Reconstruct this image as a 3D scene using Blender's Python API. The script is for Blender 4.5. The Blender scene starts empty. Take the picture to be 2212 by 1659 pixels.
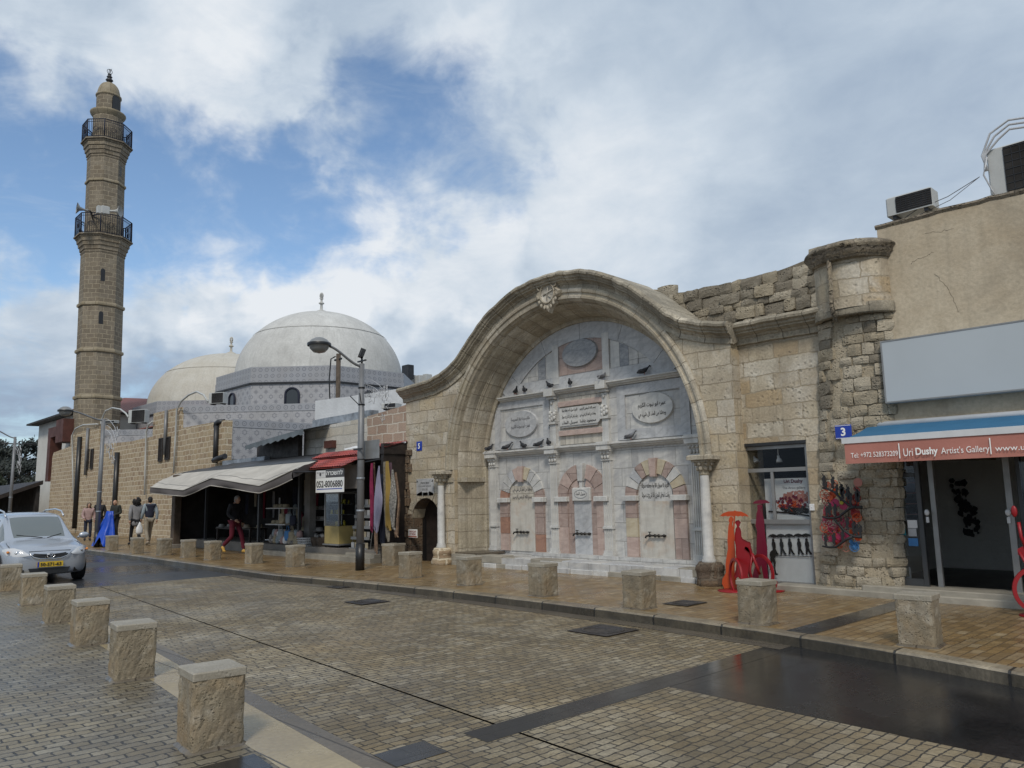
import bpy, math, random
import numpy as np
from mathutils import Vector, Matrix, noise
random.seed(7)
S = bpy.context.scene
COL = S.collection
PI = math.pi
# ------------------------------------------------------------------ camera
FO, CX, CY, H = 1683.0, 1106.0, 829.5, 1.62        # focal length and centre in units of a 2212 x 1659 picture, eye height
_p, _r, _y = .14464, .01882, -.80885
_n = np.array([-np.sin(_r)*np.cos(_p), np.cos(_r)*np.cos(_p), -np.sin(_p)])
_f = np.array([0, 0, -1.]); _f = _f-_n*(_f@_n); _f /= np.linalg.norm(_f); _t = np.cross(_f, _n)
_X = np.cos(_y)*_t+np.sin(_y)*_f
RR = np.array([_X, np.cross(_n, _X), _n])
cam = bpy.data.cameras.new('camera'); cam.sensor_width = 36; cam.sensor_fit = 'HORIZONTAL'
cam.lens = 36*FO/2212; cam.clip_start = .05; cam.clip_end = 3000
co = bpy.data.objects.new('camera', cam); COL.objects.link(co)
co.matrix_world = Matrix.Translation((0, 0, H)) @ Matrix(RR.tolist()).to_4x4()
S.camera = co
def ray(x, y): return RR @ np.array([(x-CX)/FO, -(y-CY)/FO, -1.])
def G(x, y, z=0.): d = ray(x, y); return Vector((np.array([0, 0, H])+d*(z-H)/d[2]).tolist())
def at(x, y, Y): d = ray(x, y); return Vector((np.array([0, 0, H])+d*Y/d[1]).tolist())
def atX(x, y, X): d = ray(x, y); return Vector((np.array([0, 0, H])+d*X/d[0]).tolist())
def far(x, y, dist): d = ray(x, y); return Vector((np.array([0, 0, H])+d*dist/math.hypot(d[0], d[1])).tolist())
# ------------------------------------------------------------------ nodes
def new_mat(name):
    m = bpy.data.materials.new(name); m.use_nodes = True; nt = m.node_tree
    b = nt.nodes['Principled BSDF']; return m, nt, b
def nd(nt, t, ins=None, **kw):
    n = nt.nodes.new(t)
    for k, v in kw.items(): setattr(n, k, v)
    if ins:
        for k, v in ins.items():
            if hasattr(v, 'is_output') or isinstance(v, bpy.types.NodeSocket): nt.links.new(v, n.inputs[k])
            else: n.inputs[k].default_value = v
    return n
def ramp(nt, fac, stops, interp='LINEAR'):
    r = nd(nt, 'ShaderNodeValToRGB', {0: fac}); e = r.color_ramp; e.interpolation = interp
    while len(e.elements) < len(stops): e.elements.new(.5)
    for el, (p, c) in zip(e.elements, stops):
        el.position = p; el.color = (*c, 1) if len(c) == 3 else c
    return r.outputs[0]
def mth(nt, op, a, b=None, c=None, clamp=False):
    n = nd(nt, 'ShaderNodeMath', operation=op); n.use_clamp = clamp
    for i, v in enumerate((a, b, c)):
        if v is None: continue
        if isinstance(v, bpy.types.NodeSocket): nt.links.new(v, n.inputs[i])
        else: n.inputs[i].default_value = v
    return n.outputs[0]
def mixc(nt, fac, a, b, bt='MIX'):
    n = nt.nodes.new('ShaderNodeMix'); n.data_type = 'RGBA'; n.blend_type = bt
    for i, v in ((0, fac), (6, a), (7, b)):
        if isinstance(v, bpy.types.NodeSocket): nt.links.new(v, n.inputs[i])
        elif i == 0: n.inputs[0].default_value = v
        else: n.inputs[i].default_value = (*v, 1)
    return n.outputs[2]
def noi(nt, vec, scale, detail=4, rough=.55, dist=0.):
    n = nd(nt, 'ShaderNodeTexNoise', {'Scale': scale, 'Detail': detail, 'Roughness': rough, 'Distortion': dist})
    if vec is not None: nt.links.new(vec, n.inputs['Vector'])
    return n.outputs[0]
def mr(nt, v, a, b, c=0., d=1., smooth=False):
    n = nd(nt, 'ShaderNodeMapRange', {0: v, 1: a, 2: b, 3: c, 4: d}); n.clamp = True
    if smooth: n.interpolation_type = 'SMOOTHSTEP'
    return n.outputs[0]
# ------------------------------------------------------------------ world: sky with clouds
W = bpy.data.worlds.new('World'); S.world = W; W.use_nodes = True
nt = W.node_tree; bg = nt.nodes['Background']
SUN_EL, SUN_AZ = math.radians(46), math.radians(138)     # azimuth clockwise from +Y
sky = nd(nt, 'ShaderNodeTexSky', sky_type='NISHITA'); sky.sun_disc = False
sky.sun_elevation = SUN_EL; sky.sun_rotation = SUN_AZ; sky.altitude = 20; sky.air_density = 1.0; sky.dust_density = .6; sky.ozone_density = 1.6
tc = nd(nt, 'ShaderNodeTexCoord').outputs['Generated']
sep = nd(nt, 'ShaderNodeSeparateXYZ', {0: tc})
zz = mth(nt, 'ADD', mth(nt, 'MAXIMUM', sep.outputs[2], 0.), .32)
pl = nd(nt, 'ShaderNodeCombineXYZ', {0: mth(nt, 'DIVIDE', sep.outputs[0], zz), 1: mth(nt, 'DIVIDE', sep.outputs[1], zz), 2: sep.outputs[2]}).outputs[0]
n1 = noi(nt, pl, 2.2, 10, .58, .3)
n2 = noi(nt, pl, 7.0, 9, .62, .5)
wob = nd(nt, 'ShaderNodeTexNoise', {'Vector': tc, 'Scale': 7., 'Detail': 5, 'Roughness': .55})
wv = nd(nt, 'ShaderNodeVectorMath', {0: wob.outputs['Color'], 1: (.5, .5, .5)}, operation='SUBTRACT').outputs[0]
wv = nd(nt, 'ShaderNodeVectorMath', {0: wv, 3: .30}, operation='SCALE').outputs[0]
dv = nd(nt, 'ShaderNodeVectorMath', {0: tc, 1: wv}, operation='ADD').outputs[0]
dv = nd(nt, 'ShaderNodeVectorMath', {0: dv}, operation='NORMALIZE').outputs[0]
def blobs(lst):
    acc = None
    for x, y, r0, r1, w in lst:
        d = ray(x, y); d = d/np.linalg.norm(d)
        dt = nd(nt, 'ShaderNodeVectorMath', {0: dv, 1: tuple(d.tolist())}, operation='DOT_PRODUCT').outputs['Value']
        v = mth(nt, 'MULTIPLY', mr(nt, dt, math.cos(math.radians(r1)), math.cos(math.radians(r0)), 0, 1, True), w)
        acc = v if acc is None else mth(nt, 'MAXIMUM', acc, v)
    return acc
gap = blobs([(300, 400, 1, 10, 1.), (110, 450, 1, 8, 1.), (480, 390, 1, 8, 1.), (600, 460, 1, 6, .9), (960, 190, .5, 7, .66), (930, 330, 1, 8, .8), (1030, 290, .5, 6, .62), (830, 240, .5, 5, .7),
             (1060, 410, .5, 4, .6), (60, 300, 1, 5, .6), (700, 470, .5, 6, .6), (-500, 500, 4, 16, .8), (860, 450, .5, 6, .75), (400, 520, 1, 6, .95), (650, 330, .5, 4, .5)])
puff = blobs([(90, 690, 2, 7, 1.), (330, 650, 1, 5, .8), (560, 630, 2, 7, .9), (800, 600, 2, 7, .8), (1000, 560, 2, 7, .9), (470, 90, 2, 8, .5), (120, 90, 2, 7, .3), (700, 150, 1, 4, .5), (660, 490, .3, 3, .7), (760, 330, .5, 4, .5), (1020, 110, 1, 5, .5), (1300, 450, 2, 10, .5), (1500, 180, 2, 9, .35)])
over = blobs([(1900, 300, 15, 40, 1.)])
det = mth(nt, 'SUBTRACT', 1., mth(nt, 'MULTIPLY', over, .38))
dens = mth(nt, 'ADD', mth(nt, 'MULTIPLY', mth(nt, 'SUBTRACT', n1, .5), 1.1), mth(nt, 'MULTIPLY', mth(nt, 'SUBTRACT', n2, .5), .62))
dens = mth(nt, 'ADD', dens, .72)
dens = mth(nt, 'SUBTRACT', dens, mth(nt, 'MULTIPLY', gap, .56))
dens = mth(nt, 'ADD', dens, mth(nt, 'MULTIPLY', puff, .12)); dens = mth(nt, 'ADD', dens, mth(nt, 'MULTIPLY', over, .35))
wisp = mth(nt, 'MULTIPLY', gap, mr(nt, noi(nt, pl, 3.6, 9, .66, 1.2), .48, .72, 0, .30, True))
cover = mth(nt, 'MAXIMUM', mr(nt, dens, .24, .80, 0, 1, True), wisp)
n3 = noi(nt, pl, 2.6, 9, .55, .35)
lum = mth(nt, 'ADD', mth(nt, 'MULTIPLY', mth(nt, 'SUBTRACT', n3, .5), mth(nt, 'MULTIPLY', det, 1.5)), mth(nt, 'MULTIPLY', puff, .36))
lum = mth(nt, 'ADD', lum, mth(nt, 'MULTIPLY', mth(nt, 'SUBTRACT', n2, .5), mth(nt, 'MULTIPLY', det, .5)))
low = mth(nt, 'SUBTRACT', mr(nt, sep.outputs[2], .02, .22, -.22, 0.), mth(nt, 'MULTIPLY', blobs([(60, 860, 3, 12, 1.), (350, 780, 1, 7, .5), (950, 760, 1, 4, .35)]), .34))
lum = mth(nt, 'ADD', mth(nt, 'ADD', lum, low), mth(nt, 'SUBTRACT', .60, mth(nt, 'MULTIPLY', blobs([(1950, 200, 6, 20, 1.), (1500, 30, 3, 12, .6)]), .12)))
ccol = ramp(nt, lum, [(.22, (.33, .42, .55)), (.50, (.46, .55, .66)), (.72, (.60, .68, .77)), (.98, (.80, .84, .885))])
skc = nd(nt, 'ShaderNodeVectorMath', {0: sky.outputs[0], 3: .15}, operation='SCALE').outputs[0]
skc = nd(nt, 'ShaderNodeVectorMath', {0: skc, 1: (.92, .98, 1.0)}, operation='MULTIPLY').outputs[0]
fin = mixc(nt, cover, skc, ccol)
nt.links.new(fin, bg.inputs[0]); bg.inputs[1].default_value = 1.0
# sun: soft, behind the right shoulder
sl = bpy.data.lights.new('sun', 'SUN'); sl.energy = 2.0; sl.angle = math.radians(11); sl.color = (1, .93, .82)
so = bpy.data.objects.new('sun', sl); COL.objects.link(so)
sd = Vector((math.sin(SUN_AZ)*math.cos(SUN_EL), math.cos(SUN_AZ)*math.cos(SUN_EL), math.sin(SUN_EL)))
so.rotation_euler = sd.to_track_quat('Z', 'Y').to_euler(); so.location = (0, 0, 60)
S.view_settings.view_transform = 'Standard'; S.view_settings.look = 'None'; S.view_settings.exposure = 0.0; S.view_settings.gamma = 1
S.cycles.max_bounces = 6; S.cycles.diffuse_bounces = 3; S.cycles.glossy_bounces = 3; S.cycles.transmission_bounces = 4; S.cycles.transparent_max_bounces = 8
S.cycles.use_denoising = True
# ------------------------------------------------------------------ mesh builder
ORG = {}
class MB:
    def __init__(s): s.v = []; s.f = []; s.uv = []; s.mi = []; s.sm = []
    def face(s, pts, uv=None, mi=0, sm=False):
        i = len(s.v); s.v += [tuple(p) for p in pts]; s.f.append(tuple(range(i, i+len(pts)))); s.uv.append(uv); s.mi.append(mi); s.sm.append(sm)
    def mesh(s, vs, fs, uv=None, mi=0, sm=False):
        i = len(s.v); s.v += [tuple(p) for p in vs]
        for k, q in enumerate(fs):
            s.f.append(tuple(i+a for a in q)); s.uv.append(uv[k] if uv else None); s.mi.append(mi); s.sm.append(sm)
    def box(s, x0, x1, y0, y1, z0, z1, mi=0, M=None):
        vs = [Vector((x, y, z)) for z in (z0, z1) for y in (y0, y1) for x in (x0, x1)]
        if M: vs = [M @ v for v in vs]
        s.mesh(vs, [(0, 2, 3, 1), (4, 5, 7, 6), (0, 1, 5, 4), (2, 6, 7, 3), (0, 4, 6, 2), (1, 3, 7, 5)], mi=mi)
        return s
    def obox(s, c, size, rz=0, rx=0, ry=0, mi=0):
        M = Matrix.Translation(c) @ Matrix.Rotation(rz, 4, 'Z') @ Matrix.Rotation(ry, 4, 'Y') @ Matrix.Rotation(rx, 4, 'X')
        a, b, c2 = size[0]/2, size[1]/2, size[2]/2
        return s.box(-a, a, -b, b, -c2, c2, mi, M)
    def cbox(s, x0, x1, y0, y1, z0, z1, b=.01, mi=0):     # box with chamfered vertical and top edges
        def ring(x0, x1, y0, y1, z, c): return [(x0+c, y0, z), (x1-c, y0, z), (x1, y0+c, z), (x1, y1-c, z), (x1-c, y1, z), (x0+c, y1, z), (x0, y1-c, z), (x0, y0+c, z)]
        rs = [ring(x0, x1, y0, y1, z0, b), ring(x0, x1, y0, y1, z1-b, b), ring(x0+b, x1-b, y0+b, y1-b, z1, b)]
        s.loft(rs, closed=True, cap=True, mi=mi); return s
    def loft(s, rings, closed=True, cap=False, mi=0, sm=False, uvs=None):
        n = len(rings[0]); vs = [p for r in rings for p in r]; fs = []; uu = [] if uvs else None
        for i in range(len(rings)-1):
            for j in range(n if closed else n-1):
                k = (j+1) % n
                fs.append((i*n+j, i*n+k, (i+1)*n+k, (i+1)*n+j))
                if uvs: uu.append((uvs(i, j), uvs(i, j+1), uvs(i+1, j+1), uvs(i+1, j)))
        s.mesh(vs, fs, uu, mi, sm)
        if cap:
            s.face(list(reversed(rings[0])), mi=mi); s.face(rings[-1], mi=mi)
        return s
    def poly(s, pts, d, mi=0):        # extrude a planar polygon (3D points, front side) along vector d
        d = Vector(d); n = len(pts); P = [Vector(p) for p in pts]; Q = [p+d for p in P]
        s.face(P, mi=mi); s.face(list(reversed(Q)), mi=mi)
        for i in range(n): s.face([P[i], Q[i], Q[(i+1) % n], P[(i+1) % n]], mi=mi)
        return s
    def tube(s, path, r, n=8, mi=0, cap=True, sm=True):
        P = [Vector(p) for p in path]; R = r if isinstance(r, (list, tuple)) else [r]*len(P); rings = []
        up = Vector((0, 0, 1)); last = None
        for i, p in enumerate(P):
            t = (P[min(i+1, len(P)-1)]-P[max(i-1, 0)]).normalized()
            a = last if last is not None else (t.cross(up) if abs(t.z) < .95 else t.cross(Vector((1, 0, 0))))
            a = (a - t*a.dot(t)).normalized(); last = a; b = t.cross(a)
            rings.append([p+(a*math.cos(2*PI*k/n)+b*math.sin(2*PI*k/n))*R[i] for k in range(n)])
        s.loft(rings, True, cap, mi, sm); return s
    def lathe(s, prof, c=(0, 0, 0), n=16, mi=0, sm=True, a0=0., a1=2*PI, rot=0., M=None, sx=1., sy=1.):
        full = abs(a1-a0-2*PI) < 1e-6; m = n if full else n+1; rings = []
        for r, z in prof:
            ring = [Vector((c[0]+r*sx*math.cos(a0+rot+(a1-a0)*k/n), c[1]+r*sy*math.sin(a0+rot+(a1-a0)*k/n), c[2]+z)) for k in range(m)]
            if M: ring = [M @ v for v in ring]
            rings.append(ring)
        rm = max(r for r, z in prof); L = [0]
        for i in range(1, len(prof)): L.append(L[-1]+math.hypot(prof[i][0]-prof[i-1][0], prof[i][1]-prof[i-1][1]))
        s.loft(rings, full, False, mi, sm, uvs=lambda i, j: (rm*(a1-a0)*j/n, L[i])); return s
    def ell(s, c, r, n=12, m=8, mi=0, M=None):
        r = (r, r, r) if not isinstance(r, (tuple, list)) else r
        rings = [[Vector((c[0]+r[0]*math.sin(PI*i/m)*math.cos(2*PI*k/n), c[1]+r[1]*math.sin(PI*i/m)*math.sin(2*PI*k/n), c[2]-r[2]*math.cos(PI*i/m))) for k in range(n)] for i in range(m+1)]
        if M: rings = [[M @ v for v in q] for q in rings]
        s.loft(rings, True, False, mi, True); return s
    def sweep(s, path, prof, y=0., mi=0, sm=False, closed_ends=False):   # path (x,z,nx,nz); prof (offset along normal, y)
        rings = [[(x+nx*o, yy+y, z+nz*o) for o, yy in prof] for x, z, nx, nz in path]
        L = [0]; Q = [0]
        for i in range(1, len(path)): L.append(L[-1]+math.hypot(path[i][0]-path[i-1][0], path[i][1]-path[i-1][1]))
        for i in range(1, len(prof)): Q.append(Q[-1]+math.hypot(prof[i][0]-prof[i-1][0], prof[i][1]-prof[i-1][1]))
        s.loft(rings, False, False, mi, sm, uvs=lambda i, j: (L[i], Q[j]))
        if closed_ends: s.face(rings[0], mi=mi); s.face(list(reversed(rings[-1])), mi=mi)
        return s
    def curtain(s, segs, y0, y1, mi=0):   # segs: (xa, xb, n, zlo(x), zhi(x)) a wall in an XZ plane with curved top or bottom
        for xa, xb, n, lo, hi in segs:
            for k in range(n):
                a = xa+(xb-xa)*k/n; b = xa+(xb-xa)*(k+1)/n
                la, lb, ha, hb = lo(a), lo(b), hi(a), hi(b)
                s.face([(a, y0, la), (b, y0, lb), (b, y0, hb), (a, y0, ha)], mi=mi)
                s.face([(b, y1, lb), (a, y1, la), (a, y1, ha), (b, y1, hb)], mi=mi)
                s.face([(a, y0, ha), (b, y0, hb), (b, y1, hb), (a, y1, ha)], mi=mi)
                s.face([(a, y1, la), (b, y1, lb), (b, y0, lb), (a, y0, la)], mi=mi)
            s.face([(xa, y1, lo(xa)), (xa, y0, lo(xa)), (xa, y0, hi(xa)), (xa, y1, hi(xa))], mi=mi)
            s.face([(xb, y0, lo(xb)), (xb, y1, lo(xb)), (xb, y1, hi(xb)), (xb, y0, hi(xb))], mi=mi)
        return s
    def xf(s, M): s.v = [tuple(M @ Vector(v)) for v in s.v]; return s
    def build(s, name, mats, parent=None, loc=None, rz=0., weld=True, bevel=0, recalc=True):
        me = bpy.data.meshes.new(name)
        org = Vector(ORG.get(parent.name, (0, 0, 0))) if parent else Vector(loc or (0, 0, 0))
        vs = [tuple(Vector(v)-org) for v in s.v]
        me.from_pydata(vs, [], s.f)
        mats = mats if isinstance(mats, (list, tuple)) else [mats]
        for m in mats: me.materials.append(m)
        uvl = me.uv_layers.new(name='UVMap').data
        for p in me.polygons:
            p.material_index = s.mi[p.index]; p.use_smooth = s.sm[p.index]
            u = s.uv[p.index]
            if u:
                for li, c in zip(p.loop_indices, u): uvl[li].uv = c
            else:
                n = p.normal; ax = (abs(n.x), abs(n.y), abs(n.z))
                for li in p.loop_indices:
                    v = s.v[me.loops[li].vertex_index]
                    if ax[2] > .8 or (ax[2] >= ax[0] and ax[2] >= ax[1]): uvl[li].uv = (v[1], v[0])
                    elif ax[1] >= ax[0]: uvl[li].uv = (v[0], v[2])
                    else: uvl[li].uv = (v[1]+.37, v[2])
        o = bpy.data.objects.new(name, me); COL.objects.link(o)
        if weld or recalc:
            import bmesh
            bm = bmesh.new(); bm.from_mesh(me)
            if weld: bmesh.ops.remove_doubles(bm, verts=bm.verts, dist=1e-5)
            if recalc: bmesh.ops.recalc_face_normals(bm, faces=bm.faces)
            bm.to_mesh(me); bm.free()
        if bevel:
            b = o.modifiers.new('bevel', 'BEVEL'); b.width = bevel; b.segments = 2; b.limit_method = 'ANGLE'; b.angle_limit = .6
        if parent: o.parent = parent; ORG[o.name] = ORG.get(parent.name, Vector((0, 0, 0)))
        else: o.location = org; ORG[o.name] = org
        return o
def tag(o, label=None, cat=None, group=None, kind=None):
    if label: o['label'] = label
    if cat: o['category'] = cat
    if group: o['group'] = group
    if kind: o['kind'] = kind
    return o
def thing(name, label, cat, loc=(0, 0, 0), group=None):
    o = bpy.data.objects.new(name, None); o.empty_display_size = .2; COL.objects.link(o); o.location = loc; ORG[o.name] = Vector(loc)
    return tag(o, label, cat, group)
def copy_tree(o, parent=None):
    c = o.copy(); COL.objects.link(c)
    if parent: c.parent = parent
    for ch in [k for k in COL.objects if k.parent == o]: copy_tree(ch, c)
    return c
def struct(mb, name, m): return tag(mb.build(name, m), kind='structure')
def textmb(txt, h, mi=0, ext=.003, bold=0., spacing=1., width=None):
    c = bpy.data.curves.new('t', 'FONT'); c.body = txt; c.size = 1; c.extrude = 0; c.offset = bold; c.space_character = spacing; c.resolution_u = 4; c.align_x = 'LEFT'
    o = bpy.data.objects.new('t', c); COL.objects.link(o); dg = bpy.context.evaluated_depsgraph_get(); dg.update()
    me = bpy.data.meshes.new_from_object(o.evaluated_get(dg)); vs = [v.co.copy() for v in me.vertices]; fs = [tuple(p.vertices) for p in me.polygons]
    bpy.data.objects.remove(o); bpy.data.curves.remove(c); bpy.data.meshes.remove(me)
    if not vs: return MB(), 0
    x0 = min(v.x for v in vs); x1 = max(v.x for v in vs); y0 = min(v.y for v in vs); y1 = max(v.y for v in vs)
    k = h/(y1-y0); kx = k if width is None else width/(x1-x0)
    mb = MB(); mb.mesh([((v.x-x0)*kx, (v.y-y0)*k, 0) for v in vs], fs, mi=mi); return mb, (x1-x0)*kx
def put_text(txt, origin, xd, ud, h, mat, parent, name='lettering', width=None, bold=0., center=False, ret=None):
    # flat lettering laid 3 mm proud; xd = reading direction, ud = up
    mb, w = textmb(txt, h, bold=bold, width=width)
    xd = Vector(xd).normalized(); ud = Vector(ud).normalized(); nn = xd.cross(ud)
    o = Vector(origin)-(xd*w/2 if center else xd*0)
    mb.v = [tuple(o+xd*v[0]+ud*v[1]+nn*.003) for v in mb.v]
    if ret is not None:
        ret.mesh(mb.v, mb.f); return ret
    return mb.build(name, mat, parent, weld=False, recalc=False)
# Arabic shaping with presentation forms, returned in visual (left to right) order
_AR = {'ا': 'ﺍﺎ', 'أ': 'ﺃﺄ', 'إ': 'ﺇﺈ', 'ب': 'ﺏﺐﺑﺒ', 'ت': 'ﺕﺖﺗﺘ', 'ث': 'ﺙﺚﺛﺜ', 'ج': 'ﺝﺞﺟﺠ', 'ح': 'ﺡﺢﺣﺤ', 'خ': 'ﺥﺦﺧﺨ', 'د': 'ﺩﺪ', 'ذ': 'ﺫﺬ', 'ر': 'ﺭﺮ', 'ز': 'ﺯﺰ', 'س': 'ﺱﺲﺳﺴ', 'ش': 'ﺵﺶﺷﺸ', 'ص': 'ﺹﺺﺻﺼ', 'ط': 'ﻁﻂﻃﻄ', 'ع': 'ﻉﻊﻋﻌ', 'غ': 'ﻍﻎﻏﻐ', 'ف': 'ﻑﻒﻓﻔ', 'ق': 'ﻕﻖﻗﻘ', 'ك': 'ﻙﻚﻛﻜ', 'ل': 'ﻝﻞﻟﻠ', 'م': 'ﻡﻢﻣﻤ', 'ن': 'ﻥﻦﻧﻨ', 'ه': 'ﻩﻪﻫﻬ', 'ة': 'ﺓﺔ', 'و': 'ﻭﻮ', 'ي': 'ﻱﻲﻳﻴ', 'ى': 'ﻯﻰ', 'ء': 'ﺀ'}
def arab(t):
    out = []
    for i, c in enumerate(t):
        if c not in _AR: out.append(c); continue
        f = _AR[c]; pv = i > 0 and len(_AR.get(t[i-1], '')) == 4; nx = i < len(t)-1 and t[i+1] in _AR and len(f) == 4 and t[i+1] != 'ء'
        out.append(f[3] if pv and nx else f[2] if nx else f[1] if pv and len(f) > 1 else f[0])
    return ''.join(reversed(out))
def rough_block(mb, cx_, cy_, cz_, w, h, d, ang, seed, mi=0, k=.16):
    M = Matrix.Translation((cx_, cy_, cz_)) @ Matrix.Rotation(ang, 4, 'Z'); N_ = 3; vs = []; idx = {}
    def vid(i, j, kk):
        if (i, j, kk) not in idx:
            p = Vector(((i/N_-.5)*w, (j/2-.5)*d, (kk/N_-.5)*h)); ex = (abs(i/N_-.5)*2)**6*.6+(abs(kk/N_-.5)*2)**6*.6
            q = Vector((p.x*(1-.05*ex), p.y, p.z*(1-.07*ex))); 
            if j == 0: q.y += .035*ex*.6-d*0.
            nz_ = noise.noise_vector(Vector((seed+p.x*7, p.y*7, p.z*7))); q += Vector((nz_.x*w*.07, nz_.y*.03*(j == 0), nz_.z*h*k)); idx[(i, j, kk)] = len(vs); vs.append(M @ q)
        return idx[(i, j, kk)]
    fs = []
    for i in range(N_):
        for kk in range(N_): fs.append((vid(i, 0, kk), vid(i+1, 0, kk), vid(i+1, 0, kk+1), vid(i, 0, kk+1)))
    for j in range(2):
        for i in range(N_): fs.append((vid(i, j, N_), vid(i+1, j, N_), vid(i+1, j+1, N_), vid(i, j+1, N_))); fs.append((vid(i, j+1, 0), vid(i+1, j+1, 0), vid(i+1, j, 0), vid(i, j, 0)))
        for kk in range(N_): fs.append((vid(0, j+1, kk), vid(0, j, kk), vid(0, j, kk+1), vid(0, j+1, kk+1))); fs.append((vid(N_, j, kk), vid(N_, j+1, kk), vid(N_, j+1, kk+1), vid(N_, j, kk+1)))
    mb.mesh(vs, fs, mi=mi)
# ------------------------------------------------------------------ materials
MT = {}
def plain(name, c, rough=.7, metal=0., var=.12, vs=4., bump=.0, bs=30., spec=.5, c2=None, alpha=None, grime=0.):
    m, nt, b = new_mat(name); uv = nd(nt, 'ShaderNodeTexCoord').outputs['Object']
    n = noi(nt, uv, vs, 5, .6)
    c2 = c2 or tuple(max(0, x*(1-var*2.2)) for x in c)
    col = mixc(nt, mr(nt, n, .32, .68), c2, c)
    if grime:
        n2 = noi(nt, uv, vs*.35, 6, .65, .5); col = mixc(nt, mr(nt, n2, .5, .72, 0, grime), col, tuple(x*.45 for x in c))
    nt.links.new(col, b.inputs['Base Color']); b.inputs['Metallic'].default_value = metal
    nt.links.new(mr(nt, n, .3, .7, min(1, rough*1.1), rough*.85), b.inputs['Roughness'])
    b.inputs['Specular IOR Level'].default_value = spec
    if bump:
        bp = nd(nt, 'ShaderNodeBump', {'Strength': 1., 'Distance': bump, 'Height': noi(nt, uv, bs, 4, .6)}); nt.links.new(bp.outputs[0], b.inputs['Normal'])
    MT[name] = m; return m
def stone(name, cols, bw, bh, mort=(.3, .28, .24), ms=.012, bump=.02, rough=.85, warp=.02, stain=None, stain_amt=.6, fine=.35, offset=.5, sq=.5, sqf=2, pits=0., roughn=0., wet=None, ws=1., ns=1., rot=0., mixmort=1., patch=None, streak=0., seed=0., more=None):
    m, nt, b = new_mat(name); uv0 = nd(nt, 'ShaderNodeUVMap').outputs[0]; uv0.node.uv_map = 'UVMap'
    uv0 = nd(nt, 'ShaderNodeMapping', {'Vector': uv0, 'Location': (seed, seed*.7, 0), 'Rotation': (0, 0, rot)}).outputs[0]
    wn = nd(nt, 'ShaderNodeTexNoise', {'Vector': uv0, 'Scale': 2.2/ws, 'Detail': 4, 'Roughness': .6}).outputs['Color']
    wn = nd(nt, 'ShaderNodeVectorMath', {0: wn, 1: (.5, .5, .5)}, operation='SUBTRACT').outputs[0]
    wn = nd(nt, 'ShaderNodeVectorMath', {0: wn, 3: warp*4}, operation='SCALE').outputs[0]
    uv = nd(nt, 'ShaderNodeVectorMath', {0: uv0, 1: wn}, operation='ADD').outputs[0]
    wn2 = nd(nt, 'ShaderNodeTexNoise', {'Vector': uv0, 'Scale': 14./ws, 'Detail': 3, 'Roughness': .6}).outputs['Color']
    wn2 = nd(nt, 'ShaderNodeVectorMath', {0: wn2, 1: (.5, .5, .5)}, operation='SUBTRACT').outputs[0]
    wn2 = nd(nt, 'ShaderNodeVectorMath', {0: wn2, 3: warp*1.2}, operation='SCALE').outputs[0]
    uv = nd(nt, 'ShaderNodeVectorMath', {0: uv, 1: wn2}, operation='ADD').outputs[0]
    br = nd(nt, 'ShaderNodeTexBrick', {'Vector': uv, 'Color1': (0, 0, 0, 1), 'Color2': (1, 1, 1, 1), 'Mortar': (.5, .5, .5, 1), 'Scale': 1., 'Mortar Size': ms, 'Mortar Smooth': .25, 'Bias': 0., 'Brick Width': bw, 'Row Height': bh})
    br.offset = offset; br.squash = sq if sq != .5 else 1.; br.squash_frequency = sqf
    fac = br.outputs['Color']; mf = br.outputs['Fac']
    k = len(cols); col = ramp(nt, fac, [((i+.5)/k if k > 1 else .5, c) for i, c in enumerate(cols)])
    big = noi(nt, uv0, .55*ns, 6, .62, .4); mid = noi(nt, uv0, 3.2*ns, 6, .65, .3); fn = noi(nt, uv0, 26*ns, 5, .65)
    if patch:
        col = mixc(nt, mr(nt, noi(nt, uv0, patch[1], 5, .6, .6), .5, .62, 0, patch[2]), col, patch[0])
    col = mixc(nt, mr(nt, mid, .36, .66, stain_amt*.75, 0), col, stain or tuple(x*.45 for x in cols[0]))
    col = mixc(nt, mr(nt, big, .40, .66, stain_amt*.7, 0), col, stain or tuple(x*.45 for x in cols[0]))
    col = mixc(nt, 1., col, ramp(nt, fn, [(.25, (1-fine,)*3), (.62, (1.08,)*3)]), 'MULTIPLY')
    for pc_, ps_, pa_ in (more or []):
        col = mixc(nt, mr(nt, noi(nt, uv0, ps_, 6, .62, .8), .50, .66, 0, pa_), col, pc_)
    if streak:
        sm = nd(nt, 'ShaderNodeMapping', {'Vector': uv0, 'Scale': (7, .7, 1)}).outputs[0]
        col = mixc(nt, mr(nt, noi(nt, sm, 1., 5, .6), .52, .72, 0, streak), col, tuple(x*.35 for x in cols[0]))
    col = mixc(nt, mth(nt, 'MULTIPLY', mf, mixmort), col, mort)
    h = mth(nt, 'MULTIPLY', mth(nt, 'SUBTRACT', 1., mf), 1.)
    h = mth(nt, 'ADD', h, mth(nt, 'MULTIPLY', fac, .35))
    h = mth(nt, 'ADD', h, mth(nt, 'MULTIPLY', mid, .7)); h = mth(nt, 'ADD', h, mth(nt, 'MULTIPLY', fn, .5))
    if pits:
        vo = nd(nt, 'ShaderNodeTexVoronoi', {'Vector': uv, 'Scale': 13*ns}); pt = mr(nt, vo.outputs['Distance'], .12, .42, pits, 0)
        pt = mth(nt, 'MULTIPLY', pt, mr(nt, mid, .45, .6)); h = mth(nt, 'SUBTRACT', h, mth(nt, 'MULTIPLY', pt, 1.4)); col = mixc(nt, mth(nt, 'MULTIPLY', pt, .75), col, tuple(x*.3 for x in cols[0]))
    nt.links.new(col, b.inputs['Base Color'])
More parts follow.
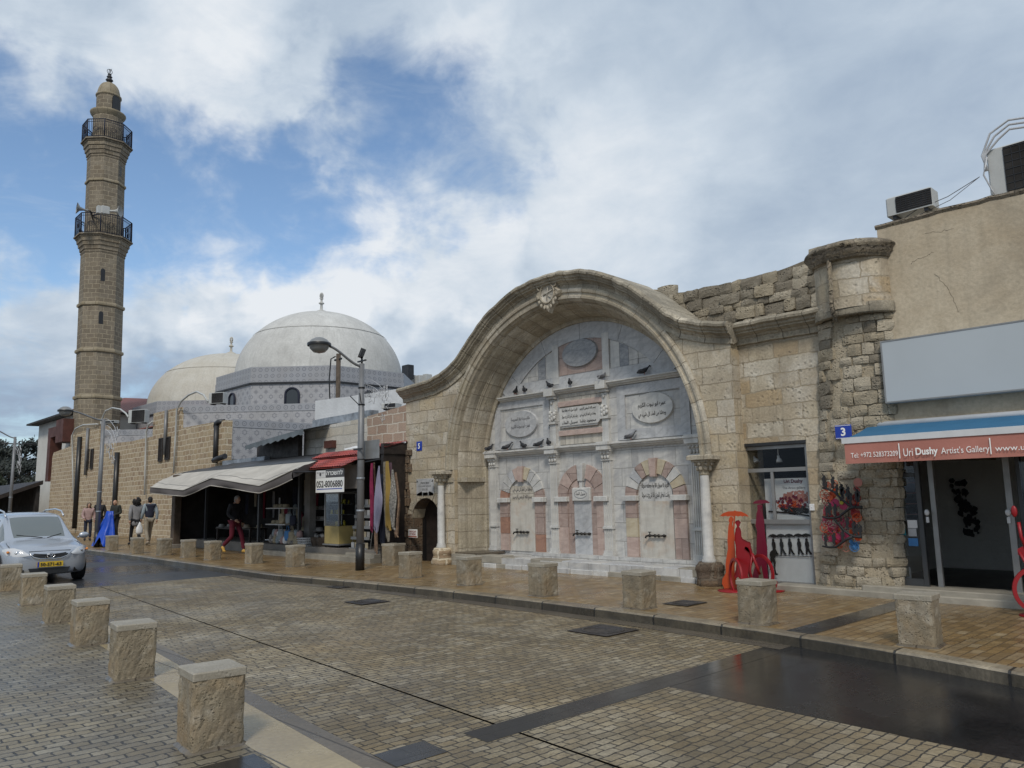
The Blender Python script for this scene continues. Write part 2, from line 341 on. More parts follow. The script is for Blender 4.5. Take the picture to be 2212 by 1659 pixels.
    if wet:
        w = mr(nt, noi(nt, uv0, wet[2], 5, .6, .3), .38, .62, wet[0], wet[1]); w = mth(nt, 'ADD', w, mth(nt, 'MULTIPLY', fn, .12)); nt.links.new(w, b.inputs['Roughness'])
    else: b.inputs['Roughness'].default_value = rough
    bp = nd(nt, 'ShaderNodeBump', {'Strength': .9, 'Distance': bump, 'Height': h}); nt.links.new(bp.outputs[0], b.inputs['Normal'])
    MT[name] = m; return m
def marble(name, c1, c2, sc=1.2, rough=.45, bw=None, bh=None, joint=(.25, .25, .25), stain=0., st=(.5, .3, .15), dirt=.25, vein=.5):
    m, nt, b = new_mat(name); uv0 = nd(nt, 'ShaderNodeUVMap').outputs[0]; uv0.node.uv_map = 'UVMap'
    mp = nd(nt, 'ShaderNodeMapping', {'Vector': uv0, 'Rotation': (0, 0, .5), 'Scale': (1, 2.6, 1)}).outputs[0]
    off = 0
    if bw:
        br = nd(nt, 'ShaderNodeTexBrick', {'Vector': uv0, 'Color1': (0, 0, 0, 1), 'Color2': (1, 1, 1, 1), 'Mortar': (.5, .5, .5, 1), 'Scale': 1., 'Mortar Size': .004, 'Mortar Smooth': .1, 'Brick Width': bw, 'Row Height': bh})
        sh = nd(nt, 'ShaderNodeVectorMath', {0: br.outputs['Color'], 3: 7.}, operation='SCALE').outputs[0]
        mp = nd(nt, 'ShaderNodeVectorMath', {0: mp, 1: sh}, operation='ADD').outputs[0]
    v = noi(nt, mp, sc, 8, .62, 1.6)
    col = ramp(nt, v, [(.32, c2), (.5, tuple(a*.6+b2*.4 for a, b2 in zip(c1, c2))), (.62, c1)])
    if bw: col = mixc(nt, .30, col, ramp(nt, br.outputs['Color'], [(0, (.55,)*3), (1, (1.,)*3)]), 'MULTIPLY')
    wv = nd(nt, 'ShaderNodeTexWave', {'Vector': mp, 'Scale': sc*.9, 'Distortion': 9., 'Detail': 6., 'Detail Scale': 1.6, 'Detail Roughness': .65})
    col = mixc(nt, mr(nt, wv.outputs['Color'], .0, .16, vein, 0), col, tuple(x*.72 for x in c2))
    sv = nd(nt, 'ShaderNodeMapping', {'Vector': uv0, 'Scale': (5, .8, 1)}).outputs[0]
    col = mixc(nt, mr(nt, noi(nt, sv, 1.3, 6, .65), .46, .72, 0, dirt), col, (.13, .12, .11))
    if stain: col = mixc(nt, mr(nt, noi(nt, uv0, 2.3, 5, .6, .5), .52, .68, 0, stain), col, st)
    hh = noi(nt, uv0, 9., 6, .65)
    if bw:
        col = mixc(nt, br.outputs['Fac'], col, joint); hh = mth(nt, 'SUBTRACT', hh, mth(nt, 'MULTIPLY', br.outputs['Fac'], 2.)); hh = mth(nt, 'ADD', hh, mth(nt, 'MULTIPLY', br.outputs['Color'], .5))
    nt.links.new(col, b.inputs['Base Color']); b.inputs['Roughness'].default_value = rough
    bp = nd(nt, 'ShaderNodeBump', {'Strength': .7, 'Distance': .008, 'Height': hh}); nt.links.new(bp.outputs[0], b.inputs['Normal'])
    MT[name] = m; return m
def realglass(name, tint=(.5, .53, .55), refl=1.):
    m, nt, b = new_mat(name); nt.nodes.remove(b); out = nt.nodes['Material Output']
    t = nd(nt, 'ShaderNodeBsdfTransparent', {0: (*tint, 1)}); g = nd(nt, 'ShaderNodeBsdfGlossy', {0: (.9, .92, .95, 1), 'Roughness': .03}); f = nd(nt, 'ShaderNodeFresnel', {'IOR': 1.45})
    mx = nd(nt, 'ShaderNodeMixShader', {0: mth(nt, 'MULTIPLY', f.outputs[0], refl, clamp=True), 1: t.outputs[0], 2: g.outputs[0]}); nt.links.new(mx.outputs[0], out.inputs[0]); MT[name] = m
realglass('glass_clear', (.93, .94, .94), .35); realglass('glass_thin', (.85, .87, .88), .9)
def glassy(name, c=(.02, .022, .025), rough=.06, alpha=None):
    m, nt, b = new_mat(name); b.inputs['Base Color'].default_value = (*c, 1); b.inputs['Roughness'].default_value = rough; b.inputs['Specular IOR Level'].default_value = .6
    if alpha is not None: b.inputs['Alpha'].default_value = alpha
    MT[name] = m; return m
LS = [(.50, .44, .33), (.60, .54, .43), (.55, .48, .36), (.68, .64, .55), (.58, .50, .36)]
stone('limestone', LS, .62, .29, mort=(.30, .25, .18), ms=.009, bump=.015, warp=.022, stain=(.27, .20, .12), stain_amt=.45, fine=.34, sq=1.4, sqf=3, pits=.6, streak=.35, patch=((.66, .63, .55), 1.3, .65), more=[((.25, .21, .16), .9, .55), ((.50, .36, .18), .7, .35)])
stone('limestone_trim', [(.54, .48, .36), (.64, .58, .46), (.50, .43, .32), (.68, .63, .53)], .38, 3., mort=(.22, .18, .13), ms=.007, bump=.014, warp=.012, stain=(.17, .14, .10), stain_amt=.55, fine=.36, pits=.4, offset=0, streak=.45, patch=((.66, .62, .53), 1.4, .6), more=[((.20, .17, .13), 1.1, .5)])
stone('crest_stone', [(.52, .46, .35), (.62, .56, .45), (.46, .40, .30)], .45, 3., mort=(.14, .12, .09), ms=.008, bump=.02, warp=.014, stain=(.16, .14, .105), stain_amt=.75, fine=.45, pits=.6, offset=0, streak=.6, more=[((.13, .115, .09), 1.2, .6)])
stone('limestone_right', [(.48, .41, .30), (.60, .54, .43), (.50, .43, .31), (.66, .62, .52), (.48, .37, .23)], .44, .26, mort=(.34, .285, .205), ms=.009, bump=.016, warp=.03, stain=(.26, .20, .13), stain_amt=.5, fine=.32, sq=1.5, sqf=2, pits=.6, patch=((.66, .63, .56), 1.1, .65), seed=3.1, more=[((.24, .20, .15), 1.0, .55)], streak=.3)
stone('rubble', [(.36, .305, .215), (.48, .405, .28), (.42, .345, .23), (.56, .49, .37), (.24, .22, .175)], .32, .20, mort=(.46, .38, .265), ms=.02, bump=.045, warp=.075, stain=(.20, .165, .115), stain_amt=.5, fine=.5, pits=1., seed=1.3, patch=((.46, .41, .34), 1.5, .7))
stone('rubble_dark', [(.32, .265, .185), (.46, .385, .265), (.22, .19, .14), (.40, .325, .22), (.56, .48, .36)], .40, .24, mort=(.24, .20, .15), ms=.03, bump=.06, warp=.08, stain=(.07, .062, .05), stain_amt=.8, fine=.55, pits=1.2, seed=5.2)
stone('mosque_stone', [(.42, .32, .195), (.50, .405, .27), (.36, .265, .17), (.53, .44, .30), (.33, .24, .155)], .40, .225, mort=(.56, .485, .36), ms=.024, bump=.03, warp=.035, stain=(.27, .19, .12), stain_amt=.45, fine=.4, seed=2.2)
stone('minaret_stone', [(.225, .195, .145), (.29, .25, .19), (.195, .165, .12), (.32, .28, .215), (.24, .20, .14)], .52, .30, mort=(.34, .29, .21), ms=.022, bump=.03, warp=.03, stain=(.13, .10, .07), stain_amt=.6, fine=.4, seed=4.4, streak=.3)
stone('minaret_trim', [(.40, .35, .26), (.34, .29, .2)], .7, 3., mort=(.2, .17, .12), ms=.02, bump=.02, warp=.012, stain=(.2, .16, .1), stain_amt=.6, offset=0)
stone('brick_peach', [(.42, .29, .21), (.50, .38, .29), (.36, .24, .17)], .52, .27, mort=(.52, .46, .38), ms=.02, bump=.02, warp=.03, stain=(.2, .15, .12), stain_amt=.5)
stone('painted_block', [(.66, .63, .57), (.72, .70, .66), (.62, .57, .48)], .85, .28, mort=(.44, .42, .37), ms=.018, bump=.025, warp=.03, stain=(.34, .31, .26), stain_amt=.5, fine=.3)
stone('old_brown_block', [(.19, .125, .075), (.27, .185, .11), (.14, .10, .065)], .38, .24, mort=(.14, .11, .08), ms=.02, bump=.05, warp=.05, stain=(.08, .055, .04), stain_amt=.8, fine=.45, pits=.6)
# ground: wet paving
stone('cobble', [(.26, .195, .105), (.35, .27, .155), (.21, .155, .08), (.50, .43, .31), (.165, .13, .08), (.31, .235, .125), (.40, .325, .20)], .135, .082, mort=(.035, .03, .024), ms=.0065, bump=.014, warp=.015, ws=.5, stain=(.10, .080, .05), stain_amt=.7, fine=.42, ns=1.6, wet=(.36, .75, .8), pits=.3, patch=((.46, .41, .31), .9, .45), sq=1.3, sqf=3, more=[((.13, .105, .07), .45, .42), ((.30, .22, .12), .3, .35)])
stone('cobble_grey', [(.22, .18, .115), (.32, .275, .19), (.24, .195, .12), (.38, .34, .26), (.18, .15, .105)], .17, .10, mort=(.03, .028, .025), ms=.008, more=[((.10, .09, .075), .5, .6), ((.30, .24, .14), .35, .45)], bump=.012, warp=.022, ws=.5, stain=(.085, .078, .066), stain_amt=.6, fine=.42, ns=1.6, wet=(.2, .5, .7), seed=8.)
stone('pavement_cobble', [(.29, .185, .075), (.36, .245, .11), (.30, .19, .08), (.46, .36, .215), (.21, .135, .055)], .20, .105, mort=(.09, .062, .036), ms=.006, bump=.006, warp=.012, ws=.5, stain=(.15, .10, .05), stain_amt=.7, fine=.3, ns=1.4, wet=(.14, .42, .7), seed=11., rot=.0)
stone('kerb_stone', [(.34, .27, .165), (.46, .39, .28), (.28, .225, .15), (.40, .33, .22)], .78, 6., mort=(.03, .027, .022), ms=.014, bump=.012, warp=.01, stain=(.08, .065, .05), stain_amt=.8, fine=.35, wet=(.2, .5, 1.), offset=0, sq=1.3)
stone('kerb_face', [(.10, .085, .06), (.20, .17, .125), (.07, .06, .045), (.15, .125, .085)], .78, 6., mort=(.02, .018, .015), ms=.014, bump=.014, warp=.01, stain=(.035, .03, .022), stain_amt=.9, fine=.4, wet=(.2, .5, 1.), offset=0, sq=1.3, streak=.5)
stone('slab_beige', [(.40, .33, .20), (.46, .39, .26), (.36, .29, .17)], .62, 4., mort=(.07, .06, .045), ms=.008, bump=.004, warp=.004, stain=(.22, .17, .10), stain_amt=.5, fine=.2, wet=(.1, .35, .9), offset=0)
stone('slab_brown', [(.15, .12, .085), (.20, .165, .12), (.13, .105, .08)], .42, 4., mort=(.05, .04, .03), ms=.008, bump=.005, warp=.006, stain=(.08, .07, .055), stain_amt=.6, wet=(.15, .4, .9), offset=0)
stone('basalt', [(.022, .022, .023), (.030, .029, .030), (.024, .023, .024)], .42, .25, mort=(.013, .013, .013), ms=.005, bump=.0015, warp=.005, stain=(.012, .012, .012), stain_amt=.5, fine=.4, wet=(.04, .26, .6), offset=.5)
stone('asphalt', [(.045, .045, .048), (.05, .05, .052)], 60., 60., ms=0., bump=.004, warp=0., stain=(.028, .028, .03), stain_amt=.8, fine=.5, wet=(.12, .42, .35), ns=2.)
stone('iron_cover', [(.04, .04, .042), (.055, .055, .058)], .06, .06, mort=(.015, .015, .015), ms=.008, bump=.006, warp=0., stain=(.05, .03, .02), stain_amt=.4, wet=(.25, .5, 2.))
# near stone of the bollards
stone('bollard_stone', [(.34, .29, .205), (.38, .33, .24)], 9., 9., ms=0., bump=.012, warp=.01, stain=(.16, .125, .08), stain_amt=.75, fine=.40, ns=3.4, pits=.6, patch=((.50, .46, .38), 4., .8), rough=.75, streak=.4, more=[((.13, .11, .08), 2., .55), ((.40, .26, .12), 1.6, .3)])
stone('bollard_cap', [(.40, .37, .31), (.46, .425, .36)], 9., 9., ms=0., bump=.006, warp=.01, stain=(.22, .19, .14), stain_amt=.75, fine=.32, ns=2.6, pits=.5, rough=.55)
stone('dome_paint', [(.58, .58, .56), (.62, .62, .60)], 90., 90., ms=0., bump=.02, warp=.01, stain=(.30, .295, .28), stain_amt=.5, fine=.12, ns=.35, streak=.30, rough=.8)
stone('dome_cream', [(.52, .505, .46), (.56, .545, .50)], 90., 90., ms=0., bump=.02, warp=.01, stain=(.36, .32, .25), stain_amt=.5, fine=.12, ns=.35, streak=.25, rough=.8)
stone('stucco_old', [(.56, .49, .375), (.60, .53, .42)], 90., 90., ms=0., bump=.010, warp=.01, stain=(.36, .29, .20), stain_amt=.6, fine=.16, ns=.8, streak=.28, pits=.25, patch=((.42, .33, .22), .55, .65), rough=.9, more=[((.25, .215, .165), .7, .45)])
marble('marble_panel', (.60, .59, .56), (.40, .40, .405), 1.1, .5, .52, .36, joint=(.22, .21, .19), dirt=.35, vein=.25)
marble('marble_white', (.60, .59, .56), (.44, .44, .43), 1.2, .45, dirt=.35, vein=.15)
marble('marble_cream', (.56, .52, .45), (.44, .40, .33), 1.3, .5, .25, .34, joint=(.18, .16, .13), dirt=.5, vein=.1)
marble('marble_blue', (.50, .505, .51), (.36, .37, .385), 1.5, .5, dirt=.3, vein=.35)
marble('marble_grey', (.34, .35, .36), (.18, .19, .21), 2.2, .4, dirt=.2, vein=.4)
marble('marble_pink', (.42, .325, .285), (.30, .215, .185), 2.4, .5, .5, .42, joint=(.15, .1, .09), dirt=.35, vein=.1)
marble('marble_rose', (.50, .39, .34), (.38, .275, .24), 2.2, .5, dirt=.35, vein=.1)
marble('marble_rust', (.36, .20, .14), (.25, .14, .105), 2.2, .5, dirt=.2, vein=.1)
marble('marble_yellow', (.52, .46, .34), (.42, .35, .24), 2.4, .5, dirt=.3, vein=.1)
marble('panel_stained', (.55, .53, .48), (.47, .44, .39), 1.3, .5, dirt=.35, vein=.08, stain=.45, st=(.44, .28, .17))
for nm_, c_, s_ in (('ruin_a', [(.27, .235, .18), (.33, .285, .21)], 2.), ('ruin_b', [(.44, .375, .27), (.50, .43, .32)], 6.), ('ruin_c', [(.54, .475, .365), (.62, .56, .45)], 9.), ('ruin_core', [(.26, .22, .16), (.32, .27, .2)], 4.), ('ruin_mortar', [(.54, .46, .335), (.60, .52, .39)], 5.)):
    stone(nm_, c_, 90., 90., ms=0., bump=.035, warp=.01, stain=tuple(x*.42 for x in c_[0]), stain_amt=.5, fine=.38, ns=1.8, pits=.6, seed=s_, patch=((.46, .41, .32), 2.5, .35), rough=.9)
plain('white_metal', (.62, .63, .64), .45, 0, .06); plain('dark_metal', (.035, .036, .04), .45, .3, .15); plain('pole_grey', (.20, .205, .215), .5, .2, .12, 3.)
plain('black_paint', (.012, .012, .013), .4); plain('ink', (.016, .016, .018), .7, var=.05); plain('ink_grey', (.09, .09, .10), .7, var=.1); plain('white_paint', (.72, .72, .72), .55, var=.05)
plain('bronze', (.035, .032, .028), .4, .6, .2); plain('sign_blue', (.012, .045, .36), .35, var=.04); plain('letter_white', (.85, .85, .83), .5, var=.02)
plain('stucco', (.58, .51, .40), .9, 0, .10, .9, .005, 30., c2=(.42, .335, .235), grime=.6)
plain('stucco_white', (.62, .61, .57), .9, 0, .06, .9, .01, 14., grime=.3); plain('whitewash', (.66, .67, .68), .85, 0, .08, 1.3, .015, 10., grime=.25)
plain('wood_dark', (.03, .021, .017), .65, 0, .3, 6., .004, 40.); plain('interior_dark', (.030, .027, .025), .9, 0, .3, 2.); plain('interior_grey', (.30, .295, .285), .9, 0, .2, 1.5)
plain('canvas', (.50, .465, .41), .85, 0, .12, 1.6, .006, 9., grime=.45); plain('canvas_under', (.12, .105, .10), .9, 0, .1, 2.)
plain('awning_blue', (.028, .135, .26), .75, 0, .1, 1.5, .004, 8.); plain('awning_red', (.45, .185, .145), .8, 0, .10, 1.8, .004, 8.)
plain('grey_board', (.43, .47, .50), .5, 0, .03, .8); plain('alu', (.30, .30, .295), .45, .5, .1); plain('alu_dark', (.075, .078, .082), .45, .4, .15, 2.)
plain('sheet_metal', (.24, .27, .29), .45, .4, .2, 1.4); plain('roof_dark', (.035, .037, .042), .5, 0, .3, 1.2); plain('flashing', (.36, .39, .43), .4, .3, .3, 3., .01, 8.)
0
plain('ac_white', (.46, .47, .46), .5, 0, .06); plain('steel_sculpt_orange', (.50, .065, .010), .5, 0, .05); plain('steel_sculpt_red', (.27, .005, .010), .45, 0, .05); plain('steel_sculpt_crimson', (.15, .004, .022), .45, 0, .06)
plain('paint_cyan', (.03, .25, .3), .6); plain('paint_yellow', (.45, .38, .03), .6); plain('paint_sky', (.06, .22, .5), .7); plain('paint_magenta', (.42, .03, .10), .6)
glassy('glass_dark', (.03, .034, .038), .05); 
plain('skin', (.42, .25, .17), .55, 0, .08, 8.); plain('hair_black', (.010, .008, .007), .7, 0, .3, 30., .01, 60.); plain('hair_grey', (.30, .29, .28), .8)
plain('cloth_grey', (.25, .245, .25), .95, 0, .1, 9., .004, 50.); plain('cloth_black', (.012, .012, .015), .9); plain('cloth_navy', (.018, .022, .042), .9); plain('cloth_khaki', (.30, .26, .20), .9)
plain('cloth_ltblue', (.28, .33, .36), .9); plain('cloth_pink', (.40, .27, .255), .7); plain('cloth_crimson', (.17, .006, .022), .9); plain('shoe_yellow', (.55, .33, .07), .8); plain('cloth_darkgreen', (.022, .026, .022), .9)
plain('tarp_blue', (.008, .07, .50), .4, 0, .1, 4., .01, 8.); plain('leaf', (.05, .065, .035), .7, 0, .35, 1.2); plain('leaf_pine', (.075, .09, .08), .8, 0, .35, .8); plain('bark', (.10, .075, .055), .9, 0, .2, 5.)
plain('pigeon', (.040, .043, .052), .6, 0, .3, 20.); plain('pigeon_pale', (.20, .21, .23), .6, 0, .3, 20.); plain('duct_brown', (.10, .032, .022), .7, 0, .2, 2.); plain('rope_light', (.50, .51, .53), .4)
plain('teal_roof', (.18, .30, .31), .6); plain('straw', (.42, .36, .25), .9, 0, .2, 8.); plain('basket_white', (.65, .65, .65), .6); plain('cabinet_yellow', (.42, .33, .13), .6, 0, .08)
plain('rubber', (.012, .012, .012), .8); plain('floor_dark', (.03, .029, .028), .4); plain('ledge', (.38, .35, .29), .6, 0, .2, 2., .01, 9., grime=.6); plain('concrete', (.22, .20, .175), .7, 0, .15, 1.5, .006, 12., grime=.4)
def tiles(name, cell, ringr, base, dark, border=False):
    m, nt, b = new_mat(name); uv = nd(nt, 'ShaderNodeUVMap').outputs[0]; uv.node.uv_map = 'UVMap'
    def cellv(sc, off=(0, 0, 0)):
        v = nd(nt, 'ShaderNodeVectorMath', {0: uv, 3: 1/sc}, operation='SCALE').outputs[0]
        v = nd(nt, 'ShaderNodeVectorMath', {0: v, 1: off}, operation='ADD').outputs[0]
        v = nd(nt, 'ShaderNodeVectorMath', {0: v}, operation='FRACTION').outputs[0]
        return nd(nt, 'ShaderNodeVectorMath', {0: v, 1: (.5, .5, 0)}, operation='SUBTRACT').outputs[0]
    def dist(v):
        s = nd(nt, 'ShaderNodeSeparateXYZ', {0: v}); c = nd(nt, 'ShaderNodeCombineXYZ', {0: s.outputs[0], 1: s.outputs[1], 2: 0.}).outputs[0]
        return nd(nt, 'ShaderNodeVectorMath', {0: c}, operation='LENGTH').outputs['Value'], s
    v = cellv(cell); d, s = dist(v)
    ring = mth(nt, 'COMPARE', d, ringr, .055)
    if border: msk = mth(nt, 'MAXIMUM', ring, mth(nt, 'LESS_THAN', d, .07))
    else:
        an = mth(nt, 'ARCTAN2', s.outputs[1], s.outputs[0]); star = mth(nt, 'MULTIPLY', mth(nt, 'COSINE', mth(nt, 'MULTIPLY', an, 8.)), .07)
        st = mth(nt, 'LESS_THAN', mth(nt, 'ADD', d, star), .17)
        d2, s2 = dist(cellv(cell, (.5, .5, 0))); an2 = mth(nt, 'ARCTAN2', s2.outputs[1], s2.outputs[0])
        st2 = mth(nt, 'COMPARE', mth(nt, 'ADD', d2, mth(nt, 'MULTIPLY', mth(nt, 'COSINE', mth(nt, 'MULTIPLY', an2, 6.)), .03)), .16, .045)
        d3, s3 = dist(cellv(cell/2.)); r3 = mth(nt, 'MULTIPLY', mth(nt, 'COMPARE', d3, .36, .05), .35)
        msk = mth(nt, 'MAXIMUM', mth(nt, 'MAXIMUM', st, st2), r3)
    sp = nd(nt, 'ShaderNodeSeparateXYZ', {0: nd(nt, 'ShaderNodeVectorMath', {0: nd(nt, 'ShaderNodeVectorMath', {0: uv, 3: 2/cell}, operation='SCALE').outputs[0]}, operation='FRACTION').outputs[0]})
    jt = mth(nt, 'MAXIMUM', mth(nt, 'LESS_THAN', sp.outputs[0], .03), mth(nt, 'LESS_THAN', sp.outputs[1], .03))
    col = mixc(nt, mth(nt, 'MULTIPLY', msk, .72), base, dark); col = mixc(nt, mth(nt, 'MULTIPLY', jt, .35), col, (.18, .18, .19))
    col = mixc(nt, mr(nt, noi(nt, uv, .9, 5, .6), .42, .7, 0, .35), col, (.27, .26, .25))
    nt.links.new(col, b.inputs['Base Color']); b.inputs['Roughness'].default_value = .45; MT[name] = m
tiles('tile_wall', .50, .3, (.37, .37, .385), (.15, .155, .18)); tiles('tile_border', .31, .27, (.31, .32, .345), (.12, .125, .15), True)
def rooftile(name, c, c2, w=.2, l=.35):
    m, nt, b = new_mat(name); uv = nd(nt, 'ShaderNodeUVMap').outputs[0]; uv.node.uv_map = 'UVMap'; s = nd(nt, 'ShaderNodeSeparateXYZ', {0: uv})
    fx = mth(nt, 'ABSOLUTE', mth(nt, 'SINE', mth(nt, 'MULTIPLY', s.outputs[0], PI/w))); fy = mth(nt, 'FRACT', mth(nt, 'DIVIDE', s.outputs[1], l))
    h = mth(nt, 'ADD', mth(nt, 'POWER', fx, .6), mth(nt, 'MULTIPLY', fy, -.5)); col = mixc(nt, mr(nt, h, .0, .6), c2, c); col = mixc(nt, mr(nt, noi(nt, uv, 3., 5), .4, .65, 0, .5), col, tuple(x*.5 for x in c))
    nt.links.new(col, b.inputs['Base Color']); b.inputs['Roughness'].default_value = .6
    bp = nd(nt, 'ShaderNodeBump', {'Strength': 1., 'Distance': .04, 'Height': h}); nt.links.new(bp.outputs[0], b.inputs['Normal']); MT[name] = m
rooftile('roof_red', (.26, .075, .05), (.10, .03, .02)); rooftile('roof_red_small', (.42, .075, .06), (.12, .03, .03), .12, .2)
Z0 = .12                      # pavement level
# ------------------------------------------------------------------ setting: ground, street, pavements
def sheet(name, m, pts, z, sub=0):
    b = MB(); b.face([(x, y, z) for x, y in pts]); o = struct(b, name, MT[m]); return o
KT = [(-400, 9.0), (-60, 8.6), (-40, 8.3), (-29.6, 8.17), (-24.96, 8.13), (-19, 7.95), (-15.6, 7.82), (-13.4, 8.08), (-11.47, 8.24), (-10.2, 8.29), (-8.78, 8.30), (-6.4, 8.24), (-4.4, 8.07), (-3.0, 7.83), (-1.95, 7.56), (-.6, 7.2), (3, 6.0), (12, 3.)]
def kerb_y(x):
    for (a, b), (c, d) in zip(KT, KT[1:]):
        if a <= x <= c: return b+(d-b)*(x-a)/(c-a)
    return KT[-1][1]
base = MB(); base.box(-1500, 1500, -1500, 1500, -3.2, -.06)
struct(base, 'ground', MT['asphalt'])
def sk(x, y):          # the near side of the street runs slightly askew to the far kerb
    w = max(0., min(1., (8.-y)/4.8)); return y-.10*(max(min(x, 6), -45)+5)*w
def band(mb, x0, x1, lo, hi, z, n=24):
    xs_ = list(np.linspace(x0, x1, n+1))
    for a, c in zip(xs_, xs_[1:]):
        q = []
        for x, f in ((a, lo), (c, lo), (c, hi), (a, hi)): q.append((x, sk(x, f) if not callable(f) else f(x), z))
        mb.face(q)
XA = -17.4
ke = lambda x: kerb_y(x)+.1
def mk(name, m, parts):
    b = MB()
    for p in parts: band(b, *p)
    return struct(b, name, MT[m])
mk('road', 'asphalt', [(-400, XA, 3.02, ke, .001, 60)])
mk('cobbled_road', 'cobble', [(XA, 12, 3.02, 4.0, .003, 40), (XA, -4.13, 4.025, ke, .003, 40), (-4.13, 12, 4.025, 5.75, .003)])
mk('gutter_joint', 'basalt', [(-12, 8, 3.99, 4.035, -.01)])
mk('basalt_paving', 'basalt', [(-4.13, 12, 5.75, ke, .004), (-4.40, -4.12, 3.72, ke, .005, 2), (-4.46, -4.16, 3.02, 3.42, .007, 2)])
mk('kerb_band', 'slab_beige', [(-60, 12, 2.47, 2.86, .003, 60)]); mk('gutter_band', 'slab_brown', [(-60, 12, 2.86, 3.02, .0035, 60)])
mk('near_pavement', 'cobble_grey', [(-60, 12, -14, 2.47, .002, 60)]); mk('basalt_inlay', 'basalt', [(-5.05, -4.72, 1.9, 2.44, .007, 2)])
# far pavement (raised) and kerb stones
pv = MB(); xs = [x for x in np.linspace(-60, 12, 73)]
for a, b in zip(xs, xs[1:]): pv.face([(a, kerb_y(a)+.16, Z0), (b, kerb_y(b)+.16, Z0), (b, 15, Z0), (a, 15, Z0)])
pv.face([(-400, 9.2, Z0), (-60, kerb_y(-60)+.16, Z0), (-60, 15, Z0), (-400, 40, Z0)])
struct(pv, 'far_pavement', MT['pavement_cobble'])
kb = MB(); xs = [x for x in np.arange(-70, 12, .78)]; rings = []
prof = [(0., -.1), (.004, Z0-.022), (.028, Z0+.002), (.20, Z0+.004), (.20, 0)]
L = 0; kr = [[(x, kerb_y(x)+dy, z) for dy, z in prof] for x in xs]
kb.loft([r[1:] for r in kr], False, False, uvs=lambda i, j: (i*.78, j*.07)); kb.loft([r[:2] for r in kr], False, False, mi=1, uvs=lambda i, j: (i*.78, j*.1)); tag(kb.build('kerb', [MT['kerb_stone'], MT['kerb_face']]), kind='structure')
mk('kerb_channel', 'slab_brown', [(XA, -4.2, lambda x: kerb_y(x)-.26, lambda x: kerb_y(x)+.05, .0065, 50)])
ps = MB(); ps.face([(-4.36, kerb_y(-4.3)+.17, Z0+.004), (-4.04, kerb_y(-4.1)+.17, Z0+.004), (-4.04, 11.45, Z0+.004), (-4.36, 11.45, Z0+.004)]); struct(ps, 'pavement_inlay', MT['basalt'])
def cover(px, py, sx, sy, z, lab, rz=0):
    c = G(px, py, z); b = MB()
    b.box(-sx/2, sx/2, -sy/2, sy/2, .0, .008); o = b.build('inspection_cover', MT['slab_brown'], loc=(c.x, c.y, z)); o.rotation_euler.z = rz
    b2 = MB(); b2.box(-sx/2+.05, sx/2-.05, -sy/2+.05, sy/2-.05, .008, .014); b2.lathe([(.0, .0145), (sx*.36, .0145), (sx*.36, .018), (sx*.33, .018), (sx*.33, .0165), (0, .0165)], n=24)
    p = b2.build('cover_plate', MT['iron_cover']); p.parent = o
    return tag(o, lab, 'manhole cover')
cover(793, 1301, .62, .62, .004, 'dark square iron cover in the cobbled road before the fountain'); cover(740, 1268, .55, .55, .004, 'dark iron cover in the cobbled road close to the kerb near the lamp post')
cover(1303, 1363, .72, .72, .004, 'dark iron cover with round rim in the road, nearest the basalt paving'); cover(1480, 1304, .5, .6, Z0, 'dark iron cover set in the far pavement left of the red sculpture')
# ------------------------------------------------------------------ the fountain building
YF = 11.6; XC, ZS = -10.87, 2.28; RO, RI = 3.57, 3.03; YB = 12.43
cr = [(0, 6.21), (.45, 6.19), (.9, 6.12), (1.35, 5.98), (1.8, 5.77), (2.2, 5.52), (2.5, 5.28), (2.75, 5.06), (3.0, 4.85), (3.25, 4.70), (3.6, 4.58), (4.03, 4.49), (4.45, 4.45), (5.3, 4.41)]
XL = at(877, 840, YF).x; XR = -6.80
def zc(x):
    d = abs(x-XC)
    for (a, b), (c, e) in zip(cr, cr[1:]):
        if a <= d <= c:
            t = (d-a)/(c-a); return b+(e-b)*t
    return cr[-1][1]
FT = thing('fountain_facade', 'pale limestone fountain front, a great arch over grey marble panels with three tap niches', 'fountain', (XC, YF, Z0))
def arc_hole(x): return ZS+math.sqrt(max(RO**2-(x-XC)**2, 0))
D0, D1 = at(892, 1200, YF).x, at(952, 1200, YF).x
dr = (D1-D0)/2; dc = (D0+D1)/2; dzs = at(905, 1121, YF).z
def door_hole(x): return dzs+math.sqrt(max(dr*dr-(x-dc)**2, 0))*.92
b = MB(); low = lambda x: 0.
top = lambda x: zc(x)-.05
b.curtain([(XL, D0, 3, low, top), (D0, D1, 14, door_hole, top), (D1, XC-RO, 2, low, top), (XC-RO, XC+RO, 64, arc_hole, top), (XC+RO, XR, 3, low, top)], YF, 12.45)
b.build('stone_wall', MT['limestone'], FT)
b = MB(); b.box(XL-.0, XR, 12.45, 15.5, 3.9, 4.3); b.build('roof_slab', MT['concrete'], FT)
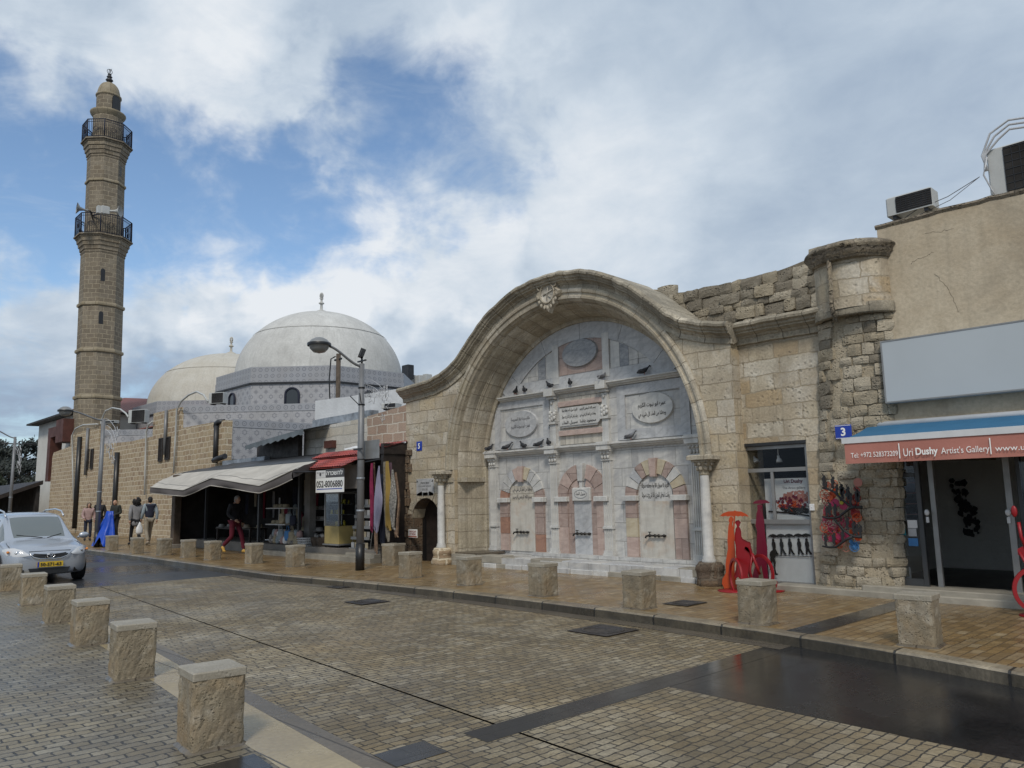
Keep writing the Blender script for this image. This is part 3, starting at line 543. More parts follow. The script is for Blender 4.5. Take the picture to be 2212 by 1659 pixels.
# crest cornice
def crest_path(x0, x1, n, f=zc):
    P = [(x0+(x1-x0)*k/n) for k in range(n+1)]; out = []
    for x in P:
        e = .06; tz = (f(min(x+e, x1))-f(max(x-e, x0)))/(min(x+e, x1)-max(x-e, x0)); l = math.hypot(1, tz); out.append((x, f(x), -tz/l, 1/l))
    return out
CP = [(-.02, 12.5), (0, YF-.20), (-.05, YF-.25), (-.09, YF-.245), (-.115, YF-.20), (-.15, YF-.185), (-.17, YF-.15), (-.19, YF-.15), (-.23, YF-.07), (-.25, YF-.06), (-.27, YF-.035), (-.36, YF-.03), (-.37, YF+.02)]
def rough_path(path, amt):
    o = []
    for i, (x, z, nx, nz) in enumerate(path):
        d = amt*noise.noise(Vector((x*2.3, 3.1, 0)))+amt*.6*noise.noise(Vector((x*7, 1, 0))); o.append((x+nx*d, z+nz*d, nx, nz))
    return o
b = MB(); b.sweep(rough_path(crest_path(XL-.1, XR+.08, 150), .02), CP, closed_ends=True); b.build('crest_cornice', MT['crest_stone'], FT)
# arch mouldings and soffit, swept round the semicircle and down the legs
def arch_path(n=72, legz=None, r=0):
    P = []
    if legz is not None: P += [(XC-r, z, -1, 0) for z in np.linspace(legz, ZS, 6)[:-1]]
    P += [(XC-r*math.cos(PI*k/n), ZS+r*math.sin(PI*k/n), -math.cos(PI*k/n), math.sin(PI*k/n)) for k in range(n+1)]
    if legz is not None: P += [(XC+r, z, 1, 0) for z in np.linspace(ZS, legz, 6)[1:]]
    return P
APF = [(.03, YF+.01), (.03, YF-.03), (-.02, YF-.055), (-.06, YF-.05), (-.075, YF-.02), (-.13, YF-.015), (-.145, YF-.045), (-.19, YF-.04), (-.205, YF+.0), (-.235, YF+.03), (-.25, YF+.11), (-.262, YF+.115)]
b = MB(); b.sweep(arch_path(84, ZS-.0, RO), APF); b.build('arch_moulding', MT['limestone_trim'], FT)
SPF = [(-.26, YF+.11), (-.30, YF+.16), (-.335, YF+.26), (-.345, YF+.36), (-.36, YF+.37), (-.37, YF+.40), (-.385, YF+.405), (-.39, YF+.44), (-.42, YF+.50), (-.45, YF+.64), (-.46, YF+.74), (-.50, YF+.745), (-.54, YF+.76), (-.54, YB+.02)]
b = MB(); b.sweep(arch_path(84, Z0-.02, RO), SPF)
b.build('arch_soffit', MT['limestone_trim'], FT)
for s in (-1, 1):     # plain jambs under the springing, with a string band
    xa, xb = sorted((XC+s*(RO+.0), XC+s*(RO-.262))); b = MB(); b.box(xa, xb, YF+.015, YF+.13, Z0-.02, ZS); b.build('jamb', MT['limestone'], FT)
b = MB(); b.box(XC-RO+.01, XC-RI-.02, YF+.10, YF+.80, 2.0, 2.10); b.box(XC-RO-.02, XC-RO+.24, YF-.02, YF+.1, 2.0, 2.10); b.build('string_band', MT['limestone_trim'], FT)
# marble back wall
YM = YB
b = MB(); b.curtain([(XC-RI-.06, XC+RI+.06, 60, lambda x: .1, lambda x: ZS+math.sqrt(max((RI+.06)**2-(x-XC)**2, 0)))], YM, YM+.3); b.build('marble_wall', MT['marble_panel'], FT)
def pbox(mb, x0, x1, y0, y1, z0, z1): mb.box(x0, x1, y0, y1, z0, z1)
# archivolt band of blue marble round the upper lunette
b = MB(); n = 40
for k in range(n):
    a, c = PI*(k+(.04 if k % 5 == 0 else 0))/n, PI*(k+1)/n
    if ZS+2.9*math.sin(a) < 3.98 or ZS+2.9*math.sin(c) < 3.98: continue
    for y in (YM-.03,):
        r0, r1 = 2.68, 3.04
        q = [(XC-r*math.cos(t), y, ZS+r*math.sin(t)) for r, t in ((r0, a), (r0, c), (r1, c), (r1, a))]
        b.poly(q, (0, .05, 0))
b.build('archivolt_band', MT['marble_blue'], FT)
# cornices
def cornice(z, x0, x1, out, name, m='marble_white', h=.13):
    b = MB(); pr = [(0, 0), (0, -.4), (-.02, -1), (-.045, -1), (-.06, -.75), (-.085, -.7), (-.1, -.4), (-.12, -.35), (-h, 0)]
    rings = [[(x, YM+y*out, z+dz) for dz, y in pr] for x in (x0, x1)]
    b.loft(rings, False); b.face(rings[0]); b.face(rings[1]); b.build(name, MT[m], FT)
C1, C2 = 2.70, 3.955
cornice(C1, XC-RI+.02, XC+RI-.02, .16, 'cornice'); cornice(C2, XC-math.sqrt(RI**2-(C2-ZS)**2)+.0, XC+math.sqrt(RI**2-(C2-ZS)**2), .16, 'cornice')
PX = [-13.66, -11.70, -10.22, -8.10]; DX = 0
for i, px in enumerate(PX):
    b = MB(); z0, w = .42, .105
    b.box(px-w-.03, px+w+.03, YM-.12, YM, z0, z0+.05); b.box(px-w-.012, px+w+.012, YM-.105, YM, z0+.05, z0+.11)
    # fluted shaft in two lengths
    def shaft(za, zb):
        n = 4; pts = [(px-w, YM)]; pts.append((px-w, YM-.08))
        for k in range(n):
            x0 = px-w+.022+k*(2*w-.03)/n; ww = (2*w-.03)/n-.014
            pts += [(x0, YM-.08), (x0+.006, YM-.06), (x0+ww-.006, YM-.06), (x0+ww, YM-.08)]
        pts += [(px+w, YM-.08), (px+w, YM)]
        b.loft([[(x, y, za) for x, y in pts], [(x, y, zb) for x, y in pts]], False)
        b.face([(px-w, YM-.08, zb), (px+w, YM-.08, zb), (px+w, YM, zb), (px-w, YM, zb)])
    shaft(z0+.11, .96); b.box(px-w-.02, px+w+.02, YM-.105, YM, .96, 1.0); b.box(px-w-.01, px+w+.01, YM-.09, YM, 1.0, 1.02); shaft(1.02, 2.33)
    b.lathe([(0, -.092), (.035, -.092), (.045, -.085), (.05, -.075)], (0, 0, 0), 14, M=Matrix.Translation((px, YM, 1.72)) @ Matrix.Rotation(-PI/2, 4, 'X') @ Matrix.Scale(-1, 4, (0, 0, 1)))
    b.build('pilaster', MT['marble_white'], FT)
    b = MB(); b.box(px-w-.015, px+w+.015, YM-.10, YM, 2.33, 2.355)
    rg = []
    for k, (ww, o) in enumerate([(w-.01, .075), (w-.005, .08), (w+.01, .095), (w+.035, .115)]):
        z = 2.355+k*.05; rg.append([(px-ww, YM, z), (px-ww, YM-o, z), (px, YM-o-.012*(k > 0), z), (px+ww, YM-o, z), (px+ww, YM, z)])
    b.loft(rg, False)
    for s in (-1, 0, 1):
        b.ell((px+s*.075, YM-.10, 2.40), (.03, .03, .045), 8, 6); b.ell((px+s*.09, YM-.12, 2.485), (.03, .03, .03), 8, 6)
    b.box(px-w-.04, px+w+.04, YM-.135, YM, 2.51, 2.545); b.build('capital', MT['marble_white'], FT)
    b = MB(); b.box(px-w-.05, px+w+.05, YM-.2, YM, 2.545, 2.70+.012); b.box(px-w-.07, px+w+.07, YM-.22, YM, 2.645, 2.69); b.build('entablature_block', MT['marble_white'], FT)
for px in (PX[1], PX[2]):     # upper pilasters with leaf consoles
    b = MB(); b.box(px-.085, px+.085, YM-.06, YM, 2.71, 3.24); b.box(px-.075, px+.075, YM-.055, YM, 3.24, 3.76); b.box(px-.11, px+.11, YM-.10, YM, 3.19, 3.235); b.box(px-.11, px+.11, YM-.12, YM, 3.74, 3.80)
    b.box(px-.13, px+.13, YM-.2, YM, 3.80, 3.965)
    b.box(px-.06, px+.06, YM-.07, YM-.05, 3.46, 3.72); b.build('upper_pilaster', MT['marble_white'], FT)
    b = MB(); sd_ = 1 if px < XC else -1
    for k in range(7):
        t = k/6; b.ell((px-.06+.12*(k % 3)/2, YM-.075, 3.27+.17*t), (.045, .03, .05), 8, 6)
    for k in range(5): b.ell((px+.1*(-1 if px < XC else 1)*-1*(.6+.2*k/4)*1., YM-.05, 3.27+.05*k), (.035, .02, .03), 7, 5)
    b.ell((px, YM-.085, 3.66), (.035, .02, .05), 8, 6); b.build('leaf_carving', MT['marble_white'], FT)
# niches
def voussoirs(name, cx, zs, r0, r1, y, cols, n, keymat, key=True, keyw=.085, keyover=.06):
    for k in range(n):
        a0, a1 = PI*k/n+.012, PI*(k+1)/n-.012
        if key and k == n//2: continue
        b = MB(); m = 4; q = [(cx-r0*math.cos(a0+(a1-a0)*i/m), y, zs+r0*math.sin(a0+(a1-a0)*i/m)) for i in range(m+1)]+[(cx-r1*math.cos(a1-(a1-a0)*i/m), y, zs+r1*math.sin(a1-(a1-a0)*i/m)) for i in range(m+1)]
        b.poly(q, (0, .09, 0)); b.build(name, MT[cols[k % len(cols)]], FT)
    if key:
        b = MB(); b.poly([(cx-keyw*.75, y-.04, zs+r0-keyover), (cx+keyw*.75, y-.04, zs+r0-keyover), (cx+keyw, y-.04, zs+r1+.015), (cx-keyw, y-.04, zs+r1+.015)], (0, .12, 0)); b.build('keystone', MT[keymat], FT)
nz = .43
NC = [(-12.74, .43, .70, 'side', ['marble_rust', 'marble_panel', 'marble_white', 'marble_blue', 'marble_rose', 'marble_rose', 'marble_yellow', 'marble_panel', 'marble_white', 'marble_white', 'marble_pink'], 'marble_rose'),
      (-10.93, .40, .69, 'mid', ['marble_pink', 'marble_rose', 'marble_pink', 'marble_pink', 'marble_rose', 'marble_pink', 'marble_pink'], 'marble_white'),
      (-9.07, .43, .71, 'side', ['marble_pink', 'marble_white', 'marble_blue', 'marble_pink', 'marble_yellow', 'marble_rose', 'marble_yellow', 'marble_pink', 'marble_white', 'marble_yellow', 'marble_pink'], 'marble_rose')]
for ni, (cx, r0, r1, kind, cols, km) in enumerate(NC):
    zs = 1.60
    voussoirs('voussoir', cx, zs, r0, r1, YM-.055, cols, len(cols), km)
    for s in (-1, 1):
        b = MB(); xa, xb = sorted((cx+s*(r0-.03), cx+s*(r1+.05))); b.cbox(xa, xb, YM-.13, YM, zs-.085, zs+.015, .012); b.build('impost', MT['marble_white'], FT)
        xa, xb = sorted((cx+s*r0, cx+s*r1)); zz_ = [nz, nz+.38, nz+.75, zs-.085] if kind == 'side' else [nz, nz+.55, zs-.085]
        mm = [['marble_rose', 'marble_rust', 'marble_pink'], ['marble_rose', 'marble_pink', 'marble_pink'], ['marble_rose', 'marble_yellow', 'marble_pink']][ni]
        if s == 1: mm = [['marble_rust', 'marble_pink', 'marble_pink'], ['marble_rose', 'marble_rose', 'marble_pink'], ['marble_pink', 'marble_rose', 'marble_pink']][ni]
        for k in range(len(zz_)-1):
            b = MB(); b.box(xa, xb, YM-.055-.002*k, YM, zz_[k]+.003, zz_[k+1]-.003); b.build('jamb_slab', MT[mm[k]], FT)
    if kind == 'side':
        b = MB(); xw = r0-.045
        b.box(cx-xw, cx+xw, YM-.02, YM, nz, 1.5); b.build('niche_slab', MT['panel_stained'], FT)
        b = MB(); b.box(cx-xw-.0, cx+xw+.0, YM-.018, YM, 1.5, 1.88); b.build('inscription_slab', MT['marble_cream' if ni == 0 else 'marble_panel'], FT)
    else:
        voussoirs('inner_voussoir', cx, zs, .24, .40, YM-.03, ['marble_pink', 'marble_rose', 'marble_pink', 'marble_rose', 'marble_pink'], 5, 'marble_white', True, .05, .06)
        for s in (-1, 1):
            b = MB(); xa, xb = sorted((cx+s*.245, cx+s*.40)); b.box(xa, xb, YM-.03, YM, nz, zs); b.build('inner_jamb', MT['marble_pink'], FT)
        b = MB(); b.box(cx-.24, cx+.24, YM-.025, YM, nz, 1.55); b.build('niche_slab', MT['marble_blue'], FT)
        b = MB(); b.cbox(cx-.25, cx+.25, YM-.085, YM, 1.53, 1.80, .02); t = b.build('inscription_slab', MT['marble_white'], FT)
        b = MB(); P_ = [(cx+.17*math.cos(a)+(.0), YM-.088, 1.665+.085*math.sin(a)) for a in np.linspace(0, 2*PI, 25)]
        b.tube(P_, .006, 5); b.build('oval_frame', MT['marble_grey'], FT)
        b = MB(); b.poly([(cx-.22*math.cos(t_), YM-.012, zs+.22+.0*t_+.22*math.sin(t_)*.9-.0) for t_ in np.linspace(0, PI, 12)], (0, .012, 0)); b.build('shell_carving', MT['marble_grey'], FT)
    # taps: a pipe with spout and wheel
    tz = nz+.42
    b = MB(); y = YM-.07; b.tube([(cx-.20, y-.06, tz-.05), (cx-.19, y-.05, tz-.01), (cx-.15, y-.01, tz), (cx+.20, y, tz)], [.016, .018, .018, .018], 8)
    for xx in (-.14, -.02, .07, .19): b.ell((cx+xx, y, tz), (.03, .032, .032), 8, 6)
    b.tube([(cx-.14, y, tz), (cx-.14, y, tz+.06)], .010, 6); b.obox((cx-.14, y, tz+.065), (.07, .018, .014)); b.tube([(cx+.19, y, tz), (cx+.19, YM-.02, tz)], .02, 8); b.tube([(cx-.02, y, tz), (cx-.02, YM-.02, tz)], .015, 8); b.build('tap', MT['bronze'], FT)
AT = ['اللهم لا سهل الا ما جعلته سهلا', 'وانت تجعل الحزن اذا شئت سهلا', 'بسم الله الرحمن الرحيم', 'وجعلنا من الماء كل شيء حي', 'سبيل الماء', 'محمود باشا', 'حاكم مدينة يافا المحروسة', 'عمره ابو نبوت الكريم']
def ins(lines, cx, zt, w, hgt, gap_, y, m='ink', bold=.015):
    R = MB()
    for i, l in enumerate(lines): put_text(arab(l), (cx-w/2, y, zt-(i+1)*hgt-i*gap_), (1, 0, 0), (0, 0, 1), hgt, None, None, width=w, bold=bold, ret=R)
    return R.build('inscription', MT[m], FT, weld=False, recalc=False)
ins([AT[0], AT[1]], NC[2][0], 1.845, .64, .125, .045, YM-.019); ins([AT[3], AT[2]], NC[0][0], 1.845, .62, .12, .05, YM-.019, 'ink_grey', .02); ins([AT[4]], NC[1][0], 1.71, .26, .085, 0, YM-.086, 'ink_grey', .02)
# upper tier: frames, ovals
def frame(x0, x1, z0, z1, w, m, clip=None):
    b = MB()
    for q in ([(x0-w, z1+w), (x0, z1), (x1, z1), (x1+w, z1+w)], [(x0-w, z0-w), (x1+w, z0-w), (x1, z0), (x0, z0)], [(x0-w, z0-w), (x0, z0), (x0, z1), (x0-w, z1+w)], [(x1, z0), (x1+w, z0-w), (x1+w, z1+w), (x1, z1)]):
        def cl(p):
            r = math.hypot(p[0]-XC, p[1]-ZS)
            if r > RI-.01: k = (RI-.01)/r; return (XC+(p[0]-XC)*k, ZS+(p[1]-ZS)*k)
            return p
        pts = []
        for i in range(4):
            a, c = q[i], q[(i+1) % 4]
            for t in np.linspace(0, 1, 8)[:-1]: pts.append(cl((a[0]+(c[0]-a[0])*t, a[1]+(c[1]-a[1])*t)))
        b.poly([(x, YM-.03, z) for x, z in pts], (0, .03, 0))
    b.build('panel_frame', MT[m], FT)
frame(-13.42, -12.02, 2.92, 3.66, .19, 'marble_blue'); frame(-9.72, -8.40, 2.92, 3.62, .20, 'marble_blue')
def oval(cx, cz, rx, rz, y0, th, name, m):
    b = MB(); n = 40; P0 = [(cx+rx*math.cos(2*PI*k/n), y0, cz+rz*math.sin(2*PI*k/n)) for k in range(n)]; P1_ = [(cx+(rx-.015)*math.cos(2*PI*k/n), y0-th, cz+(rz-.015)*math.sin(2*PI*k/n)) for k in range(n)]
    b.loft([P0, P1_], True); b.face(P1_); return b.build(name, MT[m], FT)
oval(-12.72, 3.28, .53, .31, YM, .05, 'oval_plaque', 'marble_blue'); oval(-9.045, 3.305, .50, .31, YM, .05, 'oval_plaque', 'marble_white'); 
b = MB(); b.box(-11.50, -10.27, YM-.012, YM, 4.235, 4.97); b.build('lunette_panel', MT['marble_pink'], FT)
oval(-10.875, 4.66, .50, .305, YM-.012, .05, 'oval_plaque', 'marble_grey')
ins([AT[6], AT[7]], -12.72, 3.44, .62, .11, .06, YM-.052, 'ink_grey', .01); ins([AT[7], AT[3]], -9.045, 3.42, .66, .125, .06, YM-.052, 'ink', .015)
b = MB()
for x in (-11.60, -10.17): b.box(x-.09, x+.09, YM-.035, YM, 4.06, 4.93 if x < XC else 4.98)
b.build('lunette_strip', MT['marble_white'], FT)
b = MB()   # striped marble slabs of the lunette, and the base band
def zl(x, r): return ZS+math.sqrt(max(r*r-(x-XC)**2, 0))
for sgn in (-1, 1):
    for k in range(7):
        x0 = XC+sgn*(.82+k*.235); x1 = XC+sgn*(.82+(k+1)*.235-.008); za, zb = zl(x0, 2.66), zl(x1, 2.66)
        if min(za, zb) < 4.35: continue
        b2 = MB(); q = [(x0, YM-.01-.002*(k % 3), 4.22), (x1, YM-.01-.002*(k % 3), 4.22), (x1, YM-.01-.002*(k % 3), zb), (x0, YM-.01-.002*(k % 3), za)]
        if sgn < 0: q = [q[1], q[0], q[3], q[2]]
        b2.poly(q, (0, .012, 0)); b2.build('lunette_slab', MT[['marble_white', 'marble_grey', 'marble_panel'][k % 3]], FT)
x0 = XC-math.sqrt(RI**2-(4.0-ZS)**2); b.poly([(x0+.08, YM-.025, 3.96), (-2*XC*-1-x0-.08 if False else 2*XC-x0-.08, YM-.025, 3.96), (2*XC-x0-.35, YM-.025, 4.21), (x0+.35, YM-.025, 4.21)], (0, .025, 0)); b.build('lunette_band', MT['marble_blue'], FT)
# centre panel
b = MB(); b.box(-11.53, -10.28, YM-.012, YM, 2.72, 3.80); b.build('centre_slabs', MT['marble_cream'], FT)
for z in (3.60, 2.97):
    b = MB(); b.cbox(-11.53, -10.29, YM-.07, YM-.01, z-.055, z+.055, .012); b.build('pink_bar', MT['marble_rose'], FT)
b = MB(); b.poly([(-11.47, YM-.08, 3.12), (-10.40, YM-.08, 3.12), (-10.31, YM-.08, 3.2), (-10.28, YM-.08, 3.32), (-10.31, YM-.08, 3.44), (-10.40, YM-.08, 3.51), (-11.47, YM-.08, 3.51)], (0, .07, 0)); b.box(-11.43, -10.42, YM-.06, YM, 3.085, 3.12); b.build('inscription_tablet', MT['marble_white'], FT)
for j, cx in enumerate((-11.17, -10.66)): ins([AT[(j*2) % 6], AT[(j*2+1) % 6], AT[(j+4)]], cx, 3.485, .44, .085, .045, YM-.082, 'ink', .02)
# cartouche on the crown of the arch
ca = at(1183, 634, YF-.1); b = MB(); oc = Vector((ca.x, YF-.10, ca.z)); n = 36
def rr(k): a = 2*PI*k/n; return .28+.045*math.cos(4*a)+.03*math.cos(8*a+.6)+.012*math.cos(16*a)
b.loft([[(oc.x+(rr(k)+.01)*math.cos(2*PI*k/n), YF+.02, oc.z+(rr(k)+.02)*1.08*math.sin(2*PI*k/n)) for k in range(n)], [(oc.x+rr(k)*math.cos(2*PI*k/n), YF-.09, oc.z+rr(k)*1.08*math.sin(2*PI*k/n)) for k in range(n)], [(oc.x+(rr(k)-.04)*math.cos(2*PI*k/n), YF-.13, oc.z+(rr(k)-.04)*1.08*math.sin(2*PI*k/n)) for k in range(n)],
        [(oc.x+.205*math.cos(2*PI*k/n), YF-.11, oc.z+.22*math.sin(2*PI*k/n)) for k in range(n)], [(oc.x+.19*math.cos(2*PI*k/n), YF-.085, oc.z+.2*math.sin(2*PI*k/n)) for k in range(n)]], True)
b.tube([(oc.x+.20*math.cos(a), YF-.125, oc.z+.21*math.sin(a)) for a in np.linspace(0, 2*PI, 30)], .018, 6)
for k in range(9): a = PI+PI*(k+.5)/9; b.ell((oc.x+.27*math.cos(a), YF-.12, oc.z+.31*math.sin(a)), (.035, .025, .045), 7, 5)
for s in (-1, 1): b.tube([(oc.x+s*(.2+.07*math.cos(t)), YF-.13, oc.z+.17+.07*math.sin(t)) for t in np.linspace(-1.5, 3.6, 12)], .018, 6)
b.build('cartouche', MT['limestone_trim'], FT)
b = MB(); b.lathe([(0, 0), (.19, 0), (.19, .02)], n=24, M=Matrix.Translation((oc.x, YF-.10, oc.z)) @ Matrix.Rotation(PI/2, 4, 'X')); b.tube([(oc.x-.12, YF-.115, oc.z-.02), (oc.x, YF-.12, oc.z+.01), (oc.x+.13, YF-.115, oc.z+.05)], .012, 5); b.tube([(oc.x-.02, YF-.115, oc.z-.13), (oc.x+.02, YF-.12, oc.z+.13)], .01, 5)
b.tube([(oc.x+.02, YF-.115, oc.z-.05), (oc.x+.10, YF-.12, oc.z-.1)], .01, 5); b.build('cartouche_disc', MT['marble_cream'], FT)
# colonnettes
for px in (-14.50, -7.36):
    y = YF-.13; b = MB()
    b.lathe([(.115, .50), (.12, .53), (.10, .56), (.105, .58), (.085, .61), (.088, 1.3), (.082, 1.6), (.076, 1.93)], (px, y, 0), 18); b.build('column_shaft', MT['marble_white'], FT)
    b = MB(); b.lathe([(.078, 1.93), (.09, 1.945), (.08, 1.96), (.085, 2.0), (.12, 2.08), (.155, 2.15)], (px, y, 0), 12)
    for k in range(8): a = 2*PI*k/8; b.ell((px+.105*math.cos(a), y+.105*math.sin(a), 2.05), (.035, .035, .05), 7, 5); b.ell((px+.14*math.cos(a), y+.14*math.sin(a), 2.12), (.03, .03, .03), 6, 5)
    b.box(px-.15, px+.15, y-.15, YF+.02, 2.15, 2.19); b.cbox(px-.22, px+.24, y-.21, YF+.05, 2.19, 2.27, .02); b.build('column_capital', MT['limestone_trim'], FT)
    rg = []; 
    for k, (w, z) in enumerate([(.235, Z0-.02), (.245, .18), (.225, .28), (.215, .34), (.235, .37), (.225, .44), (.20, .46), (.185, .50)]):
        rg.append([(px+w*1.0*math.cos(2*PI*j/16+PI/16)*(1+.16*noise.noise(Vector((j*1.7, z*9, px)))), y+.03+w*1.0*math.sin(2*PI*j/16+PI/16)*(1+.16*noise.noise(Vector((j*1.3, z*7, px+5)))), z) for j in range(16)])
    b = MB(); b.loft(rg, True, True, sm=True); b.build('column_pedestal', MT['old_brown_block' if px > XC else 'mosque_stone'], FT)
# bench of worn marble blocks in front
rnd = random.Random(3); x = -14.35; 
def block_row(x0, x1, z0, z1, ya, yb, mats, wmin, wmax, name, jit=.02):
    x = x0; i = 0; acc = {}
    while x < x1-.02:
        w = min(rnd.uniform(wmin, wmax), x1-x); m = rnd.choice(mats); d = rnd.uniform(-jit, jit)
        acc.setdefault(m, MB()).cbox(x+.006, x+w-.006, ya+d, yb, z0, z1-rnd.uniform(0, .012), .012); x += w
    return acc
rows = [(-14.30, -7.25, Z0-.02, .22, YF-.02, ['marble_panel', 'ledge', 'rubble', 'marble_white'], .2, .6), (-14.30, -12.6, .22, .38, YF+.0, ['ledge', 'marble_white'], .5, .9), (-12.6, -7.3, .22, .36, YF+.03, ['marble_white', 'marble_panel', 'ledge', 'marble_blue'], .18, .62)]
tot = {}
for x0, x1, z0, z1, ya, ms_, wa, wb in rows:
    for k, v in block_row(x0, x1, z0, z1, ya, YF+.4, ms_, wa, wb, '').items():
        t = tot.setdefault(k, MB()); t.mesh(v.v, v.f)
for k, v in tot.items(): v.build('bench_course', MT[k], FT)
b = MB(); b.box(-13.95, -7.8, YF+.02, YM, .05, .335); b.box(-13.9, -12.4, YF+.35, YM, .335, .345); b.box(-12.3, -7.84, YM-.2, YM, .335, .43); b.build('bench_core', MT['marble_panel'], FT)
b = MB(); b.box(-14.45, -13.35, YF+.02, YM-.02, .36, .41); b.build('bench_slab', MT['slab_brown'], FT)
# low doorway on the left
b = MB(); n = 16; yd = YF+.34
b.loft([[(D0+.003, y, Z0)]+[(dc-(dr-.003)*math.cos(PI*k/n), y, dzs+dr*.915*math.sin(PI*k/n)) for k in range(n+1)]+[(D1-.003, y, Z0)] for y in (YF-.02, yd)], False); b.build('door_reveal', MT['old_brown_block'], FT)
b = MB(); q = [(D0, yd, Z0), (D1, yd, Z0)]+[(dc+dr*math.cos(PI*k/n), yd, dzs+dr*.92*math.sin(PI*k/n)) for k in range(n+1)]; b.poly(q, (0, .06, 0))
for z in np.arange(.32, 1.6, .2): b.box(D0+.02, D1-.02, yd-.006, yd+.02, z, z+.012)
do = b.build('wooden_door', MT['wood_dark'], FT)
b = MB(); b.box(D0, D0+.10, yd-.05, yd, Z0, dzs); b.build('door_post', MT['black_paint'], FT)
def vring(r0, r1, y, yy, mat, n=9):
    b = MB()
    for k in range(n):
        a0, a1 = PI*k/n+.02, PI*(k+1)/n-.02; rj = r1+rnd.uniform(-.03, .03)
        q = [(dc-r0*math.cos(a0+(a1-a0)*i/3), y, dzs+r0*.92*math.sin(a0+(a1-a0)*i/3)) for i in range(4)]+[(dc-rj*math.cos(a1-(a1-a0)*i/3), y, dzs+rj*.92*math.sin(a1-(a1-a0)*i/3)) for i in range(4)]
        b.poly(q, (0, yy, 0))
    return b.build('door_arch', MT[mat], FT)
vring(dr, dr+.17, YF-.03, .04, 'limestone_trim')
b = MB(); z = Z0; k = 0
while z < 2.75:           # eroded brown quoins left of the doorway
    hh = rnd.uniform(.15, .24); xl = XL-rnd.uniform(.0, .10); xr = (D0-.0 if z < dzs+.1 else D0-rnd.uniform(.0, .2)); xm = xl+(xr-xl)*rnd.uniform(.4, .6)
    b.cbox(xl, xm-.008, YF-.05-rnd.uniform(0, .04), YF+.5, z, z+hh-.012, .02); b.cbox(xm+.008, xr, YF-.05-rnd.uniform(0, .04), YF+.3, z, z+hh-.012, .02); z += hh
b.build('quoin', MT['old_brown_block'], FT)
# plaque and signs on the wall
def wall_sign(name, px0, py0, px1, py1, Y, m, lab, cat, th=.015, par=None):
    a = at(px0, py0, Y); c = at(px1, py1, Y); x0, x1 = min(a.x, c.x), max(a.x, c.x); z0, z1 = min(a.z, c.z), max(a.z, c.z)
    b = MB(); b.cbox(x0, x1, Y-th, Y, z0, z1, .004); o = b.build(name, MT[m], par, loc=((x0+x1)/2, Y, z0)); 
    if lab: tag(o, lab, cat)
    return o, x0, x1, z0, z1
o, x0, x1, z0, z1 = wall_sign('house_number_sign', 900.5, 974, 912, 953, YF, 'sign_blue', 'blue house number plate reading 5, above the low doorway', 'sign')
put_text('5', ((x0+x1)/2, YF-.016, z0+.2*(z1-z0)), (1, 0, 0), (0, 0, 1), (z1-z0)*.6, MT['letter_white'], o, 'numeral', center=True, bold=.03)
o, x0, x1, z0, z1 = wall_sign('marble_plaque', 901.5, 1071, 938.5, 1033, YF, 'marble_blue', 'grey marble plaque with several lines of script over the low doorway', 'plaque', .03)
R = MB()
for i, (t, w) in enumerate([('מסגד מחמודיה', .5), ('נבנה בתקופה העותומאנית על ידי', .72), ('אבו נבוט', .3), ]): put_text(t[::-1], ((x0+x1)/2, YF-.031, z1-.13-i*.075), (1, 0, 0), (0, 0, 1), .045, None, None, width=w*(x1-x0), center=True, ret=R)
for i, (t, w) in enumerate([('سبيل محمودية', .45), ('اوقاف يافا الاسلامية المحروسة', .75), ('مركز الدعوة يافا', .6), ('لجنة الامناء', .4)]): put_text(arab(t), ((x0+x1)/2, YF-.031, z1-.36-i*.072), (1, 0, 0), (0, 0, 1), .05, None, None, width=w*(x1-x0), center=True, ret=R)
for sx in (0, 1):
    for sz in (0, 1):
        cx_, cz_ = (x0+.05, x1-.05)[sx], (z0+.05, z1-.05)[sz]; R.face([(cx_-.03, YF-.033, cz_-.03), (cx_+.03, YF-.033, cz_-.03), (cx_+(.03 if sx else -.03), YF-.033, cz_+(.03 if sz else -.03))])
R.build('lettering', MT['ink'], o, weld=False, recalc=False)
o, x0, x1, z0, z1 = wall_sign('notice_sign', 883, 1161, 902, 1143.5, YF-.1, 'letter_white', 'small white notice with red letters left of the low doorway', 'sign')
R = MB(); put_text('הכניסה'[::-1], ((x0+x1)/2, YF-.116, z0+.60*(z1-z0)), (1, 0, 0), (0, 0, 1), (z1-z0)*.22, None, None, width=.8*(x1-x0), center=True, bold=.03, ret=R); put_text('אסורה'[::-1], ((x0+x1)/2, YF-.116, z0+.3*(z1-z0)), (1, 0, 0), (0, 0, 1), (z1-z0)*.22, None, None, width=.7*(x1-x0), center=True, bold=.03, ret=R)
R.build('lettering', MT['steel_sculpt_red'], o, weld=False, recalc=False); b = MB(); b.box(x0+.01, x1-.01, YF-.118, YF-.11, z0+.01, z0+.045); b.build('red_strip', MT['awning_red'], o)
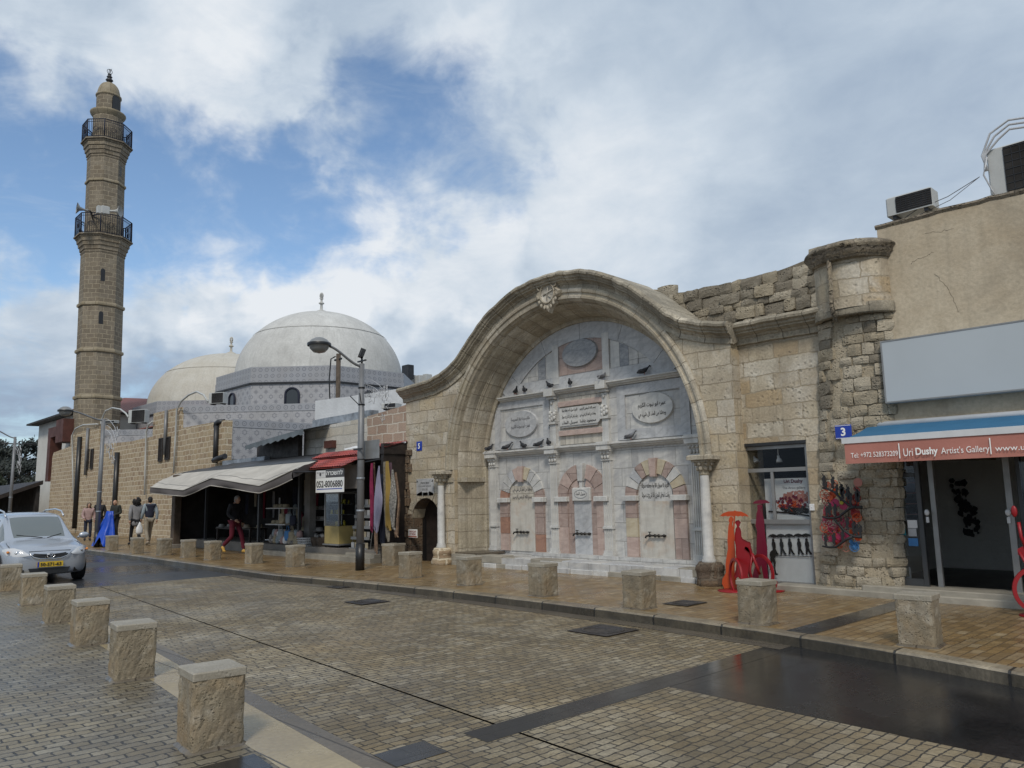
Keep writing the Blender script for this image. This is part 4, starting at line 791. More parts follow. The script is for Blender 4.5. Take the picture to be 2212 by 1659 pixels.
# pigeons
def pigeon(px, py, Y, zbase, head, lab, pale=False):
    p = at(px, py, Y); s = 1.
    o = thing('pigeon', lab, 'pigeon', (p.x, Y, zbase), 'pigeons on the fountain ledges')
    b = MB(); rings = []
    pts = [(-.17, .045, .006, .018), (-.12, .055, .016, .035), (-.05, .075, .042, .055), (.0, .09, .05, .06), (.05, .115, .045, .05), (.085, .15, .026, .028), (.10, .175, .022, .023), (.115, .195, .022, .022), (.135, .195, .016, .015), (.155, .188, .004, .004)]
    for x, z, ry, rz_ in pts: rings.append([(x, ry*math.cos(2*PI*k/10), z+rz_*math.sin(2*PI*k/10)) for k in range(10)])
    b.loft(rings, True, True, sm=True); M = Matrix.Rotation(head, 4, 'Z') @ Matrix.Scale(.88, 4); b.xf(M); q = b.build('body', MT['pigeon_pale' if pale else 'pigeon']); q.parent = o
    b = MB()
    for s in (-1, 1): b.tube([(0, s*.02, .045), (.008, s*.02, .0)], .005, 5)
    b.xf(M); q = b.build('leg', MT['awning_red']); q.parent = o
    b = MB()
    for s in (-1, 1): b.ell((-.045, s*.045, .085), (.10, .012, .035), 8, 6)
    b.xf(M); q = b.build('wing', MT['ink_grey' if pale else 'pigeon']); q.parent = o
pl_ = [(1115, C2+.002, -.5, 'dark pigeon on the upper ledge, nearest its left end'), (1134, C2+.002, 2.6, 'dark pigeon on the upper ledge, second from its left end'), (1188, C2+.015, 2.9, 'dark pigeon facing left on the upper ledge over the left pilaster'), (1233, C2+.002, 2.4, 'dark pigeon on the upper ledge under the pink oval panel'), (1304, C2+.015, 1.6, 'grey pigeon on the upper ledge over the right pilaster'), (1396, C2+.002, .8, 'dark pigeon on the upper ledge near its right end'),
       (1056, C1+.002, 1.6, 'small dark pigeon at the far left end of the lower ledge'), (1095, C1+.002, .6, 'dark pigeon on the lower ledge under the left oval, leftmost there'), (1128, C1+.002, 2.9, 'dark pigeon with long tail on the lower ledge under the left oval'), (1163, C1+.002, 1.2, 'dark pigeon on the lower ledge just left of the pair end by the pilaster'), (1183, C1+.015, 2.5, 'dark pigeon on the lower ledge beside the left pilaster'), (1361, C1+.002, .3, 'pale grey pigeon on the lower ledge under the right oval')]
for i, (px, z, hd, lb) in enumerate(pl_): pigeon(px, 900, YM-.13, z, hd, lb, i in (4, 11))
# ------------------------------------------------------------------ right of the fountain: wall, half-round turret, gallery window
YW = 11.85
XT, RT = -4.78, .60
WX0, WX1 = at(1591, 1115, YW).x, at(1752, 1115, YW).x; WZ1 = at(1660, 962, YW).z; WZ0 = at(1680, 1266, YW).z
SW = thing('side_wall', 'tall limestone wall joining the fountain arch to the plastered gallery, with a half-round turret', 'wall', (-5.6, YW, Z0))
b = MB(); zt = lambda x: 4.35; gdx = at(1888, 1150, 11.78).x
b.curtain([(XR-.3, WX0, 2, lambda x: 0., zt), (WX0, WX1, 2, lambda x: WZ1, zt), (WX1, gdx, 3, lambda x: 0., zt), (gdx, -4.3, 1, lambda x: 2.6, zt)], YW, YW+.45)
b.curtain([(WX0, WX1, 1, lambda x: 0., lambda x: WZ0)], YW, YW+.45); b.build('stone_wall', MT['limestone_right'], SW)
b = MB(); b.box(WX0, WX1, YW+.012, YW+.45, WZ1+.0, WZ1+.10); b.box(WX0-.004, WX1+.004, YW-.004, YW+.2, WZ1, WZ1+.05); b.build('lintel', MT['roof_dark'], SW)
zc2 = at(1650, 684, 11.6).z
b = MB(); rp = [(x, zc2+.012*noise.noise(Vector((x*3, 0, 0))), 0, 1) for x in np.linspace(XR-.05, XT-.25, 24)]
b.sweep(rp, [(o, y+.22) for o, y in CP], closed_ends=True); b.build('wall_cornice', MT['crest_stone'], SW)
def gap_arc(prof, name, m, n=22, sx=1., sy=1., warp=0.):
    nm_ = name
    b = MB(); b.lathe(prof, (XT, YW+.02, 0), n, a0=PI, a1=2*PI, sx=sx, sy=sy)
    if nm_ == 'turret_base': b.v = [(v[0]-.27*max(0, (4.1-v[2])/4.), v[1], v[2]) for v in b.v]
    if warp: b.v = [(v[0]+warp*noise.noise(Vector(v)*4), v[1]+warp*noise.noise(Vector(v)*4+Vector((5, 0, 0))), v[2]) for v in b.v]
    return b.build(name, MT[m], SW)
zs0, zs1 = at(1830, 677, 11.4).z, at(1830, 657, 11.4).z; zd1 = at(1840, 553, 11.3).z; zd2 = at(1840, 524, 11.3).z
gap_arc([(RT-.052, -.1)]+[(RT-.052-.02*k/8, (zs0+.1)*k/8) for k in range(9)], 'turret_base', 'ruin_mortar', sy=.42, warp=.02)
b = MB(); rk = random.Random(31); z = Z0
while z < zs0-.03:
    h = min(rk.uniform(.12, .21), zs0-.01-z); a = PI+rk.uniform(0, .1)
    while a < 2*PI-.02:
        w = rk.uniform(.16, .36); rx, ry = RT-.045, (RT-.045)*.42; sp = math.hypot(rx*math.sin(a), ry*math.cos(a)); da = w/max(sp, .12); am = min(a+da/2, 2*PI-.02)
        if rk.random() < .93: rough_block(b, XT+rx*math.cos(am)-.27*max(0, (4.1-z)/4.), YW+.02+ry*math.sin(am)+.035, z+h/2, w-.006, h-.004, .13, math.atan2(ry*math.cos(am), -rx*math.sin(am)), rk.random()*50, mi=rk.choice([0, 1, 1, 1, 2, 2, 2, 2] if z > 1.9 else [1, 2, 2, 2]), k=.12)
        a += da
    z += h
b.build('turret_stonework', [MT['ruin_a'], MT['ruin_b'], MT['ruin_c']], SW)
gap_arc([(RT-.08, zs0-.012), (RT+.02, zs0-.01), (RT+.025, zs0), (RT+.025, zs1), (RT+.015, zs1+.012), (RT-.08, zs1+.014)], 'turret_band', 'crest_stone', sy=.75)
gap_arc([(RT-.03, zs1-.05), (RT-.03, zd1+.02)], 'turret_drum', 'limestone_right', 32, sy=.85)
gap_arc([(RT-.04, zd1), (RT-.0, zd1+.01), (RT+.0, zd1+.05), (RT+.05, zd1+.08), (RT+.055, zd1+.14), (RT+.10, zd1+.17), (RT+.10, zd2+.0), (RT+.03, zd2+.06), (.0, zd2+.14)], 'turret_cap', 'rubble_dark', sy=.95, warp=.03)
b = MB(); b.tube([(XT-.12, YW-.52, zd1+.1), (XT-.13, YW-.54, zs1), (XT-.12, YW-.46, zs0-.1)], .035, 6); b.build('rain_channel', MT['rubble_dark'], SW)
# ruined rubble wall rising behind the cornice
rw = [(1404, 633), (1440, 630), (1480, 625), (1520, 621), (1545, 617), (1590, 604), (1622, 592), (1660, 584), (1695, 575), (1715, 566), (1740, 556), (1790, 530), (1850, 508)]
YR = 12.75; q = [at(x, y, YR) for x, y in rw]; b = MB(); xs = [p.x for p in q]
def ztop(x):
    for p, r in zip(q, q[1:]):
        if p.x <= x <= r.x: return p.z+(r.z-p.z)*(x-p.x)/(r.x-p.x)+.035*noise.noise(Vector((x*5, 0, 2)))+.02*noise.noise(Vector((x*17, 0, 2)))
    return q[-1].z if x > q[-1].x else q[0].z
xa, xb = q[0].x-.8, q[-1].x; b.curtain([(xa, xb, 40, lambda x: 3.9, lambda x: ztop(x)-.06)], YR-.02, YR+.4, mi=3)
rk = random.Random(9); z = 3.95
while z < 5.7:
    h = rk.uniform(.13, .22); x = xa
    while x < xb:
        w = rk.uniform(.16, .42); zz5 = z+rk.uniform(-.02, .02)
        if zz5+h*.55 < ztop(x+w/2)+rk.uniform(-.02, .05) and x+w/2 < xb: rough_block(b, x+w/2, YR-.02+rk.uniform(-.05, .03), zz5+h/2, w+.004, h+.006, .14, rk.uniform(-.09, .09), rk.random()*50, mi=rk.choice([0, 0, 1, 2]))
        x += w
    z += h
o = b.build('ruined_wall', [MT['ruin_a'], MT['ruin_b'], MT['ruin_c'], MT['ruin_core']], loc=(-6.5, YR, 3.9)); tag(o, 'dark weathered rubble wall with uneven top, rising behind the right cornice', 'wall')
# gallery window
GW = thing('gallery_window', 'tall grey framed shop window with spotlights, poster and white display board', 'window', ((WX0+WX1)/2, YW, WZ0))
yf = YW+.06
def fr(x0, x1, z0, z1, d=.05, m='alu', nm='window_frame', y=None, par=None):
    b = MB(); y = yf if y is None else y; b.cbox(x0, x1, y, y+d, z0, z1, .005); return b.build(nm, MT[m], par or GW)
zt1, zt2 = at(1663, 1015, YW).z, at(1672, 1127, YW).z; mu = at(1666, 1072, YW).x; bz = WZ0+.07
fr(WX0, WX0+.06, WZ0, WZ1); fr(WX1-.06, WX1, WZ0, WZ1); fr(WX0+.06, WX1-.06, WZ1-.06, WZ1); fr(WX0+.06, WX1-.06, WZ0, bz, .09)
fr(WX0+.06, WX1-.06, zt1-.03, zt1+.03, .045); fr(WX0+.06, WX1-.06, zt2-.035, zt2+.035, .06); fr(mu-.025, mu+.025, zt2+.035, zt1-.03, .04)
for x0, x1, z0, z1 in ((WX0+.06, WX1-.06, zt1+.03, WZ1-.06), (WX0+.06, mu-.025, zt2+.035, zt1-.03), (mu+.025, WX1-.06, zt2+.035, zt1-.03), (WX0+.06, WX1-.06, bz, zt2-.035)):
    b = MB(); b.box(x0, x1, yf+.025, yf+.03, z0, z1); b.build('pane', MT['glass_clear'], GW)
b = MB(); b.box(WX0-.02, WX1+.02, YW-.03, YW+.02, WZ0-.05, WZ0); b.build('window_sill', MT['alu_dark'], GW)
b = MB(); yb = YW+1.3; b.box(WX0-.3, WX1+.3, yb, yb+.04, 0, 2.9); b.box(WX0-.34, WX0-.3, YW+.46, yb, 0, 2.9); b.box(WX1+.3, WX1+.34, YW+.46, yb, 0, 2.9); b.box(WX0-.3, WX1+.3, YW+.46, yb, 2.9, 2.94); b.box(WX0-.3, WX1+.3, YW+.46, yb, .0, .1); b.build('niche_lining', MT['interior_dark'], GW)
b = MB(); b.box(WX0, WX0+.14, YW+.12, YW+.46, WZ0, WZ1); b.build('white_reveal', MT['whitewash'], GW)
ybd = YW+.13
bx0 = at(1657, 1180, ybd).x; b = MB(); b.box(bx0, WX1-.02, ybd, ybd+.02, WZ0+.02, zt2-.02); bd = b.build('display_board', MT['white_paint'], GW)
b = MB(); px0 = at(1665, 1070, ybd+.1).x; b.box(px0-.1, WX1-.01, ybd+.1, ybd+.12, zt2, zt1-.14); po = b.build('poster', MT['white_paint'], GW)
yp = ybd+.1
pc = (px0+WX1)/2+.02
put_text('Uri Dushy', (pc, yp-.002, zt1-.235), (1, 0, 0), (0, 0, 1), .075, MT['steel_sculpt_crimson'], po, 'lettering', center=True, bold=.03)
put_text('The Artist gallery', (pc, yp-.002, zt1-.325), (1, 0, 0), (0, 0, 1), .05, MT['ink_grey'], po, 'lettering', center=True)
rp = random.Random(5)
def splash(name, m, cx, cz, rx, rz, n, y, r0=.01, r1=.035):
    b = MB()
    for i in range(n):
        a = rp.uniform(0, 2*PI); d = math.sqrt(rp.random()); x = cx+rx*d*math.cos(a); z = cz+rz*d*math.sin(a); r = rp.uniform(r0, r1); k = rp.randint(6, 9); ph = rp.random()*6
        yy = y-.0005*i/n
        b.face([(x+r*rp.uniform(.6, 1.3)*math.cos(ph+2*PI*j/k), yy, z+r*rp.uniform(.6, 1.3)*math.sin(ph+2*PI*j/k)) for j in range(k)])
    return b.build(name, MT[m], po, weld=False, recalc=False)
pz = zt2+.28
splash('painted_tree', 'awning_red', pc+.05, pz+.10, .24, .10, 110, yp-.003); splash('painted_tree', 'steel_sculpt_orange', pc-.1, pz-.03, .30, .07, 50, yp-.005, .008, .03); splash('painted_crowd', 'ink', pc, pz-.10, .28, .06, 60, yp-.007, .01, .035); splash('painted_tree', 'steel_sculpt_crimson', pc-.05, pz+.03, .28, .09, 60, yp-.009, .008, .028)
b = MB(); b.tube([(px0-.05, yp-.012, pz-.12), (pc, yp-.012, pz-.15), (WX1-.08, yp-.012, pz-.2)], .012, 5)
for i in range(2): b.tube([(pc+.2+.055*math.cos(t), yp-.014, pz-.09+.055*math.sin(t)) for t in np.linspace(0, 2*PI, 14)], .004, 4)
b.build('painted_line', MT['ink'], po)
# small black figures with umbrellas on the board, and a runner
def umb_fig(mb, x, z, s, y, lean=.0):
    P = lambda a, c: (x+a*s, y, z+c*s)
    mb.poly([P(-.30, .80), P(-.15, .93), P(0, .97), P(.15, .93), P(.30, .80), P(.15, .84), P(0, .80), P(-.15, .84)], (0, .008, 0))
    mb.poly([P(-.06, .70), P(.0, .76), P(.06, .70), P(.05, .62), P(.10, .55), P(.11, .40), P(.08, .30), P(.16, .12), P(.24, .02), P(.14, .0), P(.08, .10), P(.02, .22), P(.0, .0), P(-.08, .0), P(-.05, .3), P(-.09, .5), P(-.05, .62)], (0, .008, 0))
    mb.poly([P(.02, .76), P(.03, .76), P(.03, .80), P(.02, .80)], (0, .006, 0))
f0 = [(1672, 1157), (1689, 1157), (1707, 1158), (1727, 1157), (1744, 1157)]
for i, (px, py) in enumerate(f0):
    p = at(px, 1198, ybd-.02); b = MB(); umb_fig(b, p.x, p.z, .34, ybd-.02); o = b.build('umbrella_figure', MT['ink'], loc=(p.x, ybd-.02, p.z)); tag(o, ['leftmost', 'second from left', 'third from left', 'fourth from left', 'rightmost'][i]+' of the black umbrella cut-outs on the white window board', 'figurine', 'umbrella figures in the gallery window')
b = MB(); p = at(1668, 1198.5, ybd-.02); b.box(p.x-.05, WX1-.03, ybd-.024, ybd-.016, p.z-.008, p.z); b.build('figure_rail', MT['ink'], bd)
zb_ = lambda x, y: at(1548.6+.2166*x, 940.2+.2166*y, ybd-.06)
b = MB(); b.poly([zb_(*q) for q in [(575, 1110), (585, 1120), (578, 1145), (590, 1180), (585, 1210), (572, 1225), (585, 1265), (580, 1330), (590, 1375), (608, 1385), (600, 1397), (578, 1393), (572, 1340), (568, 1280), (552, 1255), (542, 1290), (535, 1340), (525, 1345), (532, 1270), (535, 1220), (525, 1190), (530, 1165), (545, 1150), (565, 1140)]], (0, .012, 0))
p = zb_(560, 1390); o = b.build('runner_figure', MT['bronze'], loc=tuple(p)); tag(o, 'dark bronze cut-out of a running man low in the gallery window', 'figurine')
for i, (px, py) in enumerate([(1632, 992), (1681, 990)]):
    p = at(px-4*(1-i), py-6, YW+.3); d = at(px+2, py+5, YW+.3); o = thing('spotlight', ['left', 'right'][i]+' of the two white spotlights hanging behind the top pane', 'spotlight', tuple(p), 'spotlights behind the top pane')
    b = MB(); b.tube([(p.x, p.y, WZ1+.1), p], .008, 6); b.build('stem', MT['white_paint'], o); b = MB(); v = (d-p).normalized(); b.tube([p, p+v*.04, p+v*.07, p+v*.11], [.022, .024, .045, .05], 12); b.build('lamp_head', MT['white_paint'], o)
p = at(1755, 1095.5, YW); b = MB(); b.cbox(p.x-.04, p.x+.04, YW-.025, YW, p.z-.05, p.z+.05, .006); b.ell((p.x, YW-.025, p.z), (.012, .006, .012), 8, 4); tag(b.build('junction_box', MT['white_paint'], loc=(p.x, YW, p.z-.05)), 'tiny white switch box on the stone beside the gallery window', 'switch box')
o, x0, x1, z0, z1 = wall_sign('house_number_sign', 1806, 949, 1839, 916.5, YW-.40, 'sign_blue', 'blue house number plate reading 3, on the wall beside the awning', 'sign')
put_text('3', ((x0+x1)/2, YW-.416, z0+.2*(z1-z0)), (1, 0, 0), (0, 0, 1), (z1-z0)*.6, MT['letter_white'], o, 'numeral', center=True, bold=.03)
b = MB(); 
for za, zb2 in ((z0+.008, z0+.014), (z1-.014, z1-.008)): b.box(x0+.008, x1-.008, YW-.418, YW-.414, za, zb2)
b.build('border_line', MT['letter_white'], o)
b = MB(); b.cbox(-6.25, 8, 11.50, 11.84, .0, Z0+.09, .015); tag(b.build('stone_ledge', MT['ledge'], loc=(-4, 11.6, Z0)), 'low worn stone ledge along the foot of the wall right of the fountain', 'ledge')
# ------------------------------------------------------------------ plastered gallery building
YS = 11.78
GB = thing('gallery_building', 'plastered cream gallery building with open glass front under a long awning', 'building', (-1.5, YS, Z0))
gx0 = -4.34; gd0 = at(1888, 1150, YS).x; gd1 = -1.25; gzt = at(1950, 985, YS).z; gtop = at(2050, 447, YS).z-.04
b = MB(); tp = lambda x: gtop+.03*noise.noise(Vector((x*2.2, 0, 7)))
b.curtain([(gx0, gd1, 14, lambda x: gzt, tp), (gd1, 7, 20, lambda x: 0., tp)], YS, YS+.3); b.box(gx0, gx0+.3, YS+.31, 17, gzt, gtop-.02); b.box(gx0+.3, 7, YS+.31, 17, gtop-.35, gtop-.1); b.build('plaster_wall', MT['stucco_old'], GB)
b = MB(); rp_ = [(x, gtop+.03*noise.noise(Vector((x*2.2, 0, 7)))+.04+.015*noise.noise(Vector((x*9, 0, 3))), 0, 1) for x in np.linspace(gx0-.02, 7, 90)]
b.sweep(rp_, [(-.05, YS+.35), (0, YS+.3), (.0, YS-.02), (-.03, YS-.03), (-.07, YS-.0)]); b.build('roof_coping', MT['rubble_dark'], GB)
# cracks
rp0 = random.Random(12)
for pts in ([(1968, 570), (1980, 560), (2003, 553), (2018, 542)], [(2020, 592), (2034, 608), (2046, 620), (2062, 650), (2074, 680)], [(1905, 655), (1912, 640), (1925, 620)], [(2000, 505), (2040, 498), (2066, 492)]):
    b = MB(); jp = [at(x+rp0.uniform(-2, 2), y+rp0.uniform(-2, 2), YS+.0005) for (xa_, ya_), (xb_, yb_) in zip(pts, pts[1:]) for x, y in [(xa_+(xb_-xa_)*k/5, ya_+(yb_-ya_)*k/5) for k in range(5)]]; b.tube(jp, .0035, 4); b.build('plaster_crack', MT['rubble_dark'], GB)
b = MB(); b.box(gd0-.35, 5, YS+3.6, YS+3.65, 0, 2.9); b.box(gd0-.4, gd0-.35, YS+.32, YS+3.6, 0, 2.9); b.box(5, 5.05, YS+.3, YS+3.6, 0, 2.9); b.box(gd0-.35, 5, YS+.32, YS+3.6, 2.75, 2.8); b.build('room_wall', MT['stucco_white'], GB)
b = MB(); b.box(gd0-.35, 5, YS+.32, YS+3.6, .1, Z0+.12); b.build('room_floor', MT['floor_dark'], GB)
zf = at(2000, 1292, 11.62).z
b = MB(); b.cbox(gd0-.15, 7, 11.56, YS+.35, Z0, Z0+.16, .012); b.build('threshold', MT['ledge'], GB)
z0d = Z0+.16
def gx(px, Y=YS+.12): return at(px, 1150, Y).x
ga, gb2, gc_, gd_ = gx(1905), gx(1992), gx(2008), gx(2181)
def gfr(x0, x1, z0, z1, nm='door_frame', m='alu_dark', y=YS+.10, d=.06): b = MB(); b.cbox(x0, x1, y, y+d, z0, z1, .005); return b.build(nm, MT[m], GB)
gfr(gd0, gd0+.10, z0d, gzt, y=YS+.02, d=.12); gfr(ga-.03, ga+.03, z0d, gzt); gfr(gb2-.03, gb2+.035, z0d, gzt); gfr(gc_+.03, gc_+.10, z0d, gzt, y=YS+.17, m='alu'); gfr(gd_, gd_+.08, z0d, gzt, m='alu'); gfr(gd_+.13, gd_+.19, z0d, gzt, y=YS+.17)
gfr(ga+.03, gb2-.03, z0d, z0d+.10); gfr(ga+.03, gb2-.03, gzt-.30, gzt-.24); gfr(gd_+.19, gd1, z0d, z0d+.10)
for x0, x1 in ((ga+.03, gb2-.03), (gd_+.19, gd1)):
    b = MB(); b.box(x0, x1, YS+.125, YS+.13, z0d+.1, gzt); pn = b.build('glass_pane', MT['glass_thin'], GB)
    if x0 < -3:
        for k, (px, py, w, h, m) in enumerate([(1971, 1132, .13, .11, 'white_paint'), (1949, 1149, .10, .09, 'paint_cyan'), (1971, 1150, .11, .11, 'marble_blue'), (1973, 1171, .13, .11, 'paint_sky')]):
            p = at(px, py, YS+.12); b = MB(); b.box(p.x-w/2, p.x+w/2, YS+.117, YS+.122, p.z-h/2, p.z+h/2); b.build('sticker', MT[m], pn)
for px, m in ((2003, 'alu'), (2178, 'alu')):
    p = at(px, 1107, YS+.1); b = MB(); b.ell((p.x, YS+.085, p.z), (.035, .02, .045), 10, 6); b.cbox(p.x-.02, p.x+.02, YS+.08, YS+.1, p.z-.14, p.z-.06, .004); b.build('door_lock', MT['white_metal'], GB)
# room contents
def inner(name, px, py0, py1, w, d, Y, m, lab, cat, rz=0.):
    a = at(px, py1, Y); t = at(px, py0, Y); b = MB(); z1 = max(t.z, z0d+.3); b.cbox(-w/2, w/2, -d/2, d/2, 0, z1-z0d+.02, .01); b.box(-w/2-.01, w/2+.01, -d/2-.01, d/2+.01, z1-z0d+.02, z1-z0d+.04)
    o = b.build(name, MT[m], loc=(a.x, Y+d/2, z0d-.03)); o.rotation_euler.z = rz; tag(o, lab, cat)
inner('plinth', 2035, 1157, 1260, .35, .35, YS+.55, 'white_paint', 'tall white display plinth just inside the open gallery door', 'plinth'); inner('plinth', 2168, 1102, 1245, .5, .5, YS+1.6, 'white_paint', 'white display plinth deep in the gallery beside the right door', 'plinth')
b = MB(); p0 = at(1922, 1223, YS+.2); p1 = at(1971, 1281, YS+.2); b.cbox(p0.x, p1.x, YS+.2, YS+.23, z0d, p0.z, .004); tag(b.build('display_case', MT['white_paint'], loc=(p0.x, YS+.2, z0d)), 'plain white display case standing low behind the left gallery glass', 'display case')
b = MB(); 
for i in range(70):
    t = rp.random(); p = at(2060+45*t+rp.uniform(-16, 16), 1035+115*t+rp.uniform(-14, 18), YS+3.4); s = rp.uniform(.02, .075); b.poly([(p.x+s*rp.uniform(.5, 1.2)*math.cos(a), YS+3.5-.002*i/60, p.z+s*rp.uniform(.5, 1.2)*math.sin(a)) for a in np.linspace(0, 2*PI, 7)[:-1]], (0, .01, 0))
o = b.build('wall_sculpture', MT['ink'], loc=tuple(at(2080, 1100, YS+3.4))); tag(o, 'black cut-out metal wall piece hanging deep inside the gallery', 'artwork')
b = MB(); p = at(1940, 1075, YS+1.8); b.box(p.x-.35, p.x+.35, YS+1.8, YS+1.82, p.z-.35, p.z+.45); o = tag(b.build('framed_picture', MT['wood_dark'], loc=(p.x, YS+1.8, p.z-.35)), 'dark picture with red stripes seen through the left gallery glass', 'picture')
b = MB(); 
for k in range(4): b.box(p.x-.28, p.x+.30, YS+1.795, YS+1.8, p.z-.28+k*.17, p.z-.26+k*.17)
b.build('red_stripe', MT['awning_red'], o)
# blank sign board
p0, p1 = at(1907, 807, 11.6), at(2050, 858, 11.6); pt = at(2050, 715, 11.6)
b = MB(); b.cbox(p0.x, 3.4, 11.60, YS, p1.z, pt.z, .01); BSB = tag(b.build('blank_sign_board', MT['grey_board'], loc=(0, YS, p1.z)), 'long blank pale grey sign board above the gallery awning', 'sign board')
b = MB(); b.box(p0.x+.001, 3.39, 11.594, 11.602, p1.z, p1.z+.02); b.box(p0.x+.001, 3.39, 11.594, 11.602, pt.z-.02, pt.z); b.box(p0.x, p0.x+.02, 11.594, 11.602, p1.z+.02, pt.z-.02)
b.build('board_edge', MT['alu'], BSB)

# awning
ax = at(1879, 923, YS-.03).x; ra = at(2050, 907, YS-.05); fb = atX(1824, 957, ax); fz = at(2050, 938, fb.y).z; vz = at(2020, 994, fb.y).z
AW = thing('gallery_awning', 'open blue shop awning with red lettered valance over the gallery front', 'awning', (ax, YS, vz))
xr_ = 3.2; N = 40; b = MB(); b.loft([[(ax+(xr_-ax)*i/N, YS-.06+(fb.y-YS+.06)*t, ra.z+(fz+.03-ra.z)*t-.02*math.sin(PI*t)) for i in range(N+1)] for t in np.linspace(0, 1, 6)], False, sm=True); b.build('canopy', MT['awning_blue'], AW)
b = MB(); b.tube([(ax-.02, fb.y, fz+.01), (xr_, fb.y, fz+.01)], .038, 10); b.box(ax-.02, xr_, fb.y-.045, fb.y-.02, fz-.04, fz+.04); b.build('front_bar', MT['white_metal'], AW)
b = MB(); b.tube([(ax-.01, YS-.07, ra.z), (xr_, YS-.07, ra.z)], .05, 10); b.build('roller', MT['white_metal'], AW)
def vy(x, t): return fb.y-.03-.012*t*math.sin((x-ax)*5.3)-.02*t*noise.noise(Vector((x*1.3, 0, 0)))
M_ = 90; b = MB(); b.loft([[(ax+.01+(xr_-ax)*i/M_, vy(ax+(xr_-ax)*i/M_, t), fz-.03+(vz-fz+.03)*t) for i in range(M_+1)] for t in (0, .33, .66, 1)], False, sm=True); va = b.build('valance', MT['awning_red'], AW)
def vtext(s, pxa, pxb, pyb, hh, bold=0., m='letter_white'):
    a = at(pxa, 977-.09*(pxa-1837), fb.y-.06); c = at(pxb, 977-.09*(pxb-1837), fb.y-.06); R = MB(); put_text(s, (a.x, fb.y-.048, fz-.03+(vz-fz)*pyb), (1, 0, 0), (0, 0, 1), hh, None, None, width=c.x-a.x, bold=bold, ret=R)
    R.build('lettering', MT[m], va, weld=False, recalc=False)
hv = fz-vz
vtext('Tel: +972 528373209', 1837, 1938, .66, hv*.21); vtext('Uri', 1950, 1970, .70, hv*.32); vtext('Dushy', 1976, 2024, .76, hv*.38, .025); vtext("Artist's Gallery", 2031, 2135, .75, hv*.33); vtext('www.uridushy.com', 2147, 2330, .74, hv*.28)
b = MB()
for px in (1943, 2141): a = at(px, 980, fb.y-.05); b.box(a.x-.006, a.x+.006, fb.y-.05, fb.y-.045, fz-.08-hv*.62, fz-.08)
b.build('divider_bar', MT['letter_white'], va)
for x in (ax+.3, 2.8): b = MB(); b.tube([(x, YS-.05, ra.z-.12), (x+.5, (YS+fb.y)/2, (ra.z+fz)/2-.10), (x, fb.y, fz)], .02, 6); b.build('folding_arm', MT['white_metal'], AW)
# air conditioners on the roof and cable
def ac_unit(c, w, d, h, rz, lab, grp=None, ry=0, side='front'):
    o = thing('air_conditioner', lab, 'air conditioner', c, grp); b = MB(); b.cbox(-w/2, w/2, -d/2, d/2, .05, h, .02); q = b.build('casing', MT['ac_white']); q.parent = o
    b = MB(); b.box(-w*.27, w*.49, -d/2-.006, -d/2+.01, .07, h-.025); q = b.build('grille', MT['interior_dark']); q.parent = o
    b = MB(); x0, x1 = -w*.27, w*.49
    for k in range(8): x = x0+(x1-x0)*k/7; b.box(x-.004, x+.004, -d/2-.012, -d/2-.004, .09, h-.05)
    for k in range(7): z = .09+(h-.14)*k/6; b.box(x0, x1, -d/2-.012, -d/2-.004, z-.004, z+.004)
    q2 = b.build('grille_bars', MT['dark_metal']); q2.parent = o
    b = MB(); b.box(-w*.38, -w*.30, -d*.4, d*.4, 0, .05); b.box(w*.30, w*.38, -d*.4, d*.4, 0, .05); q = b.build('feet', MT['dark_metal']); q.parent = o
    o.rotation_euler.z = rz; return o
y1 = 12.35; a = at(1931, 484, y1); c = at(2026, 460, y1); t = at(1928, 452, y1)
ac_unit(((a.x+c.x)/2+.03, y1-.18, a.z-.02), c.x-a.x+.02, .30, t.z-a.z+.10, 0, 'smaller air conditioner with dark louvre on the plastered roof edge')
y2 = 12.6; a = at(2148, 424, y2); t = at(2135, 326, y2)
A2 = ac_unit((a.x+.42, y2+.2, a.z-.05), .95, .34, .78, 0, 'large air conditioner with looping pipes at the right end of the roof')
b = MB(); 
for k in range(3):
    x0 = a.x-.02; z0_ = t.z-.05; b.tube([(x0-.02-.02*k, y2-.02, z0_-.25), (x0-.08+.02*k, y2, z0_+.0), (x0+.05+.05*k, y2, z0_+.30-.06*k), (x0+.30, y2, z0_+.42-.07*k), (x0+.7, y2+.05, z0_+.36-.07*k), (x0+1.1, y2+.1, z0_+.1)], .016, 6)
b.tube([(a.x-.03, y2-.03, t.z-.1), (a.x-.10, y2-.02, t.z-.35), (a.x-.02, y2, t.z-.6), (a.x+.02, y2, a.z)], .012, 5); b.v = [tuple(Vector(v)-A2.location) for v in b.v]; q = b.build('hose', MT['rope_light']); q.parent = A2
pa = at(2116, 382, y2-.1); pb = at(2052, 424, 12.3); pc_ = at(1936, 484, 12.15); b = MB(); b.tube([pa, pb+Vector((0, -.1, -.03)), Vector((pb.x-.4, 12.05, pb.z-.16)), pc_], .006, 5); b.tube([pa, pb+Vector((.03, -.12, -.10)), Vector((pb.x-.4, 12.03, pb.z-.26)), pc_], .005, 5); tag(b.build('roof_cable', MT['ink_grey'], loc=tuple(pb)), 'thin cables sagging between the two roof air conditioners', 'cable')
